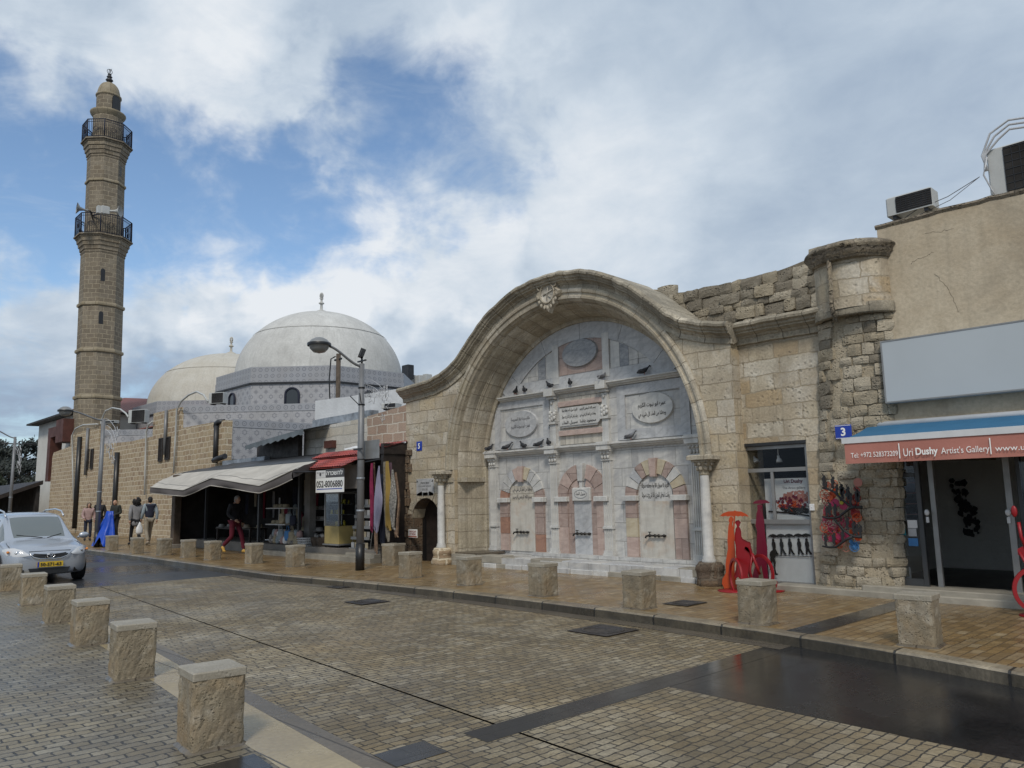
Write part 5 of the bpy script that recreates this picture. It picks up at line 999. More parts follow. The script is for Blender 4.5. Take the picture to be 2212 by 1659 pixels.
# ------------------------------------------------------------------ steel silhouettes on the pavement
Zb = lambda x, y, Y: at(1548.6+.2166*x, 940.2+.2166*y, Y)
def cut(mb, pts, Y, th=.012): mb.poly([Zb(x, y, Y) for x, y in pts], (0, th, 0))
Y1 = 11.22; o0 = Zb(120, 1590, Y1)
ST = thing('umbrella_sculpture', 'orange steel cut-out of a woman holding an umbrella, beside the right fountain column', 'sculpture', (o0.x, Y1, Z0))
b = MB(); cut(b, [(28, 808), (60, 778), (110, 760), (170, 756), (178, 748), (185, 756), (240, 762), (290, 787), (315, 810), (290, 808), (275, 803), (255, 811), (235, 803), (210, 811), (190, 803), (165, 812), (140, 803), (110, 811), (85, 803), (60, 811), (45, 805)], Y1); b.build('umbrella', MT['steel_sculpt_orange'], ST)
b = MB(); cut(b, [(168, 806), (178, 806), (172, 935), (160, 935)], Y1+.001); b.build('umbrella_stick', MT['steel_sculpt_orange'], ST)
b = MB(); cut(b, [(125, 822), (135, 808), (150, 812), (162, 835), (158, 855), (150, 872), (152, 900), (166, 945), (178, 1050), (170, 1062), (178, 1150), (182, 1250), (172, 1300), (176, 1400), (190, 1430), (200, 1500), (205, 1590), (40, 1590), (62, 1560), (76, 1530), (50, 1480), (56, 1430), (76, 1400), (90, 1370), (86, 1290), (95, 1220), (110, 1130), (105, 1050), (110, 960), (115, 905), (125, 872), (116, 850)], Y1); b.build('figure', MT['steel_sculpt_orange'], ST)
Y2_ = 11.0; o0 = Zb(230, 1595, Y2_)
SR = thing('cyclist_sculpture', 'red steel cut-out of a cyclist with hat on a bicycle, between orange and crimson figures', 'sculpture', (o0.x, Y2_, Z0))
b = MB(); cut(b, [(180, 872), (188, 852), (215, 846), (236, 870), (228, 882), (224, 902), (218, 912), (232, 935), (240, 965), (240, 1005), (252, 1032), (300, 1057), (326, 1064), (334, 1090), (336, 1118), (348, 1150), (356, 1190), (372, 1214), (360, 1240), (340, 1230), (328, 1160), (310, 1120), (285, 1110), (272, 1130), (290, 1150), (320, 1170), (340, 1230), (318, 1330), (305, 1400), (328, 1440), (332, 1468), (290, 1438), (268, 1478), (298, 1500), (290, 1520), (262, 1515), (268, 1560), (268, 1592), (232, 1590), (215, 1560), (240, 1530), (232, 1480), (240, 1440), (210, 1412), (185, 1432), (172, 1405), (190, 1330), (196, 1250), (188, 1180), (190, 1110), (180, 1060), (178, 1000), (186, 935), (200, 912), (192, 890)], Y2_); b.build('rider', MT['steel_sculpt_red'], SR)
def ring3(mb, c, rad, ang, wd=.045, th=.014, n=40):
    h = Vector((math.cos(ang), math.sin(ang), 0)); nn = Vector((-math.sin(ang), math.cos(ang), 0))*th; rings = []
    for k in range(n+1):
        a = 2*PI*k/n; d = h*math.cos(a)+Vector((0, 0, 1))*math.sin(a); rings.append([c+d*rad+nn, c+d*rad-nn, c+d*(rad-wd)-nn, c+d*(rad-wd)+nn])
    mb.loft(rings, True)
vdir = math.atan2(ray(1600, 1200)[1], ray(1600, 1200)[0])
b = MB(); pc1 = Zb(188, 1410, Y2_-.02); ring3(b, pc1, .285, vdir+math.radians(19)); b.build('wheel', MT['steel_sculpt_red'], SR)
b = MB(); pc1 = Zb(440, 1375, Y2_+.1); ring3(b, pc1, .285, vdir+math.radians(38)); b.build('wheel', MT['steel_sculpt_red'], SR)
b = MB(); b.tube([Zb(352, 1180, Y2_), Zb(372, 1240, Y2_), Zb(400, 1310, Y2_), Zb(428, 1385, Y2_+.05)], .022, 6); b.tube([Zb(352, 1180, Y2_), Zb(330, 1350, Y2_), Zb(372, 1500, Y2_)], .014, 6); b.build('bicycle_frame', MT['steel_sculpt_red'], SR)
b = MB(); p = Zb(150, 1588, Y2_); q_ = Zb(265, 1592, Y2_); b.lathe([(0, .0), (.28, 0), (.28, .012), (0, .012)], ((p.x+q_.x)/2-.05, Y2_+.05, Z0), 24); b.build('base_plate', MT['steel_sculpt_red'], SR)
Y3 = 11.38; o0 = Zb(450, 1500, Y3)
SC = thing('umbrella_sculpture', 'dark crimson steel cut-out of a tall woman under a small umbrella before the gallery window', 'sculpture', (o0.x, Y3, Z0))
b = MB(); cut(b, [(354, 682), (380, 656), (430, 645), (490, 648), (528, 673), (510, 679), (490, 675), (450, 683), (410, 683), (380, 680)], Y3); b.build('umbrella', MT['steel_sculpt_crimson'], SC)
b = MB(); cut(b, [(444, 688), (450, 688), (458, 845), (448, 848)], Y3+.002); b.build('umbrella_stick', MT['steel_sculpt_crimson'], SC)
b = MB(); cut(b, [(400, 702), (410, 690), (430, 690), (444, 710), (436, 742), (440, 770), (456, 792), (470, 862), (471, 900), (476, 960), (486, 1050), (500, 1120), (500, 1220), (496, 1300), (508, 1400), (515, 1510), (470, 1510), (462, 1400), (440, 1290), (415, 1400), (402, 1515), (350, 1515), (355, 1400), (380, 1300), (395, 1200), (395, 1050), (401, 960), (385, 900), (390, 850), (395, 780), (406, 745)], Y3); b.build('figure', MT['steel_sculpt_crimson'], SC)
b = MB(); cut(b, [(520, 1520), (545, 1480), (575, 1458), (598, 1453), (602, 1485), (590, 1525)], Y3-.1); b.lathe([(0, 0), (.25, 0), (.25, .012), (0, .012)], (o0.x+.1, Y3-.02, Z0), 24); b.build('base_plate', MT['steel_sculpt_red'], SC)
# second cyclist cut by the right edge of the view
Y4 = 11.0; e = at(2205, 1200, Y4); SE = thing('cyclist_sculpture', 'red steel cyclist cut-out at the right edge, in front of the gallery door', 'sculpture', (e.x+.25, Y4, Z0))
b = MB(); ring3(b, Vector((at(2190, 1286, Y4).x+.27, Y4, Z0+.30)), .28, .5); b.build('wheel', MT['steel_sculpt_red'], SE); b = MB(); ring3(b, Vector((at(2190, 1286, Y4).x+1.15, Y4, Z0+.30)), .28, .5); b.build('wheel', MT['steel_sculpt_red'], SE)
x0 = at(2190, 1286, Y4).x; R_ = lambda L: [(x0+a*.9, Y4, Z0+c*.84) for a, c in L]
b = MB(); b.poly(R_([(.10, .92), (.10, .84), (.18, .78), (.20, .70), (.24, .52), (.30, .50), (.33, .72), (.45, .68), (.62, .50), (.72, .60), (.80, .80), (.72, 1.05), (.60, 1.25), (.52, 1.32), (.56, 1.42), (.50, 1.50), (.42, 1.50), (.38, 1.42), (.40, 1.32), (.36, 1.2), (.28, 1.02), (.20, .98)]), (0, .012, 0)); b.build('rider', MT['steel_sculpt_red'], SE)
b = MB(); b.tube(R_([(.12, .88), (.20, .66), (.27, .34)]), .016, 6); b.tube(R_([(.22, .6), (.6, .3), (.78, .6), (1.15, .34)]), .016, 6); b.build('bicycle_frame', MT['steel_sculpt_red'], SE)
b = MB(); b.ell((x0+.10, Y4, Z0+1.22), (.035, .02, .07), 10, 8); b.tube(R_([(.15, 1.3), (.16, 1.1), (.2, .95)]), .02, 6); b.lathe([(0, 0), (.26, 0), (.26, .014), (0, .014)], (x0+.3, Y4, Z0), 24); b.build('base_plate', MT['steel_sculpt_red'], SE)
# ------------------------------------------------------------------ wall art of branches and coloured discs
YA = YW-.44; A_ = lambda x, y, d=0: at(1742+.16674*x, 967.8+.16674*y, YA+d)
o0 = A_(450, 1300); ART = thing('wall_art', 'colourful metal wall art of black branches, tiny figures and painted discs on the rubble wall', 'artwork', tuple(o0))
ra_ = random.Random(11)
def col_for(x, y):
    if y > 1180 and x > 430: return 'paint_sky' if x > 520 else 'awning_red'
    if 380 < x < 470 and 560 < y < 720: return 'paint_yellow'
    if 460 < x < 560 and 590 < y < 700: return 'paint_cyan'
    if y < 660 or x > 560: return ra_.choice(['steel_sculpt_orange', 'steel_sculpt_orange', 'awning_red', 'steel_sculpt_red'])
    return ra_.choice(['steel_sculpt_red', 'paint_magenta', 'paint_magenta', 'steel_sculpt_orange'])
acc = {}
for i in range(90):
    x = ra_.uniform(225, 670); y = ra_.uniform(445, 1290)
    if (y < 520 and 400 < x < 540) or (430 < x < 600 and 800 < y < 930) or (x < 300 and y > 1150 and ra_.random() < .6) or (y > 1200 and x < 380): continue
    r = ra_.uniform(.025, .07); c = A_(x, y, .02+ra_.uniform(0, .05)); m = col_for(x, y); mb = acc.setdefault((m, i), MB())
    if ra_.random() < .45 or x < 300:
        n = 18; ph = [c+Vector((r*math.cos(2*PI*k/n), 0, r*math.sin(2*PI*k/n))) for k in range(n+1)]; mb.tube(ph, .006, 5)
        for k in range(3): a = PI*k/3; mb.tube([c+Vector((r*math.cos(a), 0, r*math.sin(a))), c-Vector((r*math.cos(a), 0, r*math.sin(a)))], .004, 4)
    else: mb.poly([c+Vector((r*(1+.25*noise.noise(Vector((k, i, 0))))*math.cos(2*PI*k/14), 0, r*(1+.25*noise.noise(Vector((k, i, 3))))*math.sin(2*PI*k/14))) for k in range(14)], (0, .01, 0))
for m, mb in acc.items(): mb.build('painted_disc', MT[m[0]], ART)
for L in ([(205, 515), (300, 540), (370, 575), (450, 660), (550, 740), (620, 768), (722, 768)], [(205, 890), (270, 905), (350, 910), (420, 890), (500, 830), (570, 775), (640, 762)], [(350, 915), (420, 990), (480, 1060), (560, 1122), (620, 1147), (716, 1152)], [(205, 1272), (300, 1286), (380, 1282), (450, 1232), (520, 1182), (600, 1147)]):
    b = MB(); b.tube([A_(x, y, -.04) for x, y in L], [.012]+[.018]*(len(L)-2)+[.026], 7); b.build('branch', MT['ink'], ART)
for x, y0, y1 in [(215, 330, 520), (250, 420, 530), (330, 345, 560), (385, 450, 600), (440, 440, 690), (460, 480, 660), (525, 475, 730), (560, 560, 745), (640, 510, 760), (665, 540, 700), (290, 690, 895), (255, 740, 890), (360, 700, 905), (520, 880, 1060), (600, 920, 1110), (640, 960, 1140), (690, 980, 1150), (240, 1100, 1275), (345, 1070, 1285), (460, 1040, 1210), (440, 870, 940)]:
    b = MB(); p, q = A_(x, y0, -.05), A_(x, y1, -.05); hh = p.z-q.z; s = min(hh, .21)
    P = lambda a, c: (p.x+a*s, p.y+.0, p.z-s+c*s)
    b.poly([P(-.02, 0), P(.10, .02), P(.05, .3), P(.16, .45), P(.10, .66), P(.16, .74), P(.10, .88), P(.0, .86), P(-.02, .96), P(-.14, 1.06), P(-.06, .9), P(-.02, .78), P(-.14, .66), P(-.10, .42), P(-.12, .2)], (0, .01, 0)); b.tube([P(.03, .1), (q.x, q.y, q.z)], .007, 5); b.build('tiny_figure', MT['ink'], ART)
# ------------------------------------------------------------------ mosque: street wall, tiled terraces, domes
YMW = 12.75
MQ = thing('mosque', 'stone mosque with patterned grey tile parapets and two white domes behind the market stall', 'mosque', (-42, YMW, Z0))
segs = []
prof_w = [(-54.85, 4.66), (-54.6, 4.9), (-53.1, 4.98), (-51.0, 5.08), (-51.0, 5.74), (-45.6, 5.85), (-45.6, 4.85), (-40.4, 4.68), (-37.48, 4.72), (-37.48, 5.79), (-34.18, 5.77), (-34.18, 4.84), (-29.52, 4.82)]
for (a, za), (c, zb3) in zip(prof_w, prof_w[1:]):
    if c-a > .01: segs.append((a, c, max(1, int((c-a)/1.2)), lambda x: 0., (lambda a, za, c, zb3: lambda x: za+(zb3-za)*(x-a)/(c-a)+.015*noise.noise(Vector((x*3, 0, 0))))(a, za, c, zb3)))
b = MB(); b.curtain(segs, YMW, YMW+.5)
b.lathe([(.5, 0), (.5, 3.4), (.42, 4.4), (.2, 4.75), (0, 4.8)], (-54.85, YMW+.5, 0), 10, a0=PI, a1=1.5*PI)
b.build('street_wall', MT['mosque_stone'], MQ)
b = MB(); b.box(-55.3, -54.8, YMW+.5, 22, 0, 4.6); b.box(-30.0, -29.54, YMW+.5, 20, 0, 3.55); b.build('return_wall', MT['mosque_stone'], MQ)
b = MB(); b.box(-54.8, -30, YMW+.5, 30, 3.2, 3.4); b.build('roof_terrace', MT['concrete'], MQ)
def tilewall(P, Q, zt_, zb_w, th=.25, name='tiled_parapet', bh=.31):
    P = Vector((P[0], P[1], 0)); Q = Vector((Q[0], Q[1], 0)); d = (Q-P); L = d.length; d.normalize(); nn = Vector((d.y, -d.x, 0))
    b = MB(); 
    def pan(z0, z1, mi, off): 
        a, c = P+nn*off, Q+nn*off; b.face([(a.x, a.y, z0), (c.x, c.y, z0), (c.x, c.y, z1), (a.x, a.y, z1)], uv=[(0, z0-zt_), (L, z0-zt_), (L, z1-zt_), (0, z1-zt_)], mi=mi)
    pan(zb_w, zt_-bh, 0, 0); pan(zt_-bh, zt_, 1, .02)
    a, c = P+nn*.02, Q+nn*.02; e, f = P-nn*th, Q-nn*th
    b.face([(a.x, a.y, zt_), (c.x, c.y, zt_), (f.x, f.y, zt_), (e.x, e.y, zt_)], mi=1); b.face([(f.x, f.y, zb_w), (e.x, e.y, zb_w), (e.x, e.y, zt_), (f.x, f.y, zt_)], mi=0)
    b.face([(a.x, a.y, zb_w), (a.x, a.y, zt_), (e.x, e.y, zt_), (e.x, e.y, zb_w)], uv=[(0, 0), (0, 1), (.2, 1), (.2, 0)], mi=0); b.face([(c.x, c.y, zb_w), (c.x, c.y, zt_), (f.x, f.y, zt_), (f.x, f.y, zb_w)], uv=[(0, 0), (0, 1), (.2, 1), (.2, 0)], mi=0)
    b.face([(P+nn*.02).to_tuple()[:2]+(zt_-bh,), (Q+nn*.02).to_tuple()[:2]+(zt_-bh,), P.to_tuple()[:2]+(zt_-bh,), Q.to_tuple()[:2]+(zt_-bh,)][:3], mi=1)
    return b.build(name, [MT['tile_wall'], MT['tile_border']], MQ, weld=False, recalc=False)
tilewall((-29.50, YMW+.27), (-29.50, 17.2), 4.86, 3.3); 
a = (-34.2, 12.86); tilewall(a, (a[0]+7.0, a[1]+7.0), 5.82, 3.6); tilewall((-38.0, 18.5), a, 5.82, 3.6) if False else None
tilewall((-45.4, 12.98), (-45.4+5.2, 12.98+5.2), 5.62, 3.9); tilewall((-30.9, 16.2), (-27.5, 21.), 5.1, 3.5) if False else None
def drum(cx_, cy_, s, zt_, zb_, r, rise, capm, wins, nm):
    ap = 1.2071*s; C_ = [(cx_-s/2, cy_-ap), (cx_+s/2, cy_-ap), (cx_+ap, cy_-s/2), (cx_+ap, cy_+s/2), (cx_+s/2, cy_+ap), (cx_-s/2, cy_+ap), (cx_-ap, cy_+s/2), (cx_-ap, cy_-s/2)]
    for i in range(8):
        P, Q = C_[i], C_[(i+1) % 8]; b = MB(); P = Vector((*P, 0)); Q = Vector((*Q, 0)); d = (Q-P).normalized(); nn = Vector((d.y, -d.x, 0)); L = s
        def pan(z0, z1, mi, off, ex=0.):
            a, c = P+nn*off-d*ex, Q+nn*off+d*ex; b.face([(a.x, a.y, z0), (c.x, c.y, z0), (c.x, c.y, z1), (a.x, a.y, z1)], uv=[(0, z0-zt_), (L, z0-zt_), (L, z1-zt_), (0, z1-zt_)], mi=mi)
        pan(zb_, zb_+.34, 1, .02); pan(zb_+.34, zt_-.78, 0, 0); pan(zt_-.78, zt_-.42, 1, .06, .025); pan(zt_-.42, zt_, 1, .03, .012)
        for z, o0, o1 in ((zt_-.78, 0, .06), (zt_-.42, .03, .06), (zt_, .03, -.4), (zt_-.84, 0, .08), (zt_-.80, 0, .08)):
            a, c, e, f = P+nn*o0, Q+nn*o0, Q+nn*o1, P+nn*o1; b.face([(v.x, v.y, z) for v in (a, c, e, f)], mi=2 if o1 == -.4 else 1)
        b.build('tiled_drum_face', [MT['tile_wall'], MT['tile_border'], MT[capm]], MQ, weld=False, recalc=False)
        b = MB(); a, c = P+nn*.085-d*.03, Q+nn*.085+d*.03; b.poly([(a.x, a.y, zt_-.86), (c.x, c.y, zt_-.86), (c.x, c.y, zt_-.80), (a.x, a.y, zt_-.80)], tuple(-nn*.09)); b.build('drum_moulding', MT['dark_metal'], MQ)
        if i in wins:
            m = (P+Q)/2+nn*.0; zc_, w, h = zb_+.55, .30, .80
            o = [(-w, 0), (w, 0)]+[(w*math.cos(t), h+w*math.sin(t)) for t in np.linspace(0, PI, 10)]
            pt = [m+d*x+nn*.05+Vector((0, 0, zc_+z)) for x, z in o]; b = MB(); b.poly(pt, tuple(-nn*.05)); wd = b.build('window', MT['glass_dark'], MQ)
            b = MB(); b.tube([m+d*x*1.12+nn*.06+Vector((0, 0, zc_+z*1.02)) for x, z in o+[o[0]]], .055, 6); b.build('window_frame', MT['cloth_navy'], wd)
    pr = [(r*math.cos(t), rise*math.sin(t)) for t in np.linspace(0, PI/2*.995, 26)]
    b = MB(); b.lathe([(r+.02, -.1)]+pr, (cx_, cy_, zt_-.02), 72); b.build(nm, MT[capm], MQ)
    b = MB(); z = rise*.60; t0 = math.asin(.60); 
    b.lathe([(r*math.cos(t0)+.004, z), (r*math.cos(t0)+.012, z+.01), (r*math.cos(t0+.008), z+.05)], (cx_, cy_, zt_), 72); b.build('dome_band', MT[capm], MQ)
def finial(cx_, cy_, z, h, m):
    k = h/1.5; b = MB(); b.lathe([(.55*k, -.06), (.5*k, .02*k), (.34*k, .16*k), (.14*k, .24*k), (.10*k, .3*k), (.085*k, .62*k), (.12*k, .66*k), (.19*k, .70*k), (.19*k, .75*k), (.11*k, .80*k), (.08*k, .86*k), (.07*k, 1.0*k), (.15*k, 1.05*k), (.08*k, 1.1*k)], (cx_, cy_, z), 14)
    for t in range(4):
        a = PI*t/4; b.tube([(cx_+.12*k*math.sin(q)*math.cos(a), cy_+.12*k*math.sin(q)*math.sin(a), z+1.28*k-.2*k*math.cos(q)) for q in np.linspace(0, 2*PI, 16)], .03*k, 5)
    b.build('finial', MT[m], MQ)
D1c = (-38.61, 22.0); z1 = 8.27; d_ = math.hypot(*D1c); ap1 = far(685, 676, d_).z; drum(*D1c, 4.14, z1, 5.5, 4.56, ap1-z1, 'dome_paint', (0, 1, 2), 'dome'); finial(*D1c, ap1-.02, far(685, 631, d_).z-ap1, 'dome_paint')
D2c = (-54.7, 23.84); z2 = 8.25; d_ = math.hypot(*D2c); ap2 = far(497, 766, d_).z; drum(*D2c, 4.84, z2, 5.4, 5.45, ap2-z2, 'dome_cream', (), 'dome'); finial(*D2c, ap2-.02, far(497, 727, d_).z-ap2, 'dome_cream')
# windows, pipes and conduits on the street wall
for x0, x1, y0, y1 in ((186, 193.3, 972, 1012), (196, 203, 971, 1011), (344, 353, 948, 995), (358.5, 368.5, 945, 991)):
    a, c = at(x0, y1, YMW), at(x1, y0, YMW); b = MB(); b.box(a.x, c.x, YMW-.03, YMW+.02, a.z, c.z); wd = b.build('window', MT['glass_dark'], MQ)
    b = MB(); w = .05
    b.box(a.x-w, a.x+.02, YMW-.06, YMW, a.z-w, c.z+w); b.box(c.x-.02, c.x+w, YMW-.06, YMW, a.z-w, c.z+w); b.box(a.x, c.x, YMW-.06, YMW, c.z, c.z+w); b.box(a.x, c.x, YMW-.07, YMW, a.z-w, a.z)
    for k in range(1, 4): x = a.x+(c.x-a.x)*k/4; b.box(x-.01, x+.01, YMW-.05, YMW-.03, a.z, c.z)
    b.build('window_frame', MT['wood_dark'], wd)
def wpipe(pts, r, m, nm, Y=YMW-.09, parent=MQ, vert=True):
    P = [at(x, y, Y) for x, y in pts]
    b = MB(); b.tube(P, r, 8); return b.build(nm, MT[m], parent)
def vpipe(px, y0, y1, r, m, nm, Y=YMW-.09): a, c = at(px, (y0+y1)/2, Y), None; b = MB(); b.tube([(a.x, Y, at(px, y1, Y).z), (a.x, Y, at(px, y0, Y).z)], r, 8); return b.build(nm, MT[m], MQ)
vpipe(167, 945, 1142, .14, 'black_paint', 'drainpipe'); vpipe(249, 978, 1156, .13, 'black_paint', 'drainpipe'); vpipe(466, 920, 1000, .10, 'dark_metal', 'drainpipe'); vpipe(357, 886, 982, .07, 'pole_grey', 'conduit'); vpipe(187, 925, 1026, .08, 'pole_grey', 'conduit')
b = MB(); p = at(466, 918, YMW-.09); b.tube([p+Vector((0, 0, -.1)), p+Vector((.02, 0, .05)), p+Vector((.15, .05, .12)), p+Vector((.35, .2, .12))], .10, 8); b.build('drainpipe_elbow', MT['dark_metal'], MQ)
b = MB(); p = at(462, 995, YMW-.2); b.tube([p, p+Vector((.3, 0, .05)), p+Vector((1.0, 0, .12))], .11, 8); b.build('drainpipe_elbow', MT['dark_metal'], MQ)
for i, (pts, Y) in enumerate((([(375, 1022), (379, 950), (382, 885), (392, 866), (408, 853), (425, 846), (440, 853), (449, 868)], YMW-.12), ([(312.5, 1069), (314, 1000), (316, 932), (321, 917), (330, 910)], YMW-.12), ([(219, 945), (220, 905), (228, 888), (243, 881), (260, 884), (272, 893), (277, 901)], YMW+.1), ([(159, 1080), (157, 1000), (156, 940), (163, 926), (180, 918), (211, 916)], YMW-.12))):
    P = [at(x, y, Y) for x, y in pts]; b = MB(); b.tube(P, .042, 6); tag(b.build('bracket_arm', MT['ac_white'], loc=tuple(P[0])), ['tall light grey hooked conduit arm on the mosque wall right of the window pair', 'shorter hooked conduit arm left of the taller window pair on the mosque wall', 'hooked arm on the terrace beside the minaret foot', 'leftmost hooked conduit arm, on the mosque wall under the minaret'][i], 'conduit', 'hooked conduit arms on the mosque wall')
def ac_px(x0, y0, x1, y1, Y, lab, rz=.6, grp=None):
    a, c = at(x0, y1, Y), at(x1, y0, Y); w = (c.x-a.x)*.62; o = ac_unit(((a.x+c.x)/2, Y+.15, a.z), max(w, .5), .38, c.z-a.z, rz, lab, grp); return o
ac_px(452, 845, 478, 877, 14.6, 'white air conditioner in front of the large tiled dome drum', .5); ac_px(281, 882, 307, 918, 14.6, 'white air conditioner beside the red tiled roof, right of the minaret', .5); ac_px(221, 906, 241, 919, 13.4, 'small white air conditioner at the minaret foot', .5)
# ------------------------------------------------------------------ minaret
MX, MYc = -54.35, 15.0; dm = math.hypot(MX, MYc)
MN = thing('minaret', 'tall octagonal stone minaret with two railed balconies and small stone dome', 'minaret', (MX, MYc, 3.2))
def mz(y): 
    x = 211+(880-y)*27/730; return far(x, y, dm).z
SH = Matrix.Identity(4); SH[0][2] = -1.68/24.; SH[0][3] = 1.68/24.*7.84
def mrad(px): return px/2*dm*.885/FO*.965
def oct_lathe(b, prof, n=8, sm=False, rot=PI/8): b.lathe(prof, (MX, MYc, 0), n, rot=rot, sm=sm); return b
def mpart(nm, prof, m, n=8, sm=False, rot=PI/8):
    b = MB(); oct_lathe(b, prof, n, sm, rot); b.xf(SH); return b.build(nm, MT[m], MN)
r1_, r2_ = mrad(92), mrad(82)
mpart('base_shaft', [(r1_*1.03, 3.2), (r1_*1.02, mz(862))], 'minaret_stone')
mpart('lower_shaft', [(r1_, mz(862)), (r1_, mz(548))], 'minaret_stone')
for y in (861, 761, 661): z = mz(y); mpart('string_course', [(r1_, z-.14), (r1_+.10, z-.10), (r1_+.12, z), (r1_+.10, z+.09), (r1_, z+.13)], 'minaret_trim')
def gallery(y0, y1, ra, rb, yr):
    za, zb_ = mz(y0), mz(y1); h = zb_-za; pr = [(ra, za-.1), (ra+.05, za)]
    for k in range(4): rr_ = ra+(rb-ra)*(k+1)/4; pr += [(rr_-.07, za+h*(k+.35)/4), (rr_, za+h*(k+.55)/4), (rr_, za+h*(k+.95)/4)]
    pr += [(rb+.10, zb_-.02), (rb+.10, zb_+.07), (.5, zb_+.07)]; mpart('balcony_corbel', pr, 'minaret_stone')
    zt_ = mz(yr); 
    for i in range(8):
        a0, a1 = PI/8+i*PI/4, PI/8+(i+1)*PI/4; P = Vector((MX+rb*math.cos(a0), MYc+rb*math.sin(a0), 0)); Q = Vector((MX+rb*math.cos(a1), MYc+rb*math.sin(a1), 0)); b = MB()
        for z, r in ((zb_+.15, .025), (zt_, .035), (zt_-.18, .02)): b.tube([P+Vector((0, 0, z)), Q+Vector((0, 0, z))], r, 5)
        for k in range(9): c = P+(Q-P)*k/9; b.tube([c+Vector((0, 0, zb_+.05)), c+Vector((0, 0, zt_))], .045 if k == 0 else .014, 4)
        c = (P+Q)/2; zc_ = (zb_+zt_)/2; d = (Q-P).normalized(); b.tube([c+d*.16*math.cos(t)+Vector((0, 0, zc_+.16*math.sin(t))) for t in np.linspace(0, 2*PI, 13)], .018, 4)
        b.xf(SH); b.build('balcony_railing', MT['cloth_navy'], MN)
    return zb_
gallery(548, 514, r1_, mrad(118), 468)
mpart('middle_shaft', [(r2_*1.0, mz(514)), (r2_, mz(336))], 'minaret_stone'); z = mz(389); mpart('string_course', [(r2_, z-.12), (r2_+.09, z-.08), (r2_+.1, z), (r2_+.08, z+.08), (r2_, z+.12)], 'minaret_trim')
gallery(336, 302, r2_, mrad(106), 260)
r3_ = mrad(65); r4 = mrad(53); mpart('upper_drum', [(r3_, mz(302)), (r3_, mz(236))], 'minaret_stone', 16, True); z = mz(229); mpart('drum_band', [(r3_, z-.35), (r3_+.06, z-.25), (r3_+.18, z-.08), (r3_+.20, z+.02), (r3_+.05, z+.1), (r4, z+.14)], 'minaret_trim', 20, True)
mpart('lantern_drum', [(r4, mz(229)), (r4, mz(190))], 'minaret_stone', 20, True); z = mz(189); mpart('lantern_band', [(r4, z-.1), (r4+.06, z-.05), (r4+.06, z+.05), (r4-.02, z+.08)], 'minaret_trim', 20, True)
zd_ = mz(188); hz = mz(157)-zd_; mpart('small_dome', [((r4-.03)*math.cos(t)**.75, zd_+hz*math.sin(t)) for t in np.linspace(0, PI/2*.99, 14)], 'minaret_trim', 20, True)
zf_ = mz(157.5); hf = mz(124)-zf_; k = hf/1.5
mpart('finial', [(.12, zf_-.1), (.09, zf_+.15*k), (.2, zf_+.22*k), (.25, zf_+.32*k), (.2, zf_+.42*k), (.08, zf_+.5*k), (.15, zf_+.58*k), (.19, zf_+.66*k), (.15, zf_+.74*k), (.07, zf_+.8*k), (.12, zf_+.88*k), (.13, zf_+.93*k), (.05, zf_+1.0*k)], 'roof_dark', 12, True)
b = MB()
for s in range(4):
    a = PI*s/4; b.tube([(MX+.17*math.sin(q)*math.cos(a), MYc+.17*math.sin(q)*math.sin(a), zf_+1.22*k-.24*k*math.cos(q)) for q in np.linspace(.3, 2*PI-.3, 12)] if s % 2 == 0 else [(MX+.13*math.cos(a)*t, MYc+.13*math.sin(a)*t, zf_+(1.0+.5*t)*k) for t in (0, .5, 1)], .02, 4)
b.xf(SH); b.build('finial_crescent', MT['roof_dark'], MN)
def slit(px, y, w, h, m='black_paint', rr_=None):       # little arched openings on the camera side
    z = mz(y); az = math.atan2(ray(px, y)[1], ray(px, y)[0]); ax_ = math.atan2(MYc, MX); r = (rr_ or r1_)
    off = (px-(211+(880-y)*27/730))*dm*.885/FO; off = max(-r*.95, min(r*.95, off)); vd = Vector((-math.cos(ax_), -math.sin(ax_), 0)); hd = Vector((-vd.y, vd.x, 0))
    ang = math.asin(off/r); fi = math.atan2((vd*math.cos(ang)+hd*math.sin(ang)).y, (vd*math.cos(ang)+hd*math.sin(ang)).x)
    kf = round(fi/(PI/4))*PI/4 if rr_ is None or rr_ > r3_*1.05 else fi; apt = r*math.cos(PI/8) if kf != fi else r*.99; nn = Vector((math.cos(kf), math.sin(kf), 0)); tt = Vector((-nn.y, nn.x, 0)); s = (vd*math.cos(ang)*r+hd*off).dot(tt); s = max(-apt*.36, min(apt*.36, s)) if kf != fi else 0
    c = Vector((MX, MYc, z))+nn*(apt+.01)+tt*s; o = [(-w, -h), (w, -h)]+[(w*math.cos(t), h-w+w*math.sin(t)) for t in np.linspace(0, PI, 8)]; b = MB(); b.poly([c+tt*x+Vector((0, 0, zz2)) for x, zz2 in o], tuple(-nn*.1)); b.xf(SH); b.build('slit_window', MT[m], MN)
slit(223, 599, .13, .42); slit(219, 692, .13, .42); slit(211, 895, .12, .48); slit(262, 360, .12, .38, rr_=r2_); slit(252, 209, .30, .62, rr_=r4)
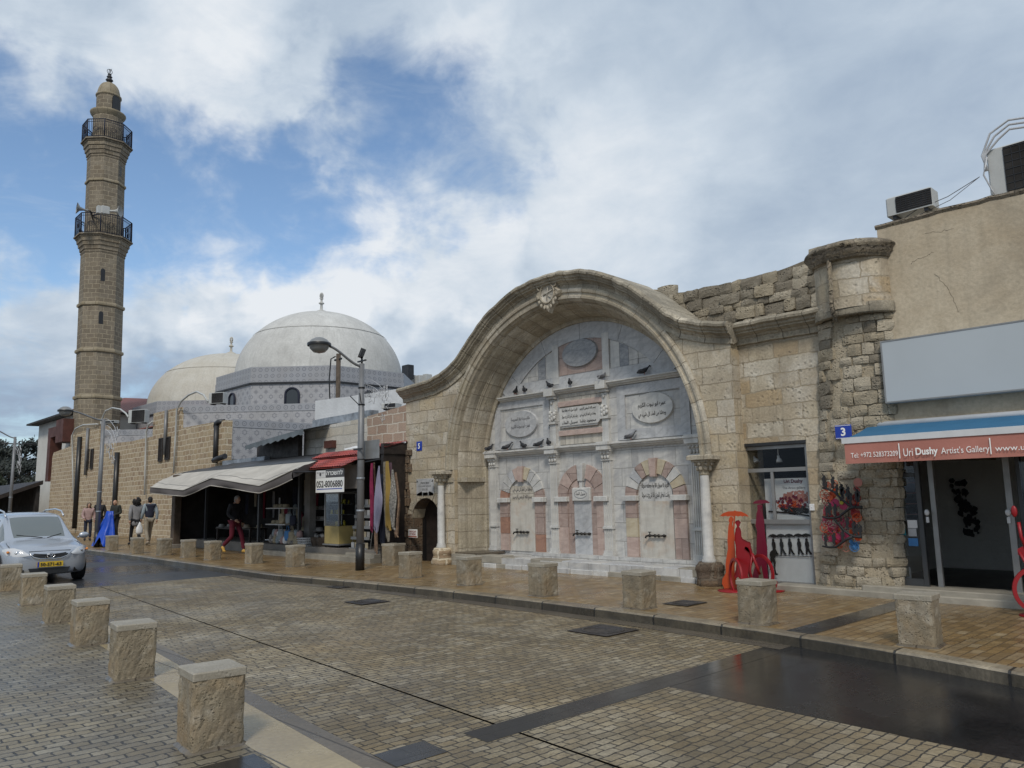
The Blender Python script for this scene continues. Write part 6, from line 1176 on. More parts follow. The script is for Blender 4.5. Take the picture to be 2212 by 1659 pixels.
for i, (px, y, dirx) in enumerate([(177, 452, -1), (250, 456, 1)]):
    c = far(px, y, dm-1.6); v = Vector((-.1, -.75, .05)) if dirx < 0 else Vector((.5, .6, .0)); v.normalize(); o = thing('loudspeaker', ['grey horn loudspeaker pointing left off the minaret lower balcony', 'white horn loudspeaker on the right of the minaret above the lower balcony'][i], 'loudspeaker', tuple(c), 'horn loudspeakers on the minaret')
    b = MB(); b.tube([c-v*.35, c-v*.1, c+v*.12, c+v*.28, c+v*.3], [.08, .07, .14, .36, .37], 14, cap=False); b.build('horn', MT['ac_white' if dirx > 0 else 'alu'], o)
    b = MB(); b.tube([c-v*.3, c-v*.5, Vector((MX+.9, MYc-.9, c.z))+Vector((-1.2, 0, 0))*.9], .05, 6); b.build('bracket', MT['dark_metal'], o)
b = MB(); 
for px in (213, 222): c = far(px+5, 454, dm-1.45); b.cbox(c.x-.15, c.x+.15, c.y-.25, c.y+.25, c.z-.25, c.z+.25, .03)
b.build('speaker_box', MT['ac_white'], MN)
# ------------------------------------------------------------------ house behind the minaret, shelter, trees
HO = thing('white_house', 'white rendered house with red tiled hipped roof behind the minaret', 'house', (-60, 15, 0))
YH = 14.6; hx0 = at(79, 1000, YH).x; ze = at(110, 905, YH).z; hx1 = -56.2
b = MB(); b.box(hx0, hx1, YH, 25, 0, ze); b.build('wall', MT['stucco_white'], HO)
b = MB(); ov = .7; P = [(hx0-ov, YH-ov, ze-.1), (hx1+.4, YH-ov, ze-.1), (hx1+.4, 25.5, ze-.1), (hx0-ov, 25.5, ze-.1)]; rg = [((hx0+hx1)/2-.5, 19, ze+1.7), ((hx0+hx1)/2+.2, 21.5, ze+1.7)]
for q, L in (([P[0], P[1], rg[0]], 8), ([P[1], P[2], rg[1], rg[0]], 8), ([P[2], P[3], rg[1]], 8), ([P[3], P[0], rg[0], rg[1]], 8)):
    e0 = Vector(q[0]); ed = (Vector(q[1])-e0).normalized(); b.face(q, uv=[((Vector(p)-e0).dot(ed), ((Vector(p)-e0)-ed*(Vector(p)-e0).dot(ed)).length) for p in q])
b.build('roof', MT['roof_red'], HO); b = MB(); b.box(hx0-ov, hx1+.4, YH-ov, 25.5, ze-.22, ze-.11); b.build('eaves', MT['wood_dark'], HO)
H2 = thing('red_roofed_house', 'house with long red tiled roof just right of the minaret foot', 'house', (-54, 22, 0)); za = far(290, 866, 58).z; zb_ = far(290, 912, 55).z
b = MB(); b.box(-61, -47.2, 18.4, 27, 0, zb_-.3); b.build('wall', MT['stucco'], H2)
b = MB(); q = [(-62, 17.6, zb_-.3), (-46.5, 17.6, zb_-.3), (-49, 22.5, za+.15), (-61.5, 22.5, za+.15)]; b.face(q, uv=[(v[0], (v[1]-17)*1.2) for v in q]); q = [(-46.5, 17.6, zb_-.3), (-46.5, 27.4, zb_-.3), (-49, 22.5, za+.15)]; b.face(q, uv=[(v[1], v[0]) for v in q]); q = [(-62, 27.4, zb_-.3), (-46.5, 27.4, zb_-.3), (-49, 22.5, za+.15), (-61.5, 22.5, za+.15)]; b.face(q, uv=[(v[0], v[1]) for v in q]); b.build('roof', MT['roof_red'], H2)
b = MB(); Y = 13.7
P = [at(x, y, Y) for x, y in ((113, 1040), (114, 985), (115, 938))]; r = .42
b.box(P[0].x-.35, P[0].x+.35, Y-.35, Y+.35, P[0].z, P[2].z+.35); e = at(141, 936, Y); b.box(P[0].x+.35, e.x, Y-.35, Y+.35, P[2].z-.3, P[2].z+.35); f_ = at(157, 930, Y); b.box(e.x, f_.x, Y-.55, Y+.55, P[2].z-.8, P[2].z+.65)
tag(b.build('ventilation_duct', MT['duct_brown'], loc=tuple(P[0])), 'big angular rust brown duct climbing the white house wall', 'duct')
b = MB(); c = at(78, 960, YH-.2); tip = c+Vector((0, -2.6, 0)); b.tube([c, tip], .05, 5)
for t in (.35, .5, .75, .9): p = c+(tip-c)*t; b.tube([p+Vector((0, 0, -.35)), p+Vector((0, 0, .35))], .03, 4); b.tube([p+Vector((-.4, 0, 0)), p+Vector((.4, 0, 0))], .025, 4)
tag(b.build('tv_antenna', MT['dark_metal'], loc=tuple(c)), 'dark aerial sticking out from the left corner of the white house', 'antenna')
SHL = thing('street_shelter', 'low dark pitched shelter roof on posts at the far left end of the mosque wall', 'shelter', (-65, 12, 0))
a, c = at(112, 1037, 12.9), at(111, 1085, 12.9); X0_ = -95
b = MB(); b.face([(-56.0, 12.6, a.z), (X0_, 12.6, a.z-.15), (X0_, 9.4, 2.0), (-56.0, 9.4, 2.0)]); b.face([(-56.0, 9.4, 1.75), (X0_, 9.4, 1.75), (X0_, 9.4, 2.0), (-56., 9.4, 2.0)]); b.face([(-56., 9.4, 1.75), (-56., 9.4, 2.), (-56., 12.6, a.z), (-56., 12.6, a.z-.25)]); b.build('roof', MT['wood_dark'], SHL)
b = MB(); b.box(X0_, -56.2, 12.3, 12.5, 0, 2.9); b.build('back_wall', MT['interior_dark'], SHL)
for i, x in enumerate((-57, -63, -70, -78, -88)): b = MB(); b.box(x-.15, x+.15, 9.6, 9.9, 0, 1.8); b.build('post', MT['white_paint' if i == 1 else 'wood_dark'], SHL)
b = MB(); c0 = far(36, 1072, 100); c1 = far(73, 1066, 100); b.box(c0.x-3, c0.x+6, c0.y-3, c0.y+4, 0, c0.z-.3); hs = b.build('wall', MT['stucco_white'], loc=tuple(c0)); hs.name = 'low_building'; tag(hs, 'low pale building with teal roof glimpsed far left under the trees', 'building'); b = MB(); b.box(c0.x-4, c0.x+7, c0.y-4, c0.y+5, c0.z-.3, c0.z+.4); b.build('roof', MT['teal_roof'], hs)
def tree(base, hgt, crown, nleaf, ls, lab, m='leaf_pine', seed=1, trunk=.35, spread=.45, name='pine_tree', hole=0.):
    rn = random.Random(seed); o = thing(name, lab, 'tree', base, 'trees at the far left end of the street'); B = Vector(base); b = MB()
    b.tube([B+Vector((0, 0, -.3)), B+Vector((.15*trunk, .1, hgt*.3)), B+Vector((-.2*trunk, 0, hgt*.6)), B+Vector((0, 0, hgt*.85))], [trunk, trunk*.8, trunk*.55, trunk*.2], 8); cl = []
    for i in range(crown):
        a = rn.uniform(0, 2*PI); rr_ = hgt*spread*math.sqrt(rn.random()); z = hgt*rn.uniform(.42, 1.0); k = 1-.55*abs(z/hgt-.7)/.4; c = B+Vector((rr_*k*math.cos(a), rr_*k*math.sin(a), z)); cl.append((c, hgt*rn.uniform(.06, .13)))
        b.tube([B+Vector((0, 0, hgt*rn.uniform(.3, .7))), (B+Vector((0, 0, z*.8))+c)/2, c], [trunk*.28, trunk*.18, trunk*.05], 4)
    b.build('trunk', MT['bark'], o); b = MB()
    for c, r in cl:
        for j in range(nleaf//crown):
            d = Vector((rn.gauss(0, 1), rn.gauss(0, 1), rn.gauss(0, .6)))*r*.62; p = c+d; n = Vector((rn.gauss(0, 1), rn.gauss(0, 1), rn.gauss(0, 1)+.4)).normalized(); t = n.orthogonal().normalized(); s = n.cross(t); l = ls*rn.uniform(.6, 1.4)
            b.face([p-t*l, p+s*l*.4, p+t*l, p-s*l*.4])
    b.build('crown', MT[m], o, weld=False, recalc=False)
tree(tuple(far(20, 1095, 120)*1.)[:2]+(0,), 9.6, 30, 6500, .27, 'large loose dark pine behind the leftmost street lamp', seed=3, spread=.55, trunk=.5); tree(tuple(far(60, 1095, 110))[:2]+(0,), 7.2, 22, 4500, .23, 'darker round tree against the left edge of the white house', seed=8, spread=.42)
tree(tuple(far(5, 1095, 95))[:2]+(0,), 4.6, 16, 4000, .22, 'low pale green bushy tree beneath the pines at the left edge', 'leaf', seed=6, spread=.7); tree(tuple(far(-60, 1095, 130))[:2]+(0,), 11, 24, 5000, .32, 'pine just outside the left edge behind the others', seed=9)
# ------------------------------------------------------------------ walls and roofs behind the stall
def pwall(name, px0, px1, topa, topb, Y, zb_, m, lab, cat='wall', th=.3):
    a, c = at(px0, topa, Y), at(px1, topb, Y); b = MB(); n = 8; b.curtain([(a.x, c.x, n, lambda x: zb_, lambda x: a.z+(c.z-a.z)*(x-a.x)/(c.x-a.x)+.03*noise.noise(Vector((x*4, 1, 0))))], Y, Y+th); return tag(b.build(name, MT[m], loc=(a.x, Y, zb_)), lab, cat)
pwall('whitewashed_wall', 681, 880, 866, 838, 13.9, 2.5, 'whitewash', 'smooth whitewashed parapet behind the lamp post, left of the fountain', th=2.)
pwall('painted_block_wall', 657, 797, 928, 901, 12.95, 2.4, 'painted_block', 'cream painted block wall above the stall roof, left of the lamp post')
pwall('brick_wall', 793, 882, 900, 873, 12.86, 2.4, 'brick_peach', 'peach stone block wall between the lamp post and the fountain front')
pwall('crumbling_wall', 675, 800, 908, 885, 13.2, 3., 'flashing', 'rough grey patched top of wall below the whitewashed parapet')
b = MB(); a, c = at(705.5, 969, 12.9), at(723.5, 951, 12.9); b.box(a.x, c.x, 12.80, 12.95, a.z, c.z); tag(b.build('vent_cover', MT['duct_brown'], loc=tuple(a)), 'small brown square vent cover on the cream block wall', 'vent')
ac_px(822, 868, 852, 888, 13.3, 'dark air conditioner half hidden on top of the peach block wall', .4)
# corrugated lean-to
LT = thing('lean_to', 'small lean-to with curved grey corrugated sheet roof behind the stall roof', 'shed', tuple(at(590, 985, 12.4)))
tl, tr = at(529, 963, 12.0), at(655, 926, 12.0); b = MB(); N = 24
b.loft([[(tl.x+(tr.x-tl.x)*i/N, 12.0+1.2*t, tl.z+(tr.z-tl.z)*(i/N)**.9+.25*t-.05*(1-t)*(i % 2 == 0)*.4-.10*math.sin(PI*i/N)*0) for i in range(N+1)] for t in (0, .5, 1)], False, sm=True); b.loft([[(tl.x+(tr.x-tl.x)*i/N, 12.0, tl.z+(tr.z-tl.z)*(i/N)**.9-.0) for i in range(N+1)], [(tl.x+(tr.x-tl.x)*i/N, 12.02, tl.z+(tr.z-tl.z)*(i/N)**.9-.16+.03*math.sin(i*2.1)) for i in range(N+1)]], False); b.build('sheet_roof', MT['sheet_metal'], LT)
a, c = at(560, 1000, 12.7), at(651, 930, 12.7); b = MB(); b.curtain([(a.x, c.x, 6, lambda x: 2.3, lambda x: tl.z+(tr.z-tl.z)*max(0, (x-tl.x)/(tr.x-tl.x))**.9+.05)], 12.6, 12.75); b.build('dark_boarding', MT['wood_dark'], LT)
b = MB(); a, c = at(487, 974, 12.5), at(566, 966, 12.5); b.box(a.x, c.x+.4, 12.4, 13.2, 2.9, a.z-.38); tag(b.build('flat_roof_edge', MT['flashing'], loc=tuple(a)), 'crumpled silver foil roof edge at the foot of the tiled parapet', 'roof edge')
b = MB(); p = at(730, 860, 14.6); t = at(729, 765, 14.6); b.tube([(p.x, 14.6, 2.5), (p.x, 14.6, t.z)], .085, 8); UP = tag(b.build('utility_post', MT['bark'], loc=(p.x, 14.6, 2.5)), 'brown wooden utility post rising before the large dome', 'post')
b = MB(); b.tube([(p.x-.05, 14.5, t.z-.1), (p.x-.35, 14.5, t.z-.15), (p.x-.45, 14.5, t.z-.9), (p.x-.35, 14.5, t.z-2.)], .025, 5); b.tube([(p.x-.25, 14.6, t.z-.2), (p.x+.2, 14.6, t.z-.2)], .04, 6); b.build('hanging_cable', MT['black_paint'], UP)
FB = far(935, 820, 60); b = MB(); c0 = far(868, 806, 60); c1 = far(945, 816, 60); 
b.poly([(c0.x, c0.y, 0), (c1.x, c1.y, 0), (c1.x, c1.y, far(945, 818, 60).z), (c0.x, c0.y, c0.z)], (-3, 5, 0)); FBo = tag(b.build('distant_building', MT['stucco_white'], loc=(c0.x, c0.y, 0)), 'cream building top with small roof units between the dome and the fountain crest', 'building')
for i, (px, py, s) in enumerate(((881, 797, 1.0), (909, 812, .5), (923, 811, .6))): c = far(px, py+6, 59.5); b = MB(); b.cbox(c.x-s*.4, c.x+s*.4, c.y-.3, c.y+.3, c.z-.6, c.z+s*.5, .03); tag(b.build('roof_unit', MT['dark_metal' if i == 0 else 'ac_white'], loc=tuple(c)), ['dark', 'smaller pale', 'larger pale'][i]+' roof unit on the cream building behind the dome', 'air conditioner')
# ------------------------------------------------------------------ bollards
def bollard_proto(w, h, seed, name_lab, amp=.008, sub=9):
    o = thing('stone_bollard', name_lab, 'bollard', (0, 0, 0)); b = MB(); hb = h-.052; n = sub; per = []
    for s in range(4):
        for k in range(n): per.append((s, k/n))
    rings = []
    nzb = 12
    for j in range(nzb+1):
        z = hb*j/nzb; ring = []
        for s, t in per:
            a = -1+2*t; x, y = [(a, -1), (1, a), (-a, 1), (-1, -a)][s]; nx_, ny_ = [(0, -1), (1, 0), (0, 1), (-1, 0)][s]
            m = max(abs(x), abs(y)); d = amp*(noise.noise(Vector((x*w*14+seed, y*w*14, z*14)))+.6*noise.noise(Vector((x*w*34+seed, y*w*34, z*34))))
            if t == 0: d = -.008+amp*.5*noise.noise(Vector((z*20, seed, s)))
            ring.append((x*w/2+(nx_*d if t else x*d), y*w/2+(ny_*d if t else y*d), z))
        rings.append(ring)
    b.loft(rings, True, False, uvs=lambda i, j: (j*w/n+seed*1.7, i*hb/nzb)); q = b.build('shaft', MT['bollard_stone'], loc=(0, 0, 0)); q.parent = o
    b = MB(); b.cbox(-w/2-.004, w/2+.004, -w/2-.004, w/2+.004, hb, h, .008); q = b.build('cap', MT['bollard_cap']); q.parent = o
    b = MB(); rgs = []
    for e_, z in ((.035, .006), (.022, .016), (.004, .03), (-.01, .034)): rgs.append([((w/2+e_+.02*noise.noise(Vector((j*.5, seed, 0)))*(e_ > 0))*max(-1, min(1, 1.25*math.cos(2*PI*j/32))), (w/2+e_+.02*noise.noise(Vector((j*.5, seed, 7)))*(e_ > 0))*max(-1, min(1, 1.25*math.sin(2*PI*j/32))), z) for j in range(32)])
    b.loft(rgs, True, sm=True); q = b.build('base_collar', MT['slab_brown']); q.parent = o  # low brown ring with an uneven rim round the foot
    return o
farb = [(232, 1190), (286, 1197), (345, 1200), (397, 1205), (450, 1210), (540, 1218), (630, 1225), (881, 1250), (1010, 1266), (1172, 1290), (1385, 1318), (1648, 1352), (2012, 1402)]
flab = ['farthest pale stone bollard on the far kerb, beside the blue sheet', 'pale stone bollard on the far kerb in front of the strolling couple', 'pale stone bollard on the far kerb left of the stall post', 'pale stone bollard on the far kerb just right of the stall post', 'pale stone bollard on the far kerb, fifth from the blue sheet', 'pale stone bollard on the far kerb right of the walker in crimson trousers', 'pale stone bollard on the far kerb left of the lamp post',
        'pale stone bollard in front of the low doorway', 'pale stone bollard in front of the left niche of the fountain', 'pale stone bollard in front of the middle niche of the fountain', 'pale stone bollard in front of the right niche of the fountain', 'pale stone bollard just right of the red cyclist sculpture', 'pale stone bollard in front of the open gallery door, nearest on the far kerb']
rb = random.Random(4)
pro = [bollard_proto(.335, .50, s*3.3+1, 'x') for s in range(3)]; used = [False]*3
for i, (px, py) in enumerate(farb):
    g = G(px, py, Z0); k = i % 3; o = pro[k] if not used[k] else copy_tree(pro[k]); used[k] = True
    o.location = (g.x-.15, g.y+.17, Z0-.01); o.rotation_euler.z = rb.uniform(-.10, .10)+(PI/2)*rb.randint(0, 3); o.rotation_euler.x = rb.uniform(-.012, .012); o.rotation_euler.y = rb.uniform(-.012, .012); o['label'] = flab[i]; o['group'] = 'stone bollards along the far kerb'
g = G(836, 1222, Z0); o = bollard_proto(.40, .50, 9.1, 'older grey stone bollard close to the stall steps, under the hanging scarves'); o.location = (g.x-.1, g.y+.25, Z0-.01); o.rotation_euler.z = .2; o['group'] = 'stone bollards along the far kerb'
nearb = [(-5.50, 2.34, 'nearest stone bollard in full view, rust stained, on the near pavement'), (-8.11, 2.67, 'second nearest full stone bollard of the near row'), (-10.42, 2.93, 'third stone bollard of the near row, counting away from the nearest full one'), (-12.71, 3.16, 'fourth stone bollard of the near row, in front of the car bumper'), (-15.3, 3.4, 'fifth stone bollard of the near row, at the car front wheel'), (-18.1, 3.62, 'sixth stone bollard of the near row, cut by the left edge'), (-2.80, 2.17-.42, 'stone bollard at the bottom edge showing only the corner of its cap')]
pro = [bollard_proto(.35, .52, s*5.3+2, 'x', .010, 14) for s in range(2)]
for i, (x, y, lb) in enumerate(nearb):
    o = pro[i] if i < 2 else copy_tree(pro[i % 2]); o.location = (x, y, -.01); o.rotation_euler.z = -.10+rb.uniform(-.03, .03)+(PI if i > 3 else 0); o['label'] = lb; o['group'] = 'stone bollards of the near row'
# ------------------------------------------------------------------ street lamps
def lamp(base, ztop, head, lab, flood=True):
    o = thing('street_lamp', lab, 'street lamp', base, 'grey street lamps along the far kerb'); B = Vector(base); b = MB()
    b.tube([B+Vector((0, 0, .55)), (B.x, B.y, ztop)], [.085, .062], 16); b.build('pole', MT['pole_grey'], o)
    b = MB(); b.tube([B, B+Vector((0, 0, .56))], [.10, .098], 16); b.build('pole_sleeve', MT['black_paint'], o)
    b = MB()
    for z in (1.25, 1.95): b.tube([B+Vector((0, 0, z)), B+Vector((0, 0, z+.05))], .088, 14)
    b.build('pole_band', MT['flashing'], o)
    T = Vector((B.x, B.y, ztop)); Hd = Vector(head); d = Hd-T; b = MB(); P = []
    for t in np.linspace(0, 1, 13):
        s = t*t*(3-2*t); P.append(T+Vector((d.x*t, d.y*t, -.06+(d.z+.06)*s)))
    b.tube(P, .03, 8); b.build('lamp_arm', MT['pole_grey'], o)
    c = Hd+Vector((d.x, d.y, 0)).normalized()*.18; R = .235
    b = MB(); b.lathe([(R, 0), (R*1.04, .012), (R*1.04, .03), (R*.9, .06), (R*.7, .11), (R*.38, .15), (0, .162)], c, 24); b.build('lamp_hood', MT['alu'], o)
    b = MB(); b.lathe([(R*1.08, -.03), (R*1.10, .0), (R*1.08, .03), (R*.9, .03), (R*.9, -.02)], c, 24); b.build('hood_rim', MT['black_paint'], o)
    b = MB(); b.lathe([(R*.92, -.02), (R*.84, -.09), (R*.55, -.165), (0, -.195)], c, 24); b.build('lamp_bowl', MT['lampbowl'], o)
    if flood:
        b = MB(); b.box(B.x-.16, B.x+.16, B.y-.02, B.y+.02, ztop+.05, ztop+.08); b.tube([(B.x, B.y, ztop), (B.x, B.y, ztop+.16)], .025, 6); b.build('floodlight_bracket', MT['black_paint'], o)
        b = MB(); b.obox((B.x, B.y, ztop+.24), (.26, .12, .18), rx=-.35, rz=-.5); b.obox((B.x+.03, B.y-.06, ztop+.22), (.22, .02, .14), rx=-.35, rz=-.5, mi=1); b.build('floodlight', [MT['black_paint'], MT['alu_dark']], o)
    return o
m, nt, bs_ = new_mat('lampbowl'); bs_.inputs['Base Color'].default_value = (.20, .205, .205, 1); bs_.inputs['Roughness'].default_value = .25; MT['lampbowl'] = m
L1 = lamp((-14.83, 9.49, Z0), 4.66, (-14.87, 8.62, 4.98), 'grey street lamp in front of the stall, nearest of the three, with floodlight on top')
b = MB(); 
for z in (4.1, 3.72, 2.5): b.tube([(-14.83, 9.49, z), (-14.83, 9.49, z+.03)], .078, 12)
b.tube([(-14.83, 9.49, 3.72), (-14.6, 9.3, 3.95)], .012, 5); b.tube([(-14.9, 9.49, 3.72), (-15.15, 9.4, 3.95)], .012, 5); b.build('strap', MT['black_paint'], L1)
a, c = at(752.5, 992, 9.36), at(799.5, 951, 9.36); b = MB(); b.cbox(a.x, c.x, 9.36, 9.375, (at(752, 989, 9.36).z+at(799, 993, 9.36).z)/2, (at(752, 951, 9.36).z+at(799, 951, 9.36).z)/2, .003); b.xf(Matrix.Translation((0, .23, 0))); SG = tag(b.build('road_sign', MT['sign_back'] if 'sign_back' in MT else MT['alu'], loc=((a.x+c.x)/2, 9.6, a.z)), 'square road sign seen from its blank grey back on the nearest lamp post', 'sign')
zb4 = at(775, 970, 9.4).z; b = MB(); b.box(-15.0, -14.66, 9.40, 9.42, zb4-.02, zb4+.02); b.build('sign_clamp', MT['dark_metal'], SG)
lamp((-31.2, 8.85, Z0), 4.78, (-31.2, 7.75, 5.0), 'grey street lamp standing by the blue sheet, second of the three', False); lamp((-46.2, 9.0, Z0), 5.15, (-46.2, 8.1, 5.45), 'farthest grey street lamp at the left edge above the car', False)
# festive wire decorations on the posts
def deco(c, s, seed, lab, dx=1.):
    rn = random.Random(seed); o = thing('festive_decoration', lab, 'decoration', tuple(c), 'white star wire decorations on the lamp posts'); C_ = Vector(c); b = MB(); P = lambda a, z: C_+Vector((a*s*dx, .02*rn.random(), z*s))
    for r, z0, a1 in ((1.0, 0, 1.4), (.85, -.12, 1.3), (1.05, .18, 1.1)): b.tube([P(r*math.sin(t), z0+.45*math.cos(t)-.2*t) for t in np.linspace(0, a1, 10)], .007*s, 5)
    for k in range(10): t = 1.3*k/10; b.tube([P(.2*math.sin(t), .05), P(math.sin(t), .45*math.cos(t)-.2*t)], .004, 3)
    b.build('wire_arc', MT['rope_light'], o)
    for k in range(6):
        cx_, cz_, r = rn.uniform(.35, 1.15), rn.uniform(-.65, .15), rn.uniform(.12, .24); b = MB(); ph = rn.random()
        b.tube([P(cx_+r*(1 if j % 2 == 0 else .45)*math.cos(ph+PI*j/5), cz_+r*(1 if j % 2 == 0 else .45)*math.sin(ph+PI*j/5)) for j in range(11)], .009*s, 5); b.build('star', MT['rope_light'], o)
deco((-14.75, 9.52, 3.85), .75, 3, 'white wire star decoration on the nearest lamp post beside the peach wall'); deco((-31.1, 8.88, 4.0), 1.25, 5, 'white wire star decoration on the second lamp post, against the mosque wall', 1.1); deco((-46.1, 9.0, 4.2), 1.2, 8, 'white wire star decoration on the farthest lamp post', 1.1)
# ------------------------------------------------------------------ market stall
MS = thing('market_stall', 'lean-to souvenir stall with dark interior between the mosque wall and the fountain', 'market stall', (-21, 11, Z0))
SX0, SX1 = -28.1, -16.12; YFF, YBK = 10.7, 12.72
b = MB(); b.cbox(SX0, SX1, 10.92, YBK, 0, .40, .012); b.build('stone_deck', MT['concrete'], MS); b = MB(); b.cbox(-21.8, SX1, 10.58, 10.92, 0, .25, .012); b.cbox(-17.4, SX1, 10.7, 10.93, .25, .33, .01); b.build('step', MT['ledge'], MS)
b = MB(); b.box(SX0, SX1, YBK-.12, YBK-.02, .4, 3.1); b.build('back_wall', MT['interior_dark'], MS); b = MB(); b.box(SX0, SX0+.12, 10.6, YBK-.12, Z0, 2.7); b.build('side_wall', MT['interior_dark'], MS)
b = MB(); b.box(SX1-.02, SX1+.10, 10.9, YBK-.1, Z0, 3.0); b.build('side_wall', MT['wood_dark'], MS)
zr0, zr1 = 2.70, 3.12
for k in range(3):
    b = MB(); y0, z0_ = YFF+.05*k+.5*k, zr0+.10*k; y1 = YFF+.5*k+.75; z1_ = z0_+.17; xa, xb = SX0-.6+.35*k, -18.6+.5*k
    b.poly([(xa, y0, z0_), (xb, y0, z0_), (xb, y1, z1_), (xa, y1, z1_)], (0, 0, -.05)); b.build('roof_sheet', MT['roof_dark'], MS)
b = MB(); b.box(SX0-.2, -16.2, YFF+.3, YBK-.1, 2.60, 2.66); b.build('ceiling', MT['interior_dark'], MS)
p = (-27.75, 10.35)
b = MB(); b.cbox(p[0]-.15, p[0]+.15, p[1]-.12, p[1]+.12, Z0+.14, 2.62, .02); b.build('post', MT['bark'], MS); b = MB(); b.cbox(p[0]-.22, p[0]+.22, p[1]-.2, p[1]+.2, Z0-.02, Z0+.14, .02); b.build('post_base', MT['concrete'], MS)
for x in (-26.9, -22.9, -20.4): b = MB(); b.box(x-.04, x+.04, 11.0, 11.08, .4, 2.6); b.build('post', MT['alu_dark'], MS)
b = MB(); b.box(-20.6, -20.3, 11.3, 11.5, .4, 2.6); b.build('pillar', MT['interior_grey'], MS)
b = MB(); b.box(-18.2, -16.9, 10.78, 10.84, 1.92, 2.55); b.build('fascia_panel', MT['interior_grey'], MS)
# tiled canopies
def tilecan(x0, x1, ya, za, yb, zb_, nm='tiled_canopy'):
    b = MB(); N = int((x1-x0)/.11); L = math.hypot(yb-ya, zb_-za); rows = [(t, k) for k in range(4) for t in (k/4, (k+1)/4-.001)]
    rings = []
    for t, k in rows: rings.append([(x0+(x1-x0)*i/(N*2), ya+(yb-ya)*t, za+(zb_-za)*t+.022*abs(math.sin(i*PI/2))-.02*(t*4-k)+.03) for i in range(N*2+1)])
    b.loft(rings, False, uvs=lambda i, j: (j*.055, i*.1)); b.face([(x0, ya, za), (x1, ya, za), (x1, yb, zb_), (x0, yb, zb_)]); b.build(nm, MT['roof_red_small'], MS)
tilecan(-18.9, -16.75, 10.15, 2.43, 10.8, 2.70); tilecan(-19.3, -17.0, 10.75, 2.74, 11.2, 2.92); tilecan(-17.2, -16.0, 10.9, 2.88, 11.6, 3.06)
b = MB(); b.box(-17.1, -15.98, 10.88, 11.6, 2.74, 2.86); b.build('canopy_fascia', MT['wood_dark'], MS)
b = MB(); rp_ = [(x, 3.02+.04*noise.noise(Vector((x*5, 0, 0)))) for x in np.linspace(-19, -15.98, 24)]; b.loft([[(x, 11.5, z) for x, z in rp_], [(x, 11.9, z+.1) for x, z in rp_], [(x, YBK+.2, z+.18) for x, z in rp_]], False); b.build('mortar_flashing', MT['whitewash'], MS)
# grey canvas awning, three arms
AWN = thing('canvas_awning', 'sagging pale grey canvas awning over the left part of the stall', 'awning', (-22.5, 9.4, 2.0))
ctrl = [(-27.3, 2.19), (-24.4, 2.03), (-22.34, 2.34), (-19.3, 2.04), (-17.55, 2.38)]
def lipz(x):
    for (a, za), (c, zc__) in zip(ctrl, ctrl[1:]):
        if a <= x <= c: t = (x-a)/(c-a); return za+(zc__-za)*t
    return ctrl[-1][1]
N, Mm = 96, 12; rg = []
for j in range(Mm+1):
    t = j/Mm; row = []
    for i in range(N+1):
        u = i/N; xt = -28.9+u*(-18.75+28.9); xl = -27.3+u*9.75; x = xt+(xl-xt)*t; zl_ = lipz(xl); z = 2.69+(zl_-2.69)*t**1.15-.07*math.sin(PI*t)*(.5+.5*math.cos(u*PI*4+PI))+(.05*noise.noise(Vector((u*11, t*2.2, 2)))+.022*noise.noise(Vector((u*34+t*5, t*4, 8))))*math.sin(PI*t)**.6; row.append((x, 10.68+(9.3-10.68)*t, z))
    rg.append(row)
b = MB(); b.loft(rg, False, sm=True); b.build('canopy', MT['canvas'], AWN)
b = MB(); 
b.tube([Vector(p)+Vector((0, -.01, .006)) for p in rg[9]], .004, 4)
b.build('seam', MT['ink_grey'], AWN)
def vbot(x): return lipz(x)-.24+.05*abs(math.sin((x+27.3)*PI/4.9))*-1*.5
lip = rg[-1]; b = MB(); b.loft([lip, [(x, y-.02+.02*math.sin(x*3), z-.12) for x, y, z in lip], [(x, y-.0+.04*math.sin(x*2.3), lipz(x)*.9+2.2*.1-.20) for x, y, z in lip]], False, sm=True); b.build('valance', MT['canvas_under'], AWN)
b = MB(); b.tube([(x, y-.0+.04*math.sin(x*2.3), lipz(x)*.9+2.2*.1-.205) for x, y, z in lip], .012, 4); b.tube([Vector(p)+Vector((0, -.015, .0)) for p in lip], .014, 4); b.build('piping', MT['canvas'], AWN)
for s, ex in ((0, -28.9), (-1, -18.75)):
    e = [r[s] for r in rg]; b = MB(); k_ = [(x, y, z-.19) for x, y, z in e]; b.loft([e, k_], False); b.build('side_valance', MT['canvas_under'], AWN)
for x in (-27.2, -22.34, -17.6): b = MB(); b.tube([(x, 9.32, lipz(max(x, -27.3))-.04), (x-.4, 10.0, 2.36), (x-.3, 10.8, 2.35)], .022, 6); b.build('folding_arm', MT['dark_metal'], AWN)
# to-let sign
ys = 10.12; a, c = at(681.7, 1064, ys), at(742, 1061, ys); zt_, zm_ = at(712, 1013.5, ys).z, at(712, 1031.5, ys).z; z0_ = at(712, 1063.5, ys).z
b = MB(); b.cbox(a.x, c.x, ys, ys+.02, z0_, zm_-.003, .002); TL = tag(b.build('rental_sign', MT['letter_white'], loc=(a.x, ys, z0_)), 'white rental sign reading 052-8006880 under the small red tiled canopy', 'sign')
w_ = c.x-a.x; b = MB(); b.cbox(a.x+w_*.36, c.x, ys, ys+.02, zm_+.003, zt_, .002); b.build('dark_panel', MT['ink_grey'], TL); b = MB(); b.cbox(a.x, a.x+w_*.355, ys, ys+.02, zm_+.003, zt_-.02, .002); b.build('small_panel', MT['white_paint'], TL)
put_text('להשכרה'[::-1], (a.x+w_*.39, ys, zm_+.06), (1, 0, 0), (0, 0, 1), (zt_-zm_)*.55, MT['letter_white'], TL, 'lettering', width=w_*.58, bold=.02)
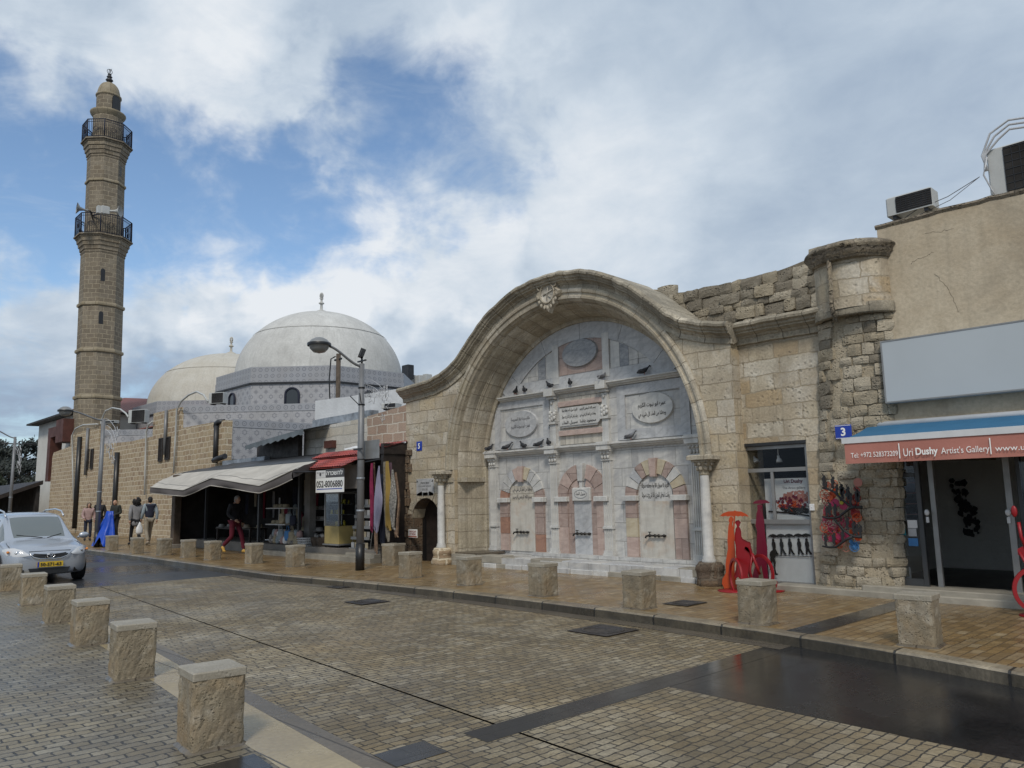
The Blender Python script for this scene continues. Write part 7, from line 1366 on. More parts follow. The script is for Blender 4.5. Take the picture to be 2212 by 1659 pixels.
put_text('052-8006880', (a.x+w_*.03, ys, z0_+(zm_-z0_)*.34), (1, 0, 0), (0, 0, 1), (zm_-z0_)*.46, MT['ink'], TL, 'lettering', width=w_*.94, bold=.022)
b = MB(); b.box(a.x+.06, c.x-.06, ys-.004, ys-.001, z0_+.075, z0_+.095); b.build('blue_rule', MT['sign_blue'], TL); b = MB(); b.ell((a.x+w_*.17, ys-.003, zm_+.09), (.05, .004, .045), 10, 6); b.build('emblem', MT['ink_grey'], TL)
put_text('לשכה פרטית'[::-1], (a.x+w_*.04, ys, zt_-.10), (1, 0, 0), (0, 0, 1), .05, MT['ink_grey'], TL, 'lettering', width=w_*.28)
# glass showcase on castors
cx_, cy_ = -18.55, 11.25; VC = thing('showcase', 'tall narrow glass showcase with yellow base on castors at the stall front', 'display cabinet', (cx_, cy_, .4)); z = .40
b = MB(); b.cbox(-.36, .36, -.27, .27, .10, .56, .01); b.xf(Matrix.Translation((cx_, cy_, z))); b.build('base_panel', MT['cabinet_yellow'], VC)
b = MB(); b.cbox(-.40, .40, -.31, .31, .06, .10, .01); b.cbox(-.37, .37, -.28, .28, 1.40, 1.46, .01)
for sx in (-1, 1):
    for sy in (-1, 1): b.box(sx*.35-.02, sx*.35+.02, sy*.26-.02, sy*.26+.02, .56, 1.4)
b.xf(Matrix.Translation((cx_, cy_, z))); b.build('frame', MT['alu'], VC)
b = MB(); b.box(-.34, .34, -.272, -.268, .56, 1.4); b.box(.348, .352, -.25, .25, .56, 1.4); b.xf(Matrix.Translation((cx_, cy_, z))); b.build('pane', MT['glass_clear'], VC)
b = MB(); 
for h in (.85, 1.12): b.box(-.33, .33, -.25, .25, h, h+.012)
b.xf(Matrix.Translation((cx_, cy_, z))); b.build('shelf', MT['alu'], VC); b = MB(); rn = random.Random(2)
for h in (.57, .87, 1.14):
    for k in range(6): b.lathe([(.02, 0), (.035, .02), (.02, .05), (.03, .09), (0, .1+rn.random()*.05)], (rn.uniform(-.27, .27)+cx_, rn.uniform(-.2, .1)+cy_, z+h), 8)
b.build('trinket', MT['paint_yellow'], VC)
b = MB()
for sx in (-1, 1):
    for sy in (-1, 1): b.ell((cx_+sx*.33, cy_+sy*.24, z+.03), (.035, .02, .035), 8, 6)
b.build('castor', MT['black_paint'], VC)
plain('cloth_beige2', (.44, .39, .32), .9, 0, .25, 12.); plain('cloth_print2', (.36, .34, .32), .85, 0, .4, 22., c2=(.06, .06, .06)); plain('cloth_magenta2', (.28, .015, .05), .85, 0, .25, 3.)
# goods: hats on a table, shelf rack, baskets, bags
def hat(c, m, lab, grp, s=1.):
    b = MB(); b.lathe([(.17*s, 0), (.18*s, .008), (.10*s, .02), (.095*s, .08*s), (.07*s, .11*s), (0, .105*s)], c, 14, sx=1.15); return tag(b.build('hat', MT[m], loc=c), lab, 'hat', grp)
TB = thing('display_table', 'low dark table covered with hats in the left half of the stall', 'table', (-24.6, 11.0, .4)); b = MB(); b.cbox(-25.9, -23.3, 10.95, 11.55, .78, .82, .008); b.build('tabletop', MT['wood_dark'], TB)
for x in (-25.8, -23.4):
    for y in (11.0, 11.5): b = MB(); b.box(x-.03, x+.03, y-.03, y+.03, .4, .78); b.build('leg', MT['wood_dark'], TB)
rn = random.Random(21)
for k in range(9): hat((-25.7+k*.28, 11.15+rn.uniform(-.12, .2), .825), rn.choice(['straw', 'cloth_khaki', 'cloth_crimson', 'hair_grey']), 'brimmed sun hat lying on the low table inside the stall', 'sun hats on the stall table', .95)
RK = thing('shelf_rack', 'white wire shelf rack of hats and bags in the middle of the stall', 'rack', (-21.6, 11.1, .4))
for z in (.50, .95, 1.42): b = MB(); b.box(-22.3, -21.1, 10.95, 11.4, z, z+.025); b.build('shelf', MT['white_metal'], RK)
for x in (-22.3, -21.1):
    b = MB(); b.box(x-.015, x+.015, 11.38, 11.41, .4, 1.75); b.build('upright', MT['white_metal'], RK)
for k in range(4): hat((-22.1+k*.27, 11.15, .975), 'straw', 'pale straw hat stacked on the white shelf rack', 'straw hats on the shelf rack')
for k in range(3): hat((-22.0+k*.3, 11.15, 1.445), 'straw', 'pale straw hat stacked on the white shelf rack', 'straw hats on the shelf rack')
def bag(c, m, lab, grp, s=1.):
    o = thing('cloth_bag', lab, 'bag', c, grp); b = MB(); rg = [[(c[0]+w*s*math.cos(2*PI*k/12)*(1+.12*noise.noise(Vector((k, z, c[0])))), c[1]+.09*s*math.sin(2*PI*k/12), c[2]+z*s) for k in range(12)] for w, z in ((.10, 0), (.17, .06), (.18, .18), (.14, .28), (.09, .31))]
    b.loft(rg, True, True, sm=True); b.build('body', MT[m], o); b = MB(); b.tube([(c[0]-.08*s, c[1], c[2]+.3*s), (c[0]-.05*s, c[1], c[2]+.46*s), (c[0]+.05*s, c[1], c[2]+.46*s), (c[0]+.08*s, c[1], c[2]+.3*s)], .009, 5); b.build('handle', MT[m], o)
for k, (x, z, m) in enumerate([(-20.9, 1.0, 'cloth_ltblue'), (-20.65, .95, 'cloth_navy'), (-20.95, .52, 'paint_sky'), (-21.35, .53, 'cloth_ltblue'), (-20.7, .5, 'straw'), (-21.3, 1.0, 'straw')]): bag((x, 10.98, z), m, ['pale blue cloth bag beside the middle shelf of the white rack', 'navy cloth bag at the right end of the middle shelf', 'bright blue cloth bag low beside the white rack', 'pale blue cloth bag on the bottom shelf of the white rack', 'straw bag standing low at the right of the white rack', 'straw bag on the middle shelf of the white rack'][k], 'cloth bags by the shelf rack', .9)
BK = thing('plastic_basket', 'white plastic basket standing on the stall deck edge', 'basket', (-20.05, 11.08, .4)); b = MB(); o_ = Vector((-20.05, 11.08, .4))
for z in (0, .07, .14, .2): 
    w = .19+.03*z/.2; q = [(o_.x-w, o_.y-w*.8, o_.z+z), (o_.x+w, o_.y-w*.8, o_.z+z), (o_.x+w, o_.y+w*.8, o_.z+z), (o_.x-w, o_.y+w*.8, o_.z+z)]; b.tube(q+[q[0]], .014, 4)
b.box(o_.x-.18, o_.x+.18, o_.y-.14, o_.y+.14, o_.z, o_.z+.012); b.build('grid', MT['basket_white'], BK); b = MB()
for k in range(20): t = k/20*2*PI; b.tube([(o_.x+.19*max(-1, min(1, 1.3*math.cos(t))), o_.y+.15*max(-1, min(1, 1.3*math.sin(t))), .4), (o_.x+.22*max(-1, min(1, 1.3*math.cos(t))), o_.y+.175*max(-1, min(1, 1.3*math.sin(t))), .6)], .008, 4)
b.build('upright', MT['basket_white'], BK)
for k, x in enumerate((-19.75, -19.45)):
    b = MB(); b.lathe([(.14, 0), (.18, .12), (.20, .24), (.185, .24), (.16, .1)], (x, 11.25, .4), 14); bb = tag(b.build('wicker_basket', MT['bark'], loc=(x, 11.25, .4)), ['dim wicker basket of small goods right of the white plastic basket', 'dim wicker basket of small goods left of the showcase'][k], 'basket'); b = MB(); 
    for j in range(14): b.ell((x+rn.uniform(-.13, .13), 11.25+rn.uniform(-.12, .12), .62+rn.uniform(0, .07)), .045, 7, 5)
    b.build('contents', MT['hair_grey'], bb)
for k, x in enumerate(np.linspace(-27.2, -21, 10)):      # dim hanging goods on the back wall
    b = MB(); N_ = 7; w = rn.uniform(.18, .3); z1_ = rn.uniform(1.9, 2.4); hh = rn.uniform(.6, 1.0); b.loft([[(x+w*(i/N_-.5)*(1-.3*t), 12.3+.03*math.sin(i*2+k), z1_-hh*t) for i in range(N_+1)] for t in (0, .5, 1)], False, sm=True); cm = ['black', 'navy', 'khaki', 'crimson', 'grey'][k % 5]; tag(b.build('hanging_garment', MT['cloth_'+cm], loc=(x, 12.3, z1_)), ['left ', 'right '][k > 4]+cm+' garment hanging in the dark against the stall back wall', 'garment', 'garments on the stall back wall')
for k in range(12):      # stacked hats and soft goods right of the rack
    x = -20.95+(k % 4)*.24; zz3 = .42+(k//4)*.30; hat((x, 11.5+.03*k, zz3+.35), ['straw', 'cloth_khaki', 'cloth_print2', 'hair_grey'][k % 4], 'floppy hat in the heap right of the white shelf rack', 'hats heaped right of the shelf rack', 1.05)
for k in range(10):
    x = -23.2+.19*k; y = 11.9; b = MB(); zz3 = 1.2+.35*((k*7) % 4)/3; b.loft([[(x+.09*math.cos(2*PI*j/9)*w, y+.06*math.sin(2*PI*j/9)*w, zz3-h) for j in range(9)] for w, h in ((.2, 0), (1, .06), (1.1, .28), (.8, .4), (.5, .42))], True, True, sm=True); tag(b.build('hanging_bag', MT[['cloth_ltblue', 'straw', 'cloth_magenta2', 'cloth_khaki', 'cloth_print2'][k % 5]], loc=(x, y, zz3)), ['pale blue', 'straw', 'crimson', 'khaki', 'speckled'][k % 5]+' bag hanging behind the rack, in its '+['left', 'right'][k > 4]+' half', 'bag', 'bags hanging behind the shelf rack')
for k in range(16):
    x = -21.95+(k % 8)*.22+rn.uniform(-.05, .05); zz3 = .42+(k//8)*.16; m3 = ['cloth_print2', 'straw', 'cloth_ltblue', 'cloth_pink', 'white_paint', 'cloth_beige2'][k % 6]; b = MB(); s3 = rn.uniform(.09, .14)
    b.loft([[(x+s3*w*math.cos(2*PI*j/10)*(1+.25*noise.noise(Vector((j*.9, k, h*9)))), 10.99+.07*(k//8)+s3*.8*w*math.sin(2*PI*j/10), zz3+h) for j in range(10)] for w, h in ((.7, 0), (1, .05), (.95, .15), (.6, .22), (.25, .25))], True, True, sm=True)
    tag(b.build('cloth_bundle', MT[m3], loc=(x, 10.99, zz3)), ['speckled', 'straw coloured', 'pale blue', 'pink', 'white', 'beige'][k % 6]+' soft souvenir in the '+['lower', 'upper'][k//8]+' layer of the heap along the stall deck edge', 'souvenir', 'soft souvenirs heaped at the deck edge')
CR = thing('postcard_rack', 'grey wire postcard rack standing right of the showcase behind the lamp post', 'rack', (-17.3, 11.05, .33)); b = MB()
for k in range(5):
    z = .36+k*.27; b.box(-17.75, -16.9, 11.05+.05*k, 11.09+.05*k, z, z+.02); b.box(-17.75, -16.9, 11.02+.05*k, 11.03+.05*k, z, z+.07)
b.tube([(-17.75, 11.1, .33), (-17.75, 11.3, 1.7)], .012, 5); b.tube([(-16.9, 11.1, .33), (-16.9, 11.3, 1.7)], .012, 5); b.build('frame', MT['alu'], CR); b = MB()
for k in range(5):
    for j in range(5): x = -17.7+j*.16; z = .38+k*.27; b.box(x, x+.13, 11.06+.05*k, 11.065+.05*k, z, z+.18, mi=(j+k) % 3)
b.build('postcard', [MT['marble_blue'], MT['straw'], MT['interior_grey']], CR)
# scarves on a rail
RL = MB(); RL.tube([(-17.2, 10.75, 2.52), (-15.95, 10.75, 2.60)], .015, 6); RL.build('scarf_rail', MT['dark_metal'], MS)
def scarf(px, py0, py1, w0, w1, m, lab, Y=10.70, sw=0., seed=0, wm=None):
    a, c = at(px, py0, Y), at(px+sw, py1, Y); n, k = 14, 16; rows = []
    for j in range(k+1):
        t = j/k; w = w0+(w1-w0)*min(1, t*2.2) if wm is None else (w0+(wm-w0)*min(1, t*2) if t < .6 else wm+(w1-wm)*(t-.6)/.4); cx2 = a.x+(c.x-a.x)*t+.015*math.sin(t*7+seed)
        rows.append([(cx2+w*(i/n-.5), Y+.035*math.sin(i*1.7+seed*2+t*1.5)*min(1, .3+t), a.z+(c.z-a.z)*t-(.10*abs(i/n-.5)+.05*math.sin(i*1.3+seed))*(t**3)*1.2) for i in range(n+1)])
    b = MB(); b.loft(rows, False, sm=True); o = b.build('scarf', MT[m], loc=tuple(a)); tag(o, lab, 'scarf', 'scarves hanging at the right end of the stall')
plain('cloth_magenta', (.28, .018, .08), .85, 0, .25, 3.); plain('cloth_lavender', (.36, .345, .46), .85, 0, .08, 3.); plain('cloth_mustard', (.33, .22, .055), .85, 0, .1, 3.); plain('cloth_print', (.42, .40, .36), .85, 0, .4, 22., c2=(.06, .06, .06)); plain('cloth_plum', (.13, .075, .10), .85, 0, .2, 5.); plain('cloth_tan', (.30, .20, .13), .85, 0, .2, 12., c2=(.12, .08, .06)); plain('cloth_beige_print', (.28, .25, .20), .9, 0, .3, 16., c2=(.10, .09, .08))
Z4 = lambda x, y: (746.6+.2001*x, 940.2+.2001*y)
for x, y0, x2, y1, w0, w1, m, lb, yy, wm in [(285, 300, 285, 1005, .10, .10, 'cloth_magenta', 'magenta scarf with orange tail hanging at the left of the scarf rail', 10.72, .22), (310, 295, 335, 1240, .06, .10, 'cloth_tan', 'long thin tan scarf hanging behind the lavender one', 10.82, .16), (365, 330, 330, 1010, .05, .10, 'cloth_lavender', 'pale lavender scarf, the brightest on the rail', 10.62, .34), (395, 420, 400, 1150, .10, .12, 'cloth_navy', 'dark blue scarf hanging just right of the lavender one', 10.84, .16),
                                         (425, 285, 460, 1105, .12, .08, 'cloth_beige_print', 'long beige patterned scarf left of the mustard one', 10.72, .22), (450, 280, 468, 985, .10, .16, 'cloth_mustard', 'mustard yellow scarf on the rail', 10.66, .2), (485, 295, 490, 880, .10, .10, 'cloth_plum', 'plum coloured scarf right of the mustard one', 10.74, .14), (510, 370, 520, 980, .05, .10, 'cloth_print', 'white scarf with dark print at the right of the rail', 10.64, .26), (545, 400, 550, 1060, .05, .12, 'cloth_tan', 'brown patterned scarf, rightmost on the rail', 10.7, .30)]:
    A0, A1 = Z4(x, y0), Z4(x2, y1); scarf(A0[0], A0[1], A1[1], w0, w1, m, lb, yy, A1[0]-A0[0], x*.01, wm)
# ------------------------------------------------------------------ people
plain('cloth_crimson_shade', (.11, .004, .018), .9, 0, .15, 8.)  # trouser crimson, colour darkened to stand in for shade under the awning
def skin(V, E, sub=2, root=None):
    names = list(V); me = bpy.data.meshes.new('s'); me.from_pydata([V[k][0] for k in names], [(names.index(a), names.index(b)) for a, b in E], []); o = bpy.data.objects.new('s', me); COL.objects.link(o)
    md = o.modifiers.new('s', 'SKIN'); md.use_smooth_shade = True; sv = me.skin_vertices[0].data
    for i, k in enumerate(names): sv[i].radius = V[k][1]; sv[i].use_root = (k == (root or names[0]))
    o.modifiers.new('u', 'SUBSURF').levels = sub; dg = bpy.context.evaluated_depsgraph_get(); dg.update(); r = bpy.data.meshes.new_from_object(o.evaluated_get(dg))
    b = MB(); b.mesh([v.co.copy() for v in r.vertices], [tuple(p.vertices) for p in r.polygons], sm=True); bpy.data.objects.remove(o); bpy.data.meshes.remove(me); bpy.data.meshes.remove(r); return b
def person(loc, head, h, pose, cl, lab, kw=None):
    # local frame: x right, y forward, z up, for a figure 1.72 m tall
    P = dict(pel=(0, 0, .95), sp=(0, 0, 1.12), ch=(0, 0, 1.30), nk=(0, 0, 1.46), hd=(0, .02, 1.60), sl=(-.18, 0, 1.41), el=(-.24, -.03, 1.14), wl=(-.24, .06, .90), sr=(.18, 0, 1.41), er=(.24, -.03, 1.14), wr=(.24, .06, .90), hl=(-.09, 0, .90), kl=(-.10, .03, .50), al=(-.10, -.02, .09), tl=(-.11, .13, .04), hr=(.09, 0, .90), kr=(.10, .03, .50), ar=(.10, -.02, .09), tr=(.11, .13, .04)); P.update(pose)
    kw = kw or {}; o = thing('person', lab, 'person', (0, 0, 0)); fat = kw.get('fat', 1.)
    V = dict(pel=(P['pel'], (.13*fat, .09*fat)), sp=(P['sp'], (.115*fat, .085*fat)), ch=(P['ch'], (.14*fat, .095*fat)), nk=(P['nk'], (.052, .052)))
    for s in 'lr':
        V['s'+s] = (P['s'+s], (.052, .052)); V['e'+s] = (P['e'+s], (.038, .038)); V['w'+s] = (P['w'+s], (.026, .022)); V['h'+s] = (P['h'+s], (.085, .085)); V['k'+s] = (P['k'+s], (.055, .055)); V['a'+s] = (P['a'+s], (.036, .036)); V['t'+s] = (P['t'+s], (.036, .026))
    V['hd'] = (tuple(Vector(P['nk'])+Vector((0, .01, .06))), (.05, .05))
    E = [('pel', 'sp'), ('sp', 'ch'), ('ch', 'nk'), ('nk', 'hd')]+[(a+s, b_+s) for s in 'lr' for a, b_ in (('s', 'e'), ('e', 'w'), ('h', 'k'), ('k', 'a'), ('a', 't'))]+[('ch', 'sl'), ('ch', 'sr'), ('pel', 'hl'), ('pel', 'hr')]
    b = skin(V, E, 1); hc = Vector(P['hd']); yaw = kw.get('look', 0.); Mh = Matrix.Translation(hc) @ Matrix.Rotation(yaw, 4, 'Z')
    b.ell((0, 0, 0), (.075, .092, .115), 16, 12, M=Mh); b.ell((0, .01, -.06), (.055, .07, .06), 12, 8, M=Mh); b.tube([Mh @ Vector((0, .085, .01)), Mh @ Vector((0, .112, -.022)), Mh @ Vector((0, .09, -.03))], [.008, .014, .008], 6)
    for s in (-1, 1): b.ell((s*.078, -.005, -.01), (.012, .022, .03), 8, 6, M=Mh)
    for s in 'lr':      # hands: palm, four fingers and a thumb
        w = Vector(P['w'+s]); d = (w-Vector(P['e'+s])).normalized(); sg = -1 if s == 'l' else 1; side = Vector((0, 1, 0)); side = (side-d*side.dot(d)).normalized(); pal = w+d*.05; b.tube([w, w+d*.03, w+d*.085], [.024, .034, .030], 8)
        nrm = d.cross(side)*sg
        for k in range(4): q = w+d*.08+side*(.027-.018*k); l = (.068, .078, .072, .055)[k]; b.tube([q, q+d*l*.5-nrm*.006, q+d*l-nrm*.022], [.009, .0085, .006], 5)
        q = w+d*.035+side*.03; b.tube([q, q+side*.022+d*.02, q+side*.026+d*.055], [.011, .010, .007], 5)
    def add(mb, nm, m, par=o): q = mb.build(nm, MT[m]); q.parent = par; return q
    add(b, 'body', 'skin')
    b = MB(); 
    for s in (-1, 1): b.ell((s*.032, .083, .018), (.012, .008, .007), 8, 5, M=Mh)
    add(b, 'eye', 'ink'); b = MB(); b.ell((0, .088, -.055), (.024, .008, .007), 8, 5, M=Mh); add(b, 'mouth', 'cloth_crimson')
    g = cl.get('top_grow', 1.25); V2 = {}
    if 'top' in cl:
        hem = cl.get('hem', .88); ex = cl.get('top_len', 1.0)
        V2 = dict(b0=((P['pel'][0], P['pel'][1], hem), (.155*fat*cl.get('flare', 1.), .12*fat*cl.get('flare', 1.))), sp=(P['sp'], (.13*fat*g/1.1, .105*fat*g/1.1)), ch=(P['ch'], (.155*fat*g/1.1, .115*fat*g/1.1)), nk=(tuple(Vector(P['nk'])+Vector((0, 0, -.01))), (.066, .066)))
        EE = [('b0', 'sp'), ('sp', 'ch'), ('ch', 'nk')]
        if cl.get('sleeves', True):
            for s in 'lr': V2['s'+s] = (P['s'+s], (.07*g/1.1, .07*g/1.1)); V2['e'+s] = (P['e'+s], (.056*g/1.1, .056*g/1.1)); V2['w'+s] = (P['w'+s], (.043, .043)); EE += [('ch', 's'+s), ('s'+s, 'e'+s), ('e'+s, 'w'+s)]
        tb = skin(V2, EE, 2, 'ch')
        if cl.get('quilt'): tb.v = [tuple(Vector(v)+(Vector((v[0]-P['ch'][0], v[1], 0)).normalized() if v[2] > .8 else Vector((0, 0, 0)))*.010*math.sin(v[2]*75)) for v in tb.v]
        add(tb, cl.get('topname', 'jacket'), cl['top'])
    if 'vest' in cl:
        add(skin(dict(b0=((P['pel'][0], P['pel'][1], .93), (.175*fat, .135*fat)), sp=(P['sp'], (.165*fat, .13*fat)), ch=(P['ch'], (.185*fat, .135*fat)), nk=(tuple(Vector(P['nk'])+Vector((0, 0, -.03))), (.075, .075))), [('b0', 'sp'), ('sp', 'ch'), ('ch', 'nk')], 2, 'ch'), 'vest', cl['vest'])
    V3 = dict(pel=(P['pel'], (.14*fat, .10*fat))); EE = []
    for s in 'lr': V3['h'+s] = (P['h'+s], (.095*fat, .095*fat)); V3['k'+s] = (P['k'+s], (.07, .07)); V3['a'+s] = (tuple(Vector(P['a'+s])+Vector((0, 0, .03))), (.058, .058)); EE += [('pel', 'h'+s), ('h'+s, 'k'+s), ('k'+s, 'a'+s)]
    add(skin(V3, EE, 2), 'trousers', cl['legs'])
    for s in 'lr':
        a_, t_ = Vector(P['a'+s]), Vector(P['t'+s]); b = MB(); d = (t_-a_); d.z = 0; d.normalize(); zz0 = min(a_.z, t_.z)
        b.tube([a_-d*.06+Vector((0, 0, -.03)), a_+Vector((0, 0, -.01)), (a_+t_)/2+Vector((0, 0, 0)), t_, t_+d*.07+Vector((0, 0, -.005))], [.035, .052, .046, .04, .02], 10); add(b, 'shoe', cl.get('shoes', 'cloth_black'))
    hs = cl.get('hair', 'short'); b = MB(); hm = cl.get('haircol', 'hair_black')
    if hs == 'curly':
        rn = random.Random(1)
        for k in range(70): a = Vector((rn.gauss(0, 1), rn.gauss(0, 1)-.5, rn.gauss(.25, 1))).normalized(); c_ = Vector((a.x*.115, a.y*.12-.03, a.z*.13-.01)); 
        for k in range(90):
            a = Vector((rn.gauss(0, 1), rn.gauss(-.5, 1), rn.gauss(.1, 1))).normalized()
            if a.y > .55 and a.z < .45: continue
            b.ell((a.x*.12, a.y*.12-.02, a.z*.14-.02), rn.uniform(.035, .055), 7, 5, M=Mh)
    elif hs == 'short': b.ell((0, -.014, .022), (.083, .095, .107), 16, 10, M=Mh); b.ell((0, -.035, -.02), (.078, .07, .08), 12, 8, M=Mh)
    elif hs == 'hood': b.ell((0, -.022, .012), (.10, .105, .125), 16, 10, M=Mh); b.ell((0, -.05, -.10), (.11, .07, .06), 12, 8, M=Mh)
    elif hs == 'bald': b.ell((0, -.035, -.025), (.080, .068, .045), 12, 8, M=Mh)
    elif hs == 'long': b.ell((0, -.014, .022), (.085, .098, .11), 16, 10, M=Mh); b.ell((0, -.05, -.09), (.08, .05, .13), 12, 8, M=Mh)
    add(b, 'hair', hm)
    o.location = loc; o.rotation_euler.z = head-PI/2; k = h/1.72; o.scale = (k, k, k); return o
walk = dict(kl=(-.10, .16, .52), al=(-.10, .22, .09), tl=(-.11, .37, .05), kr=(.10, -.02, .49), ar=(.10, -.22, .13), tr=(.10, -.09, .05), el=(-.23, -.08, 1.14), wl=(-.23, -.08, .90), er=(.23, .0, 1.14), wr=(.22, .14, .93))
def mirror(p): return {k[:-1]+('r' if k[-1] == 'l' else 'l'): (-v[0], v[1], v[2]) for k, v in p.items()}
g = G(291, 1178, Z0); person((g.x, g.y, Z0), PI-.05, 1.74, walk, dict(top='cloth_grey', hem=.66, flare=1.2, top_grow=1.3, legs='cloth_black', hair='curly', topname='coat'), 'person seen from behind in a loose grey knee coat with big curly black hair')
g = G(320, 1178, Z0); pm = person((g.x, g.y, Z0), PI+.05, 1.78, mirror(walk), dict(top='cloth_ltblue', vest='cloth_navy', legs='cloth_khaki', hair='short', topname='shirt', shoes='cloth_khaki'), 'person seen from behind in a dark vest over pale sleeves and khaki trousers')
b = MB(); b.loft([[(-.34+w*math.cos(2*PI*k/10), .0+w*.4*math.sin(2*PI*k/10), z) for k in range(10)] for w, z in ((.09, .42), (.13, .50), (.12, .65), (.05, .78), (.02, .86))], True, True, sm=True); q = tag(b.build('carrier_bag', MT['white_paint']), 'crumpled white carrier bag held by the walker in the dark vest', 'bag'); q.location = (g.x, g.y, Z0); q.rotation_euler.z = PI/2+.05
g = G(188, 1168, Z0); person((g.x, g.y, Z0), -.2, 1.62, dict(kl=(-.1, .1, .5), al=(-.1, .05, .09), tl=(-.11, .2, .04), wr=(.17, .25, .98), er=(.24, .03, 1.13)), dict(top='cloth_pink', hem=.80, quilt=True, top_grow=1.4, legs='cloth_navy', hair='hood', haircol='bark'), 'person in a quilted pale pink jacket with brown hair by the second lamp post')
g = G(203, 1164, Z0); person((g.x-.8, g.y+.4, Z0), -.6, 1.78, dict(wr=(.17, .25, 1.0)), dict(top='cloth_black', hem=.82, top_grow=1.35, legs='cloth_black', hair='short'), 'person with short dark hair in a black jacket, half hidden behind the second lamp post')
g = G(236, 1166, Z0); person((g.x, g.y+.2, Z0), -1.0, 1.74, dict(wl=(-.14, .26, 1.05), wr=(.14, .26, 1.02), hd=(0, .06, 1.58)), dict(top='cloth_darkgreen', hem=.78, top_grow=1.45, legs='cloth_black', hair='bald', haircol='hair_grey'), 'bald person in a bulky dark jacket standing behind the blue sheet', dict(fat=1.12))
g = G(505, 1196, Z0); person((g.x, g.y+.0, Z0), .35, 1.74, dict(kl=(-.09, .20, .54), al=(-.09, .30, .09), tl=(-.09, .45, .05), kr=(.10, .0, .50), ar=(.10, -.34, .20), tr=(.10, -.30, .08), wr=(.2, .22, .98), hd=(0, .08, 1.57)), dict(top='cloth_black', hem=.90, legs='cloth_crimson_shade', hair='short', haircol='hair_grey', shoes='shoe_yellow', top_grow=1.3), 'person striding out of the stall in crimson trousers, black top and yellow shoes')
# blue sheet over a folded load
g = G(212, 1182, Z0); BT = thing('blue_tarpaulin', 'bright blue plastic sheet draped over a dark load between the lamp post and a bollard', 'tarpaulin', (g.x, g.y, Z0)); rg = []
for j in range(9):
    t = j/8; row = []
    for i in range(25):
        u = i/24; a = PI*1.15*(u-.08); wv_ = .07*noise.noise(Vector((u*9, t*3, 5)))+.05*math.sin(u*31)*t; r = (.16+.42*t**1.2)+wv_; row.append((g.x+.95*r*math.cos(a)*1.15+.22*(1-t), g.y+.3-r*.8*math.sin(a), Z0+1.28-1.24*t+(.38*max(0, 1-abs(u-.36)/.10) if t > .55 else 0)*(t-.5)*2+.10*noise.noise(Vector((u*5, t*2, 1)))))
    rg.append(row)
b = MB(); b.loft(rg, False, sm=True); b.face([rg[0][i] for i in range(25)]); b.build('sheet', MT['tarp_blue'], BT)
b = MB(); b.ell((g.x+.05, g.y+.3, Z0+.45), (.34, .26, .5), 12, 10); b.tube([(g.x-.3, g.y+.1, Z0+.12), (g.x+.35, g.y+.1, Z0+.12)], .1, 10); b.build('dark_load', MT['cloth_black'], BT)
# ------------------------------------------------------------------ car
def carpaint():
    m, nt, b = new_mat('car_silver'); b.inputs['Base Color'].default_value = (.42, .45, .50, 1); b.inputs['Metallic'].default_value = .55; b.inputs['Roughness'].default_value = .32; b.inputs['Coat Weight'].default_value = .6; b.inputs['Coat Roughness'].default_value = .08; MT['car_silver'] = m
carpaint(); glassy('car_glass', (.13, .15, .155), .08); glassy('lamp_glass', (.55, .57, .6), .12); plain('chrome', (.65, .66, .68), .18, 1., .02); plain('plate_yellow', (.62, .42, .03), .4, 0, .03); plain('lamp_amber', (.7, .25, .04), .4)
CAR = thing('parked_car', 'silver people carrier facing the plaza, with yellow number plate, left of the road', 'car', (0, 0, 0))
ST_ = [ # x, ws, zb, zs, wr, ztop
 (.0, .50, .36, .60, .42, .66), (-.03, .62, .25, .66, .50, .72), (-.12, .76, .20, .71, .60, .80), (-.35, .845, .18, .77, .66, .86), (-.7, .865, .18, .84, .68, .92), (-1.0, .872, .18, .885, .67, .965), (-1.10, .873, .18, .90, .66, .99),
 (-1.46, .875, .18, .93, .62, 1.27), (-1.92, .875, .18, .965, .585, 1.535), (-2.05, .875, .18, .97, .58, 1.565), (-2.7, .875, .18, .975, .59, 1.615), (-3.5, .872, .18, .985, .58, 1.59), (-4.05, .86, .2, 1.0, .56, 1.52), (-4.35, .82, .25, 1.0, .52, 1.20), (-4.45, .72, .32, .95, .45, 1.0), (-4.5, .55, .40, .85, .35, .88)]
def ringc(x, ws, zb, zs, wr, zt):
    hood = x > -1.15; h = []
    h = [(0, zb), (.55*ws, zb), (.9*ws, zb+.015), (.985*ws, zb+.12), (ws, .5*(zb+zs)), (.985*ws, zs-.06), (.955*ws, zs)]
    if hood: h += [(.86*ws, zs+.4*(zt-zs)), (.62*ws, zs+.85*(zt-zs)), (.3*ws, zt-.003), (0, zt)]
    else: h += [(wr+.035, zt-.07 if zt-.07 > zs else zs+.02), (wr-.03, zt-.02), (.5*wr, zt-.002), (0, zt)]
    return [(x, y, z) for y, z in h]+[(x, -y, z) for y, z in reversed(h[1:-1])]
rings = [ringc(*s) for s in ST_]; n = len(rings[0])
me = bpy.data.meshes.new('c'); vs = [p for r in rings for p in r]; fs = []; mi = []
for i in range(len(rings)-1):
    for j in range(n):
        k = (j+1) % n; fs.append((i*n+j, i*n+k, (i+1)*n+k, (i+1)*n+j)); jj = j if j < 10 else n-1-j; x0 = ST_[i][0]; t = 0
        if 6 <= i <= 7 and jj >= 8: t = 1
        if jj == 6 and 6 <= i <= 11 and i not in (8,): t = 2
        if 12 <= i <= 12 and jj >= 8: t = 3
        mi.append(t)
fs.append(tuple(range(n-1, -1, -1))); mi.append(0); fs.append(tuple((len(rings)-1)*n+j for j in range(n))); mi.append(0)
me.from_pydata(vs, [], fs)
for k in range(4): me.materials.append(MT['car_silver'])
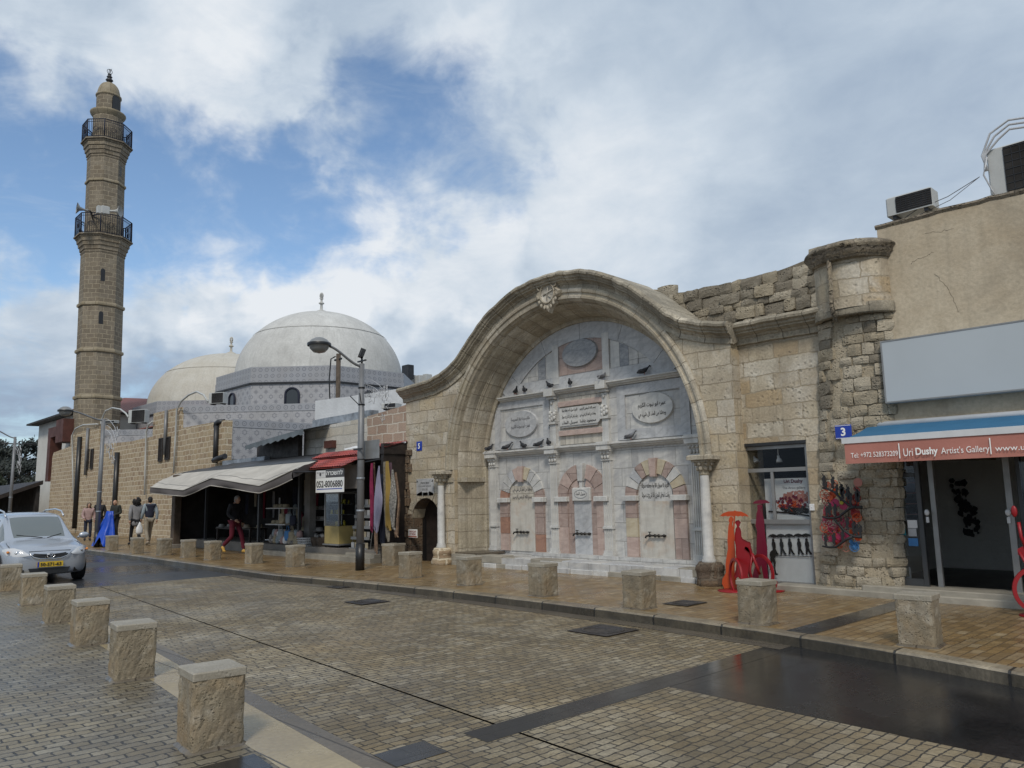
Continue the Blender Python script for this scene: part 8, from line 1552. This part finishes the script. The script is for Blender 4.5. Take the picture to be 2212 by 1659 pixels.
for p, t in zip(me.polygons, mi): p.material_index = t
oo = bpy.data.objects.new('c', me); COL.objects.link(oo); oo.modifiers.new('u', 'SUBSURF').levels = 2; dg = bpy.context.evaluated_depsgraph_get(); dg.update(); r = bpy.data.meshes.new_from_object(oo.evaluated_get(dg)); bpy.data.objects.remove(oo)
for t, nm, m in ((0, 'body', 'car_silver'), (1, 'windscreen', 'car_glass'), (2, 'side_window', 'car_glass'), (3, 'rear_window', 'car_glass')):
    b = MB(); b.mesh([v.co.copy() for v in r.vertices], [tuple(p.vertices) for p in r.polygons if p.material_index == t], sm=True)
    used_ = sorted({i for f in b.f for i in f}); mp = {v: i for i, v in enumerate(used_)}; b.v = [b.v[i] for i in used_]; b.f = [tuple(mp[i] for i in f) for f in b.f]
    q = b.build(nm, MT[m]); q.parent = CAR
bpy.data.meshes.remove(r)
def cpart(b, nm, m): q = b.build(nm, MT[m]); q.parent = CAR; return q
for x in (-.82, -3.55):
    for s in (-1, 1):
        MM = Matrix.Translation((x, s*.79, .31)) @ Matrix.Rotation(PI/2, 4, 'X'); b = MB(); b.lathe([(.18, -.10), (.30, -.10), (.315, -.07), (.315, .07), (.30, .10), (.18, .10)], n=26, M=MM); w = cpart(b, 'wheel', 'rubber')
        b = MB(); b.lathe([(.19, -.095), (.17, -.07), (.05, -.06), (0, -.06)] if s > 0 else [(.19, .095), (.17, .07), (.05, .06), (0, .06)], n=26, M=MM); q = b.build('rim', MT['alu'], w)
        b = MB(); P_ = [(x+.37*math.cos(t), s*.868, .31+.37*math.sin(t)) for t in np.linspace(-.35, PI+.35, 22)]; Q_ = [(x+.31*math.cos(t), s*.872, .31+.31*math.sin(t)) for t in np.linspace(-.35, PI+.35, 22)]; b.loft([P_, Q_], False); cpart(b, 'wheel_arch', 'black_paint')
def nose(y): return -.0-.30*abs(y/.86)**3.2-.0
def facep(pts, off=.012, m='black_paint', nm='grille', zx=0.):   # a patch following the curved front: pts (y, z)
    b = MB(); b.poly([(nose(y)+off-max(0, z-.6)*zx, y, z) for y, z in pts], (-.05, 0, 0)); return cpart(b, nm, m)
facep([(-.40, .70), (-.2, .675), (0, .66), (.2, .675), (.40, .70), (.35, .62), (.2, .575), (0, .565), (-.2, .575), (-.35, .62)], .03, 'black_paint', 'grille', .4)
b = MB(); b.tube([(nose(y)+.045, y, z) for y, z in [(-.42, .70), (-.34, .61), (-.2, .565), (0, .552), (.2, .565), (.34, .61), (.42, .70)]], .012, 5); cpart(b, 'chrome_strip', 'chrome')
b = MB(); b.tube([(.065, .075*math.cos(t), .635+.06*math.sin(t)) for t in np.linspace(0, 2*PI, 21)], .012, 5); b.tube([(.065, -.06, .66), (.07, -.03, .655), (.075, 0, .61), (.07, .03, .655), (.065, .06, .66)], .010, 5); cpart(b, 'emblem', 'chrome')
facep([(-.26, .50), (.26, .50), (.26, .385), (-.26, .385)], .062, 'plate_yellow', 'number_plate'); b = MB(); b.box(.0625, .0645, -.26, -.225, .385, .50); 
pt = MB(); put_text('50-571-63', (.0635, -.20, .405), (0, 1, 0), (0, 0, 1), .075, None, None, width=.42, bold=.03, ret=pt); q = pt.build('plate_lettering', MT['ink'], weld=False, recalc=False); q.parent = CAR; cpart(b, 'plate_band', 'sign_blue')
facep([(-.42, .36), (.42, .36), (.36, .235), (-.36, .235)], .03, 'black_paint', 'lower_intake')
for s in (-1, 1):
    b = MB(); b.poly([(nose(s*y)+.05-(.0 if y < .6 else .05), s*y, z) for y, z in [(.50, .335), (.74, .36), (.70, .25), (.50, .245)]], (-.08, 0, 0)); cpart(b, 'fog_recess', 'black_paint')
    # headlamp: a swept lens laid over the corner
    A_u = [(.42, .66, -.005), (.55, .765, -.11), (.70, .815, -.22), (.815, .80, -.42), (.855, .77, -.55)]; A_l = [(.42, .655, .0), (.56, .635, -.045), (.70, .645, -.13), (.81, .67, -.30), (.855, .74, -.52)]
    b = MB(); b.loft([[(x+.035, s*y, z+.01) for y, z, x in A_u], [(x+.065, s*(y+.01), z-.01) for (y, z, x) in [((a[0]+c[0])/2, (a[1]+c[1])/2, (a[2]+c[2])/2) for a, c in zip(A_u, A_l)]], [(x+.035, s*y, z-.01) for y, z, x in A_l]], False, sm=True); q = cpart(b, 'headlight', 'lamp_glass')
    b = MB(); b.ell((-.09, s*.62, .71), (.03, .07, .045), 12, 8); q2 = b.build('reflector', MT['chrome']); q2.parent = q; b = MB(); b.ell((-.20, s*.80, .735), (.06, .03, .03), 8, 6); q2 = b.build('indicator', MT['lamp_amber']); q2.parent = q
    b = MB(); b.ell((-1.32, s*1.0, 1.02), (.06, .12, .075), 12, 8); b.tube([(-1.34, s*.86, .97), (-1.33, s*.95, 1.0)], .025, 6); cpart(b, 'mirror', 'car_silver')
    b = MB(); b.tube([(-1.75, s*.62, 1.50), (-2.0, s*.62, 1.62), (-2.6, s*.62, 1.67), (-3.6, s*.61, 1.64), (-3.9, s*.60, 1.56)], .022, 6); cpart(b, 'roof_rail', 'car_silver')
    b = MB(); b.tube([(-1.09, s*.05+.1, 1.0), (-1.22, s*.05+.42*s, 1.08)], .010, 5); cpart(b, 'wiper', 'black_paint')
for s in (-1, 1): b = MB(); b.tube([(-.40, s*.74, .835), (-.7, s*.735, .875), (-1.05, s*.70, .925)], .007, 4); cpart(b, 'bonnet_seam', 'alu_dark')
b = MB(); b.tube([(-.05, y, .735) for y in np.linspace(-.42, .42, 6)], .006, 4); cpart(b, 'bonnet_seam', 'alu_dark')
b = MB(); b.tube([(-1.07, y, .985-.12*(y/.7)**2*.5) for y in np.linspace(-.66, .66, 14)], .012, 5); cpart(b, 'bonnet_gap', 'black_paint')
b = MB(); b.box(-2.0, -2.05, -.10, .10, 1.40, 1.44); cpart(b, 'rear_view_mirror', 'black_paint')
CAR.location = (-19.0, 4.50, .0); CAR.scale = (.93, .93, .93); CAR.rotation_euler.z = math.radians(-1)
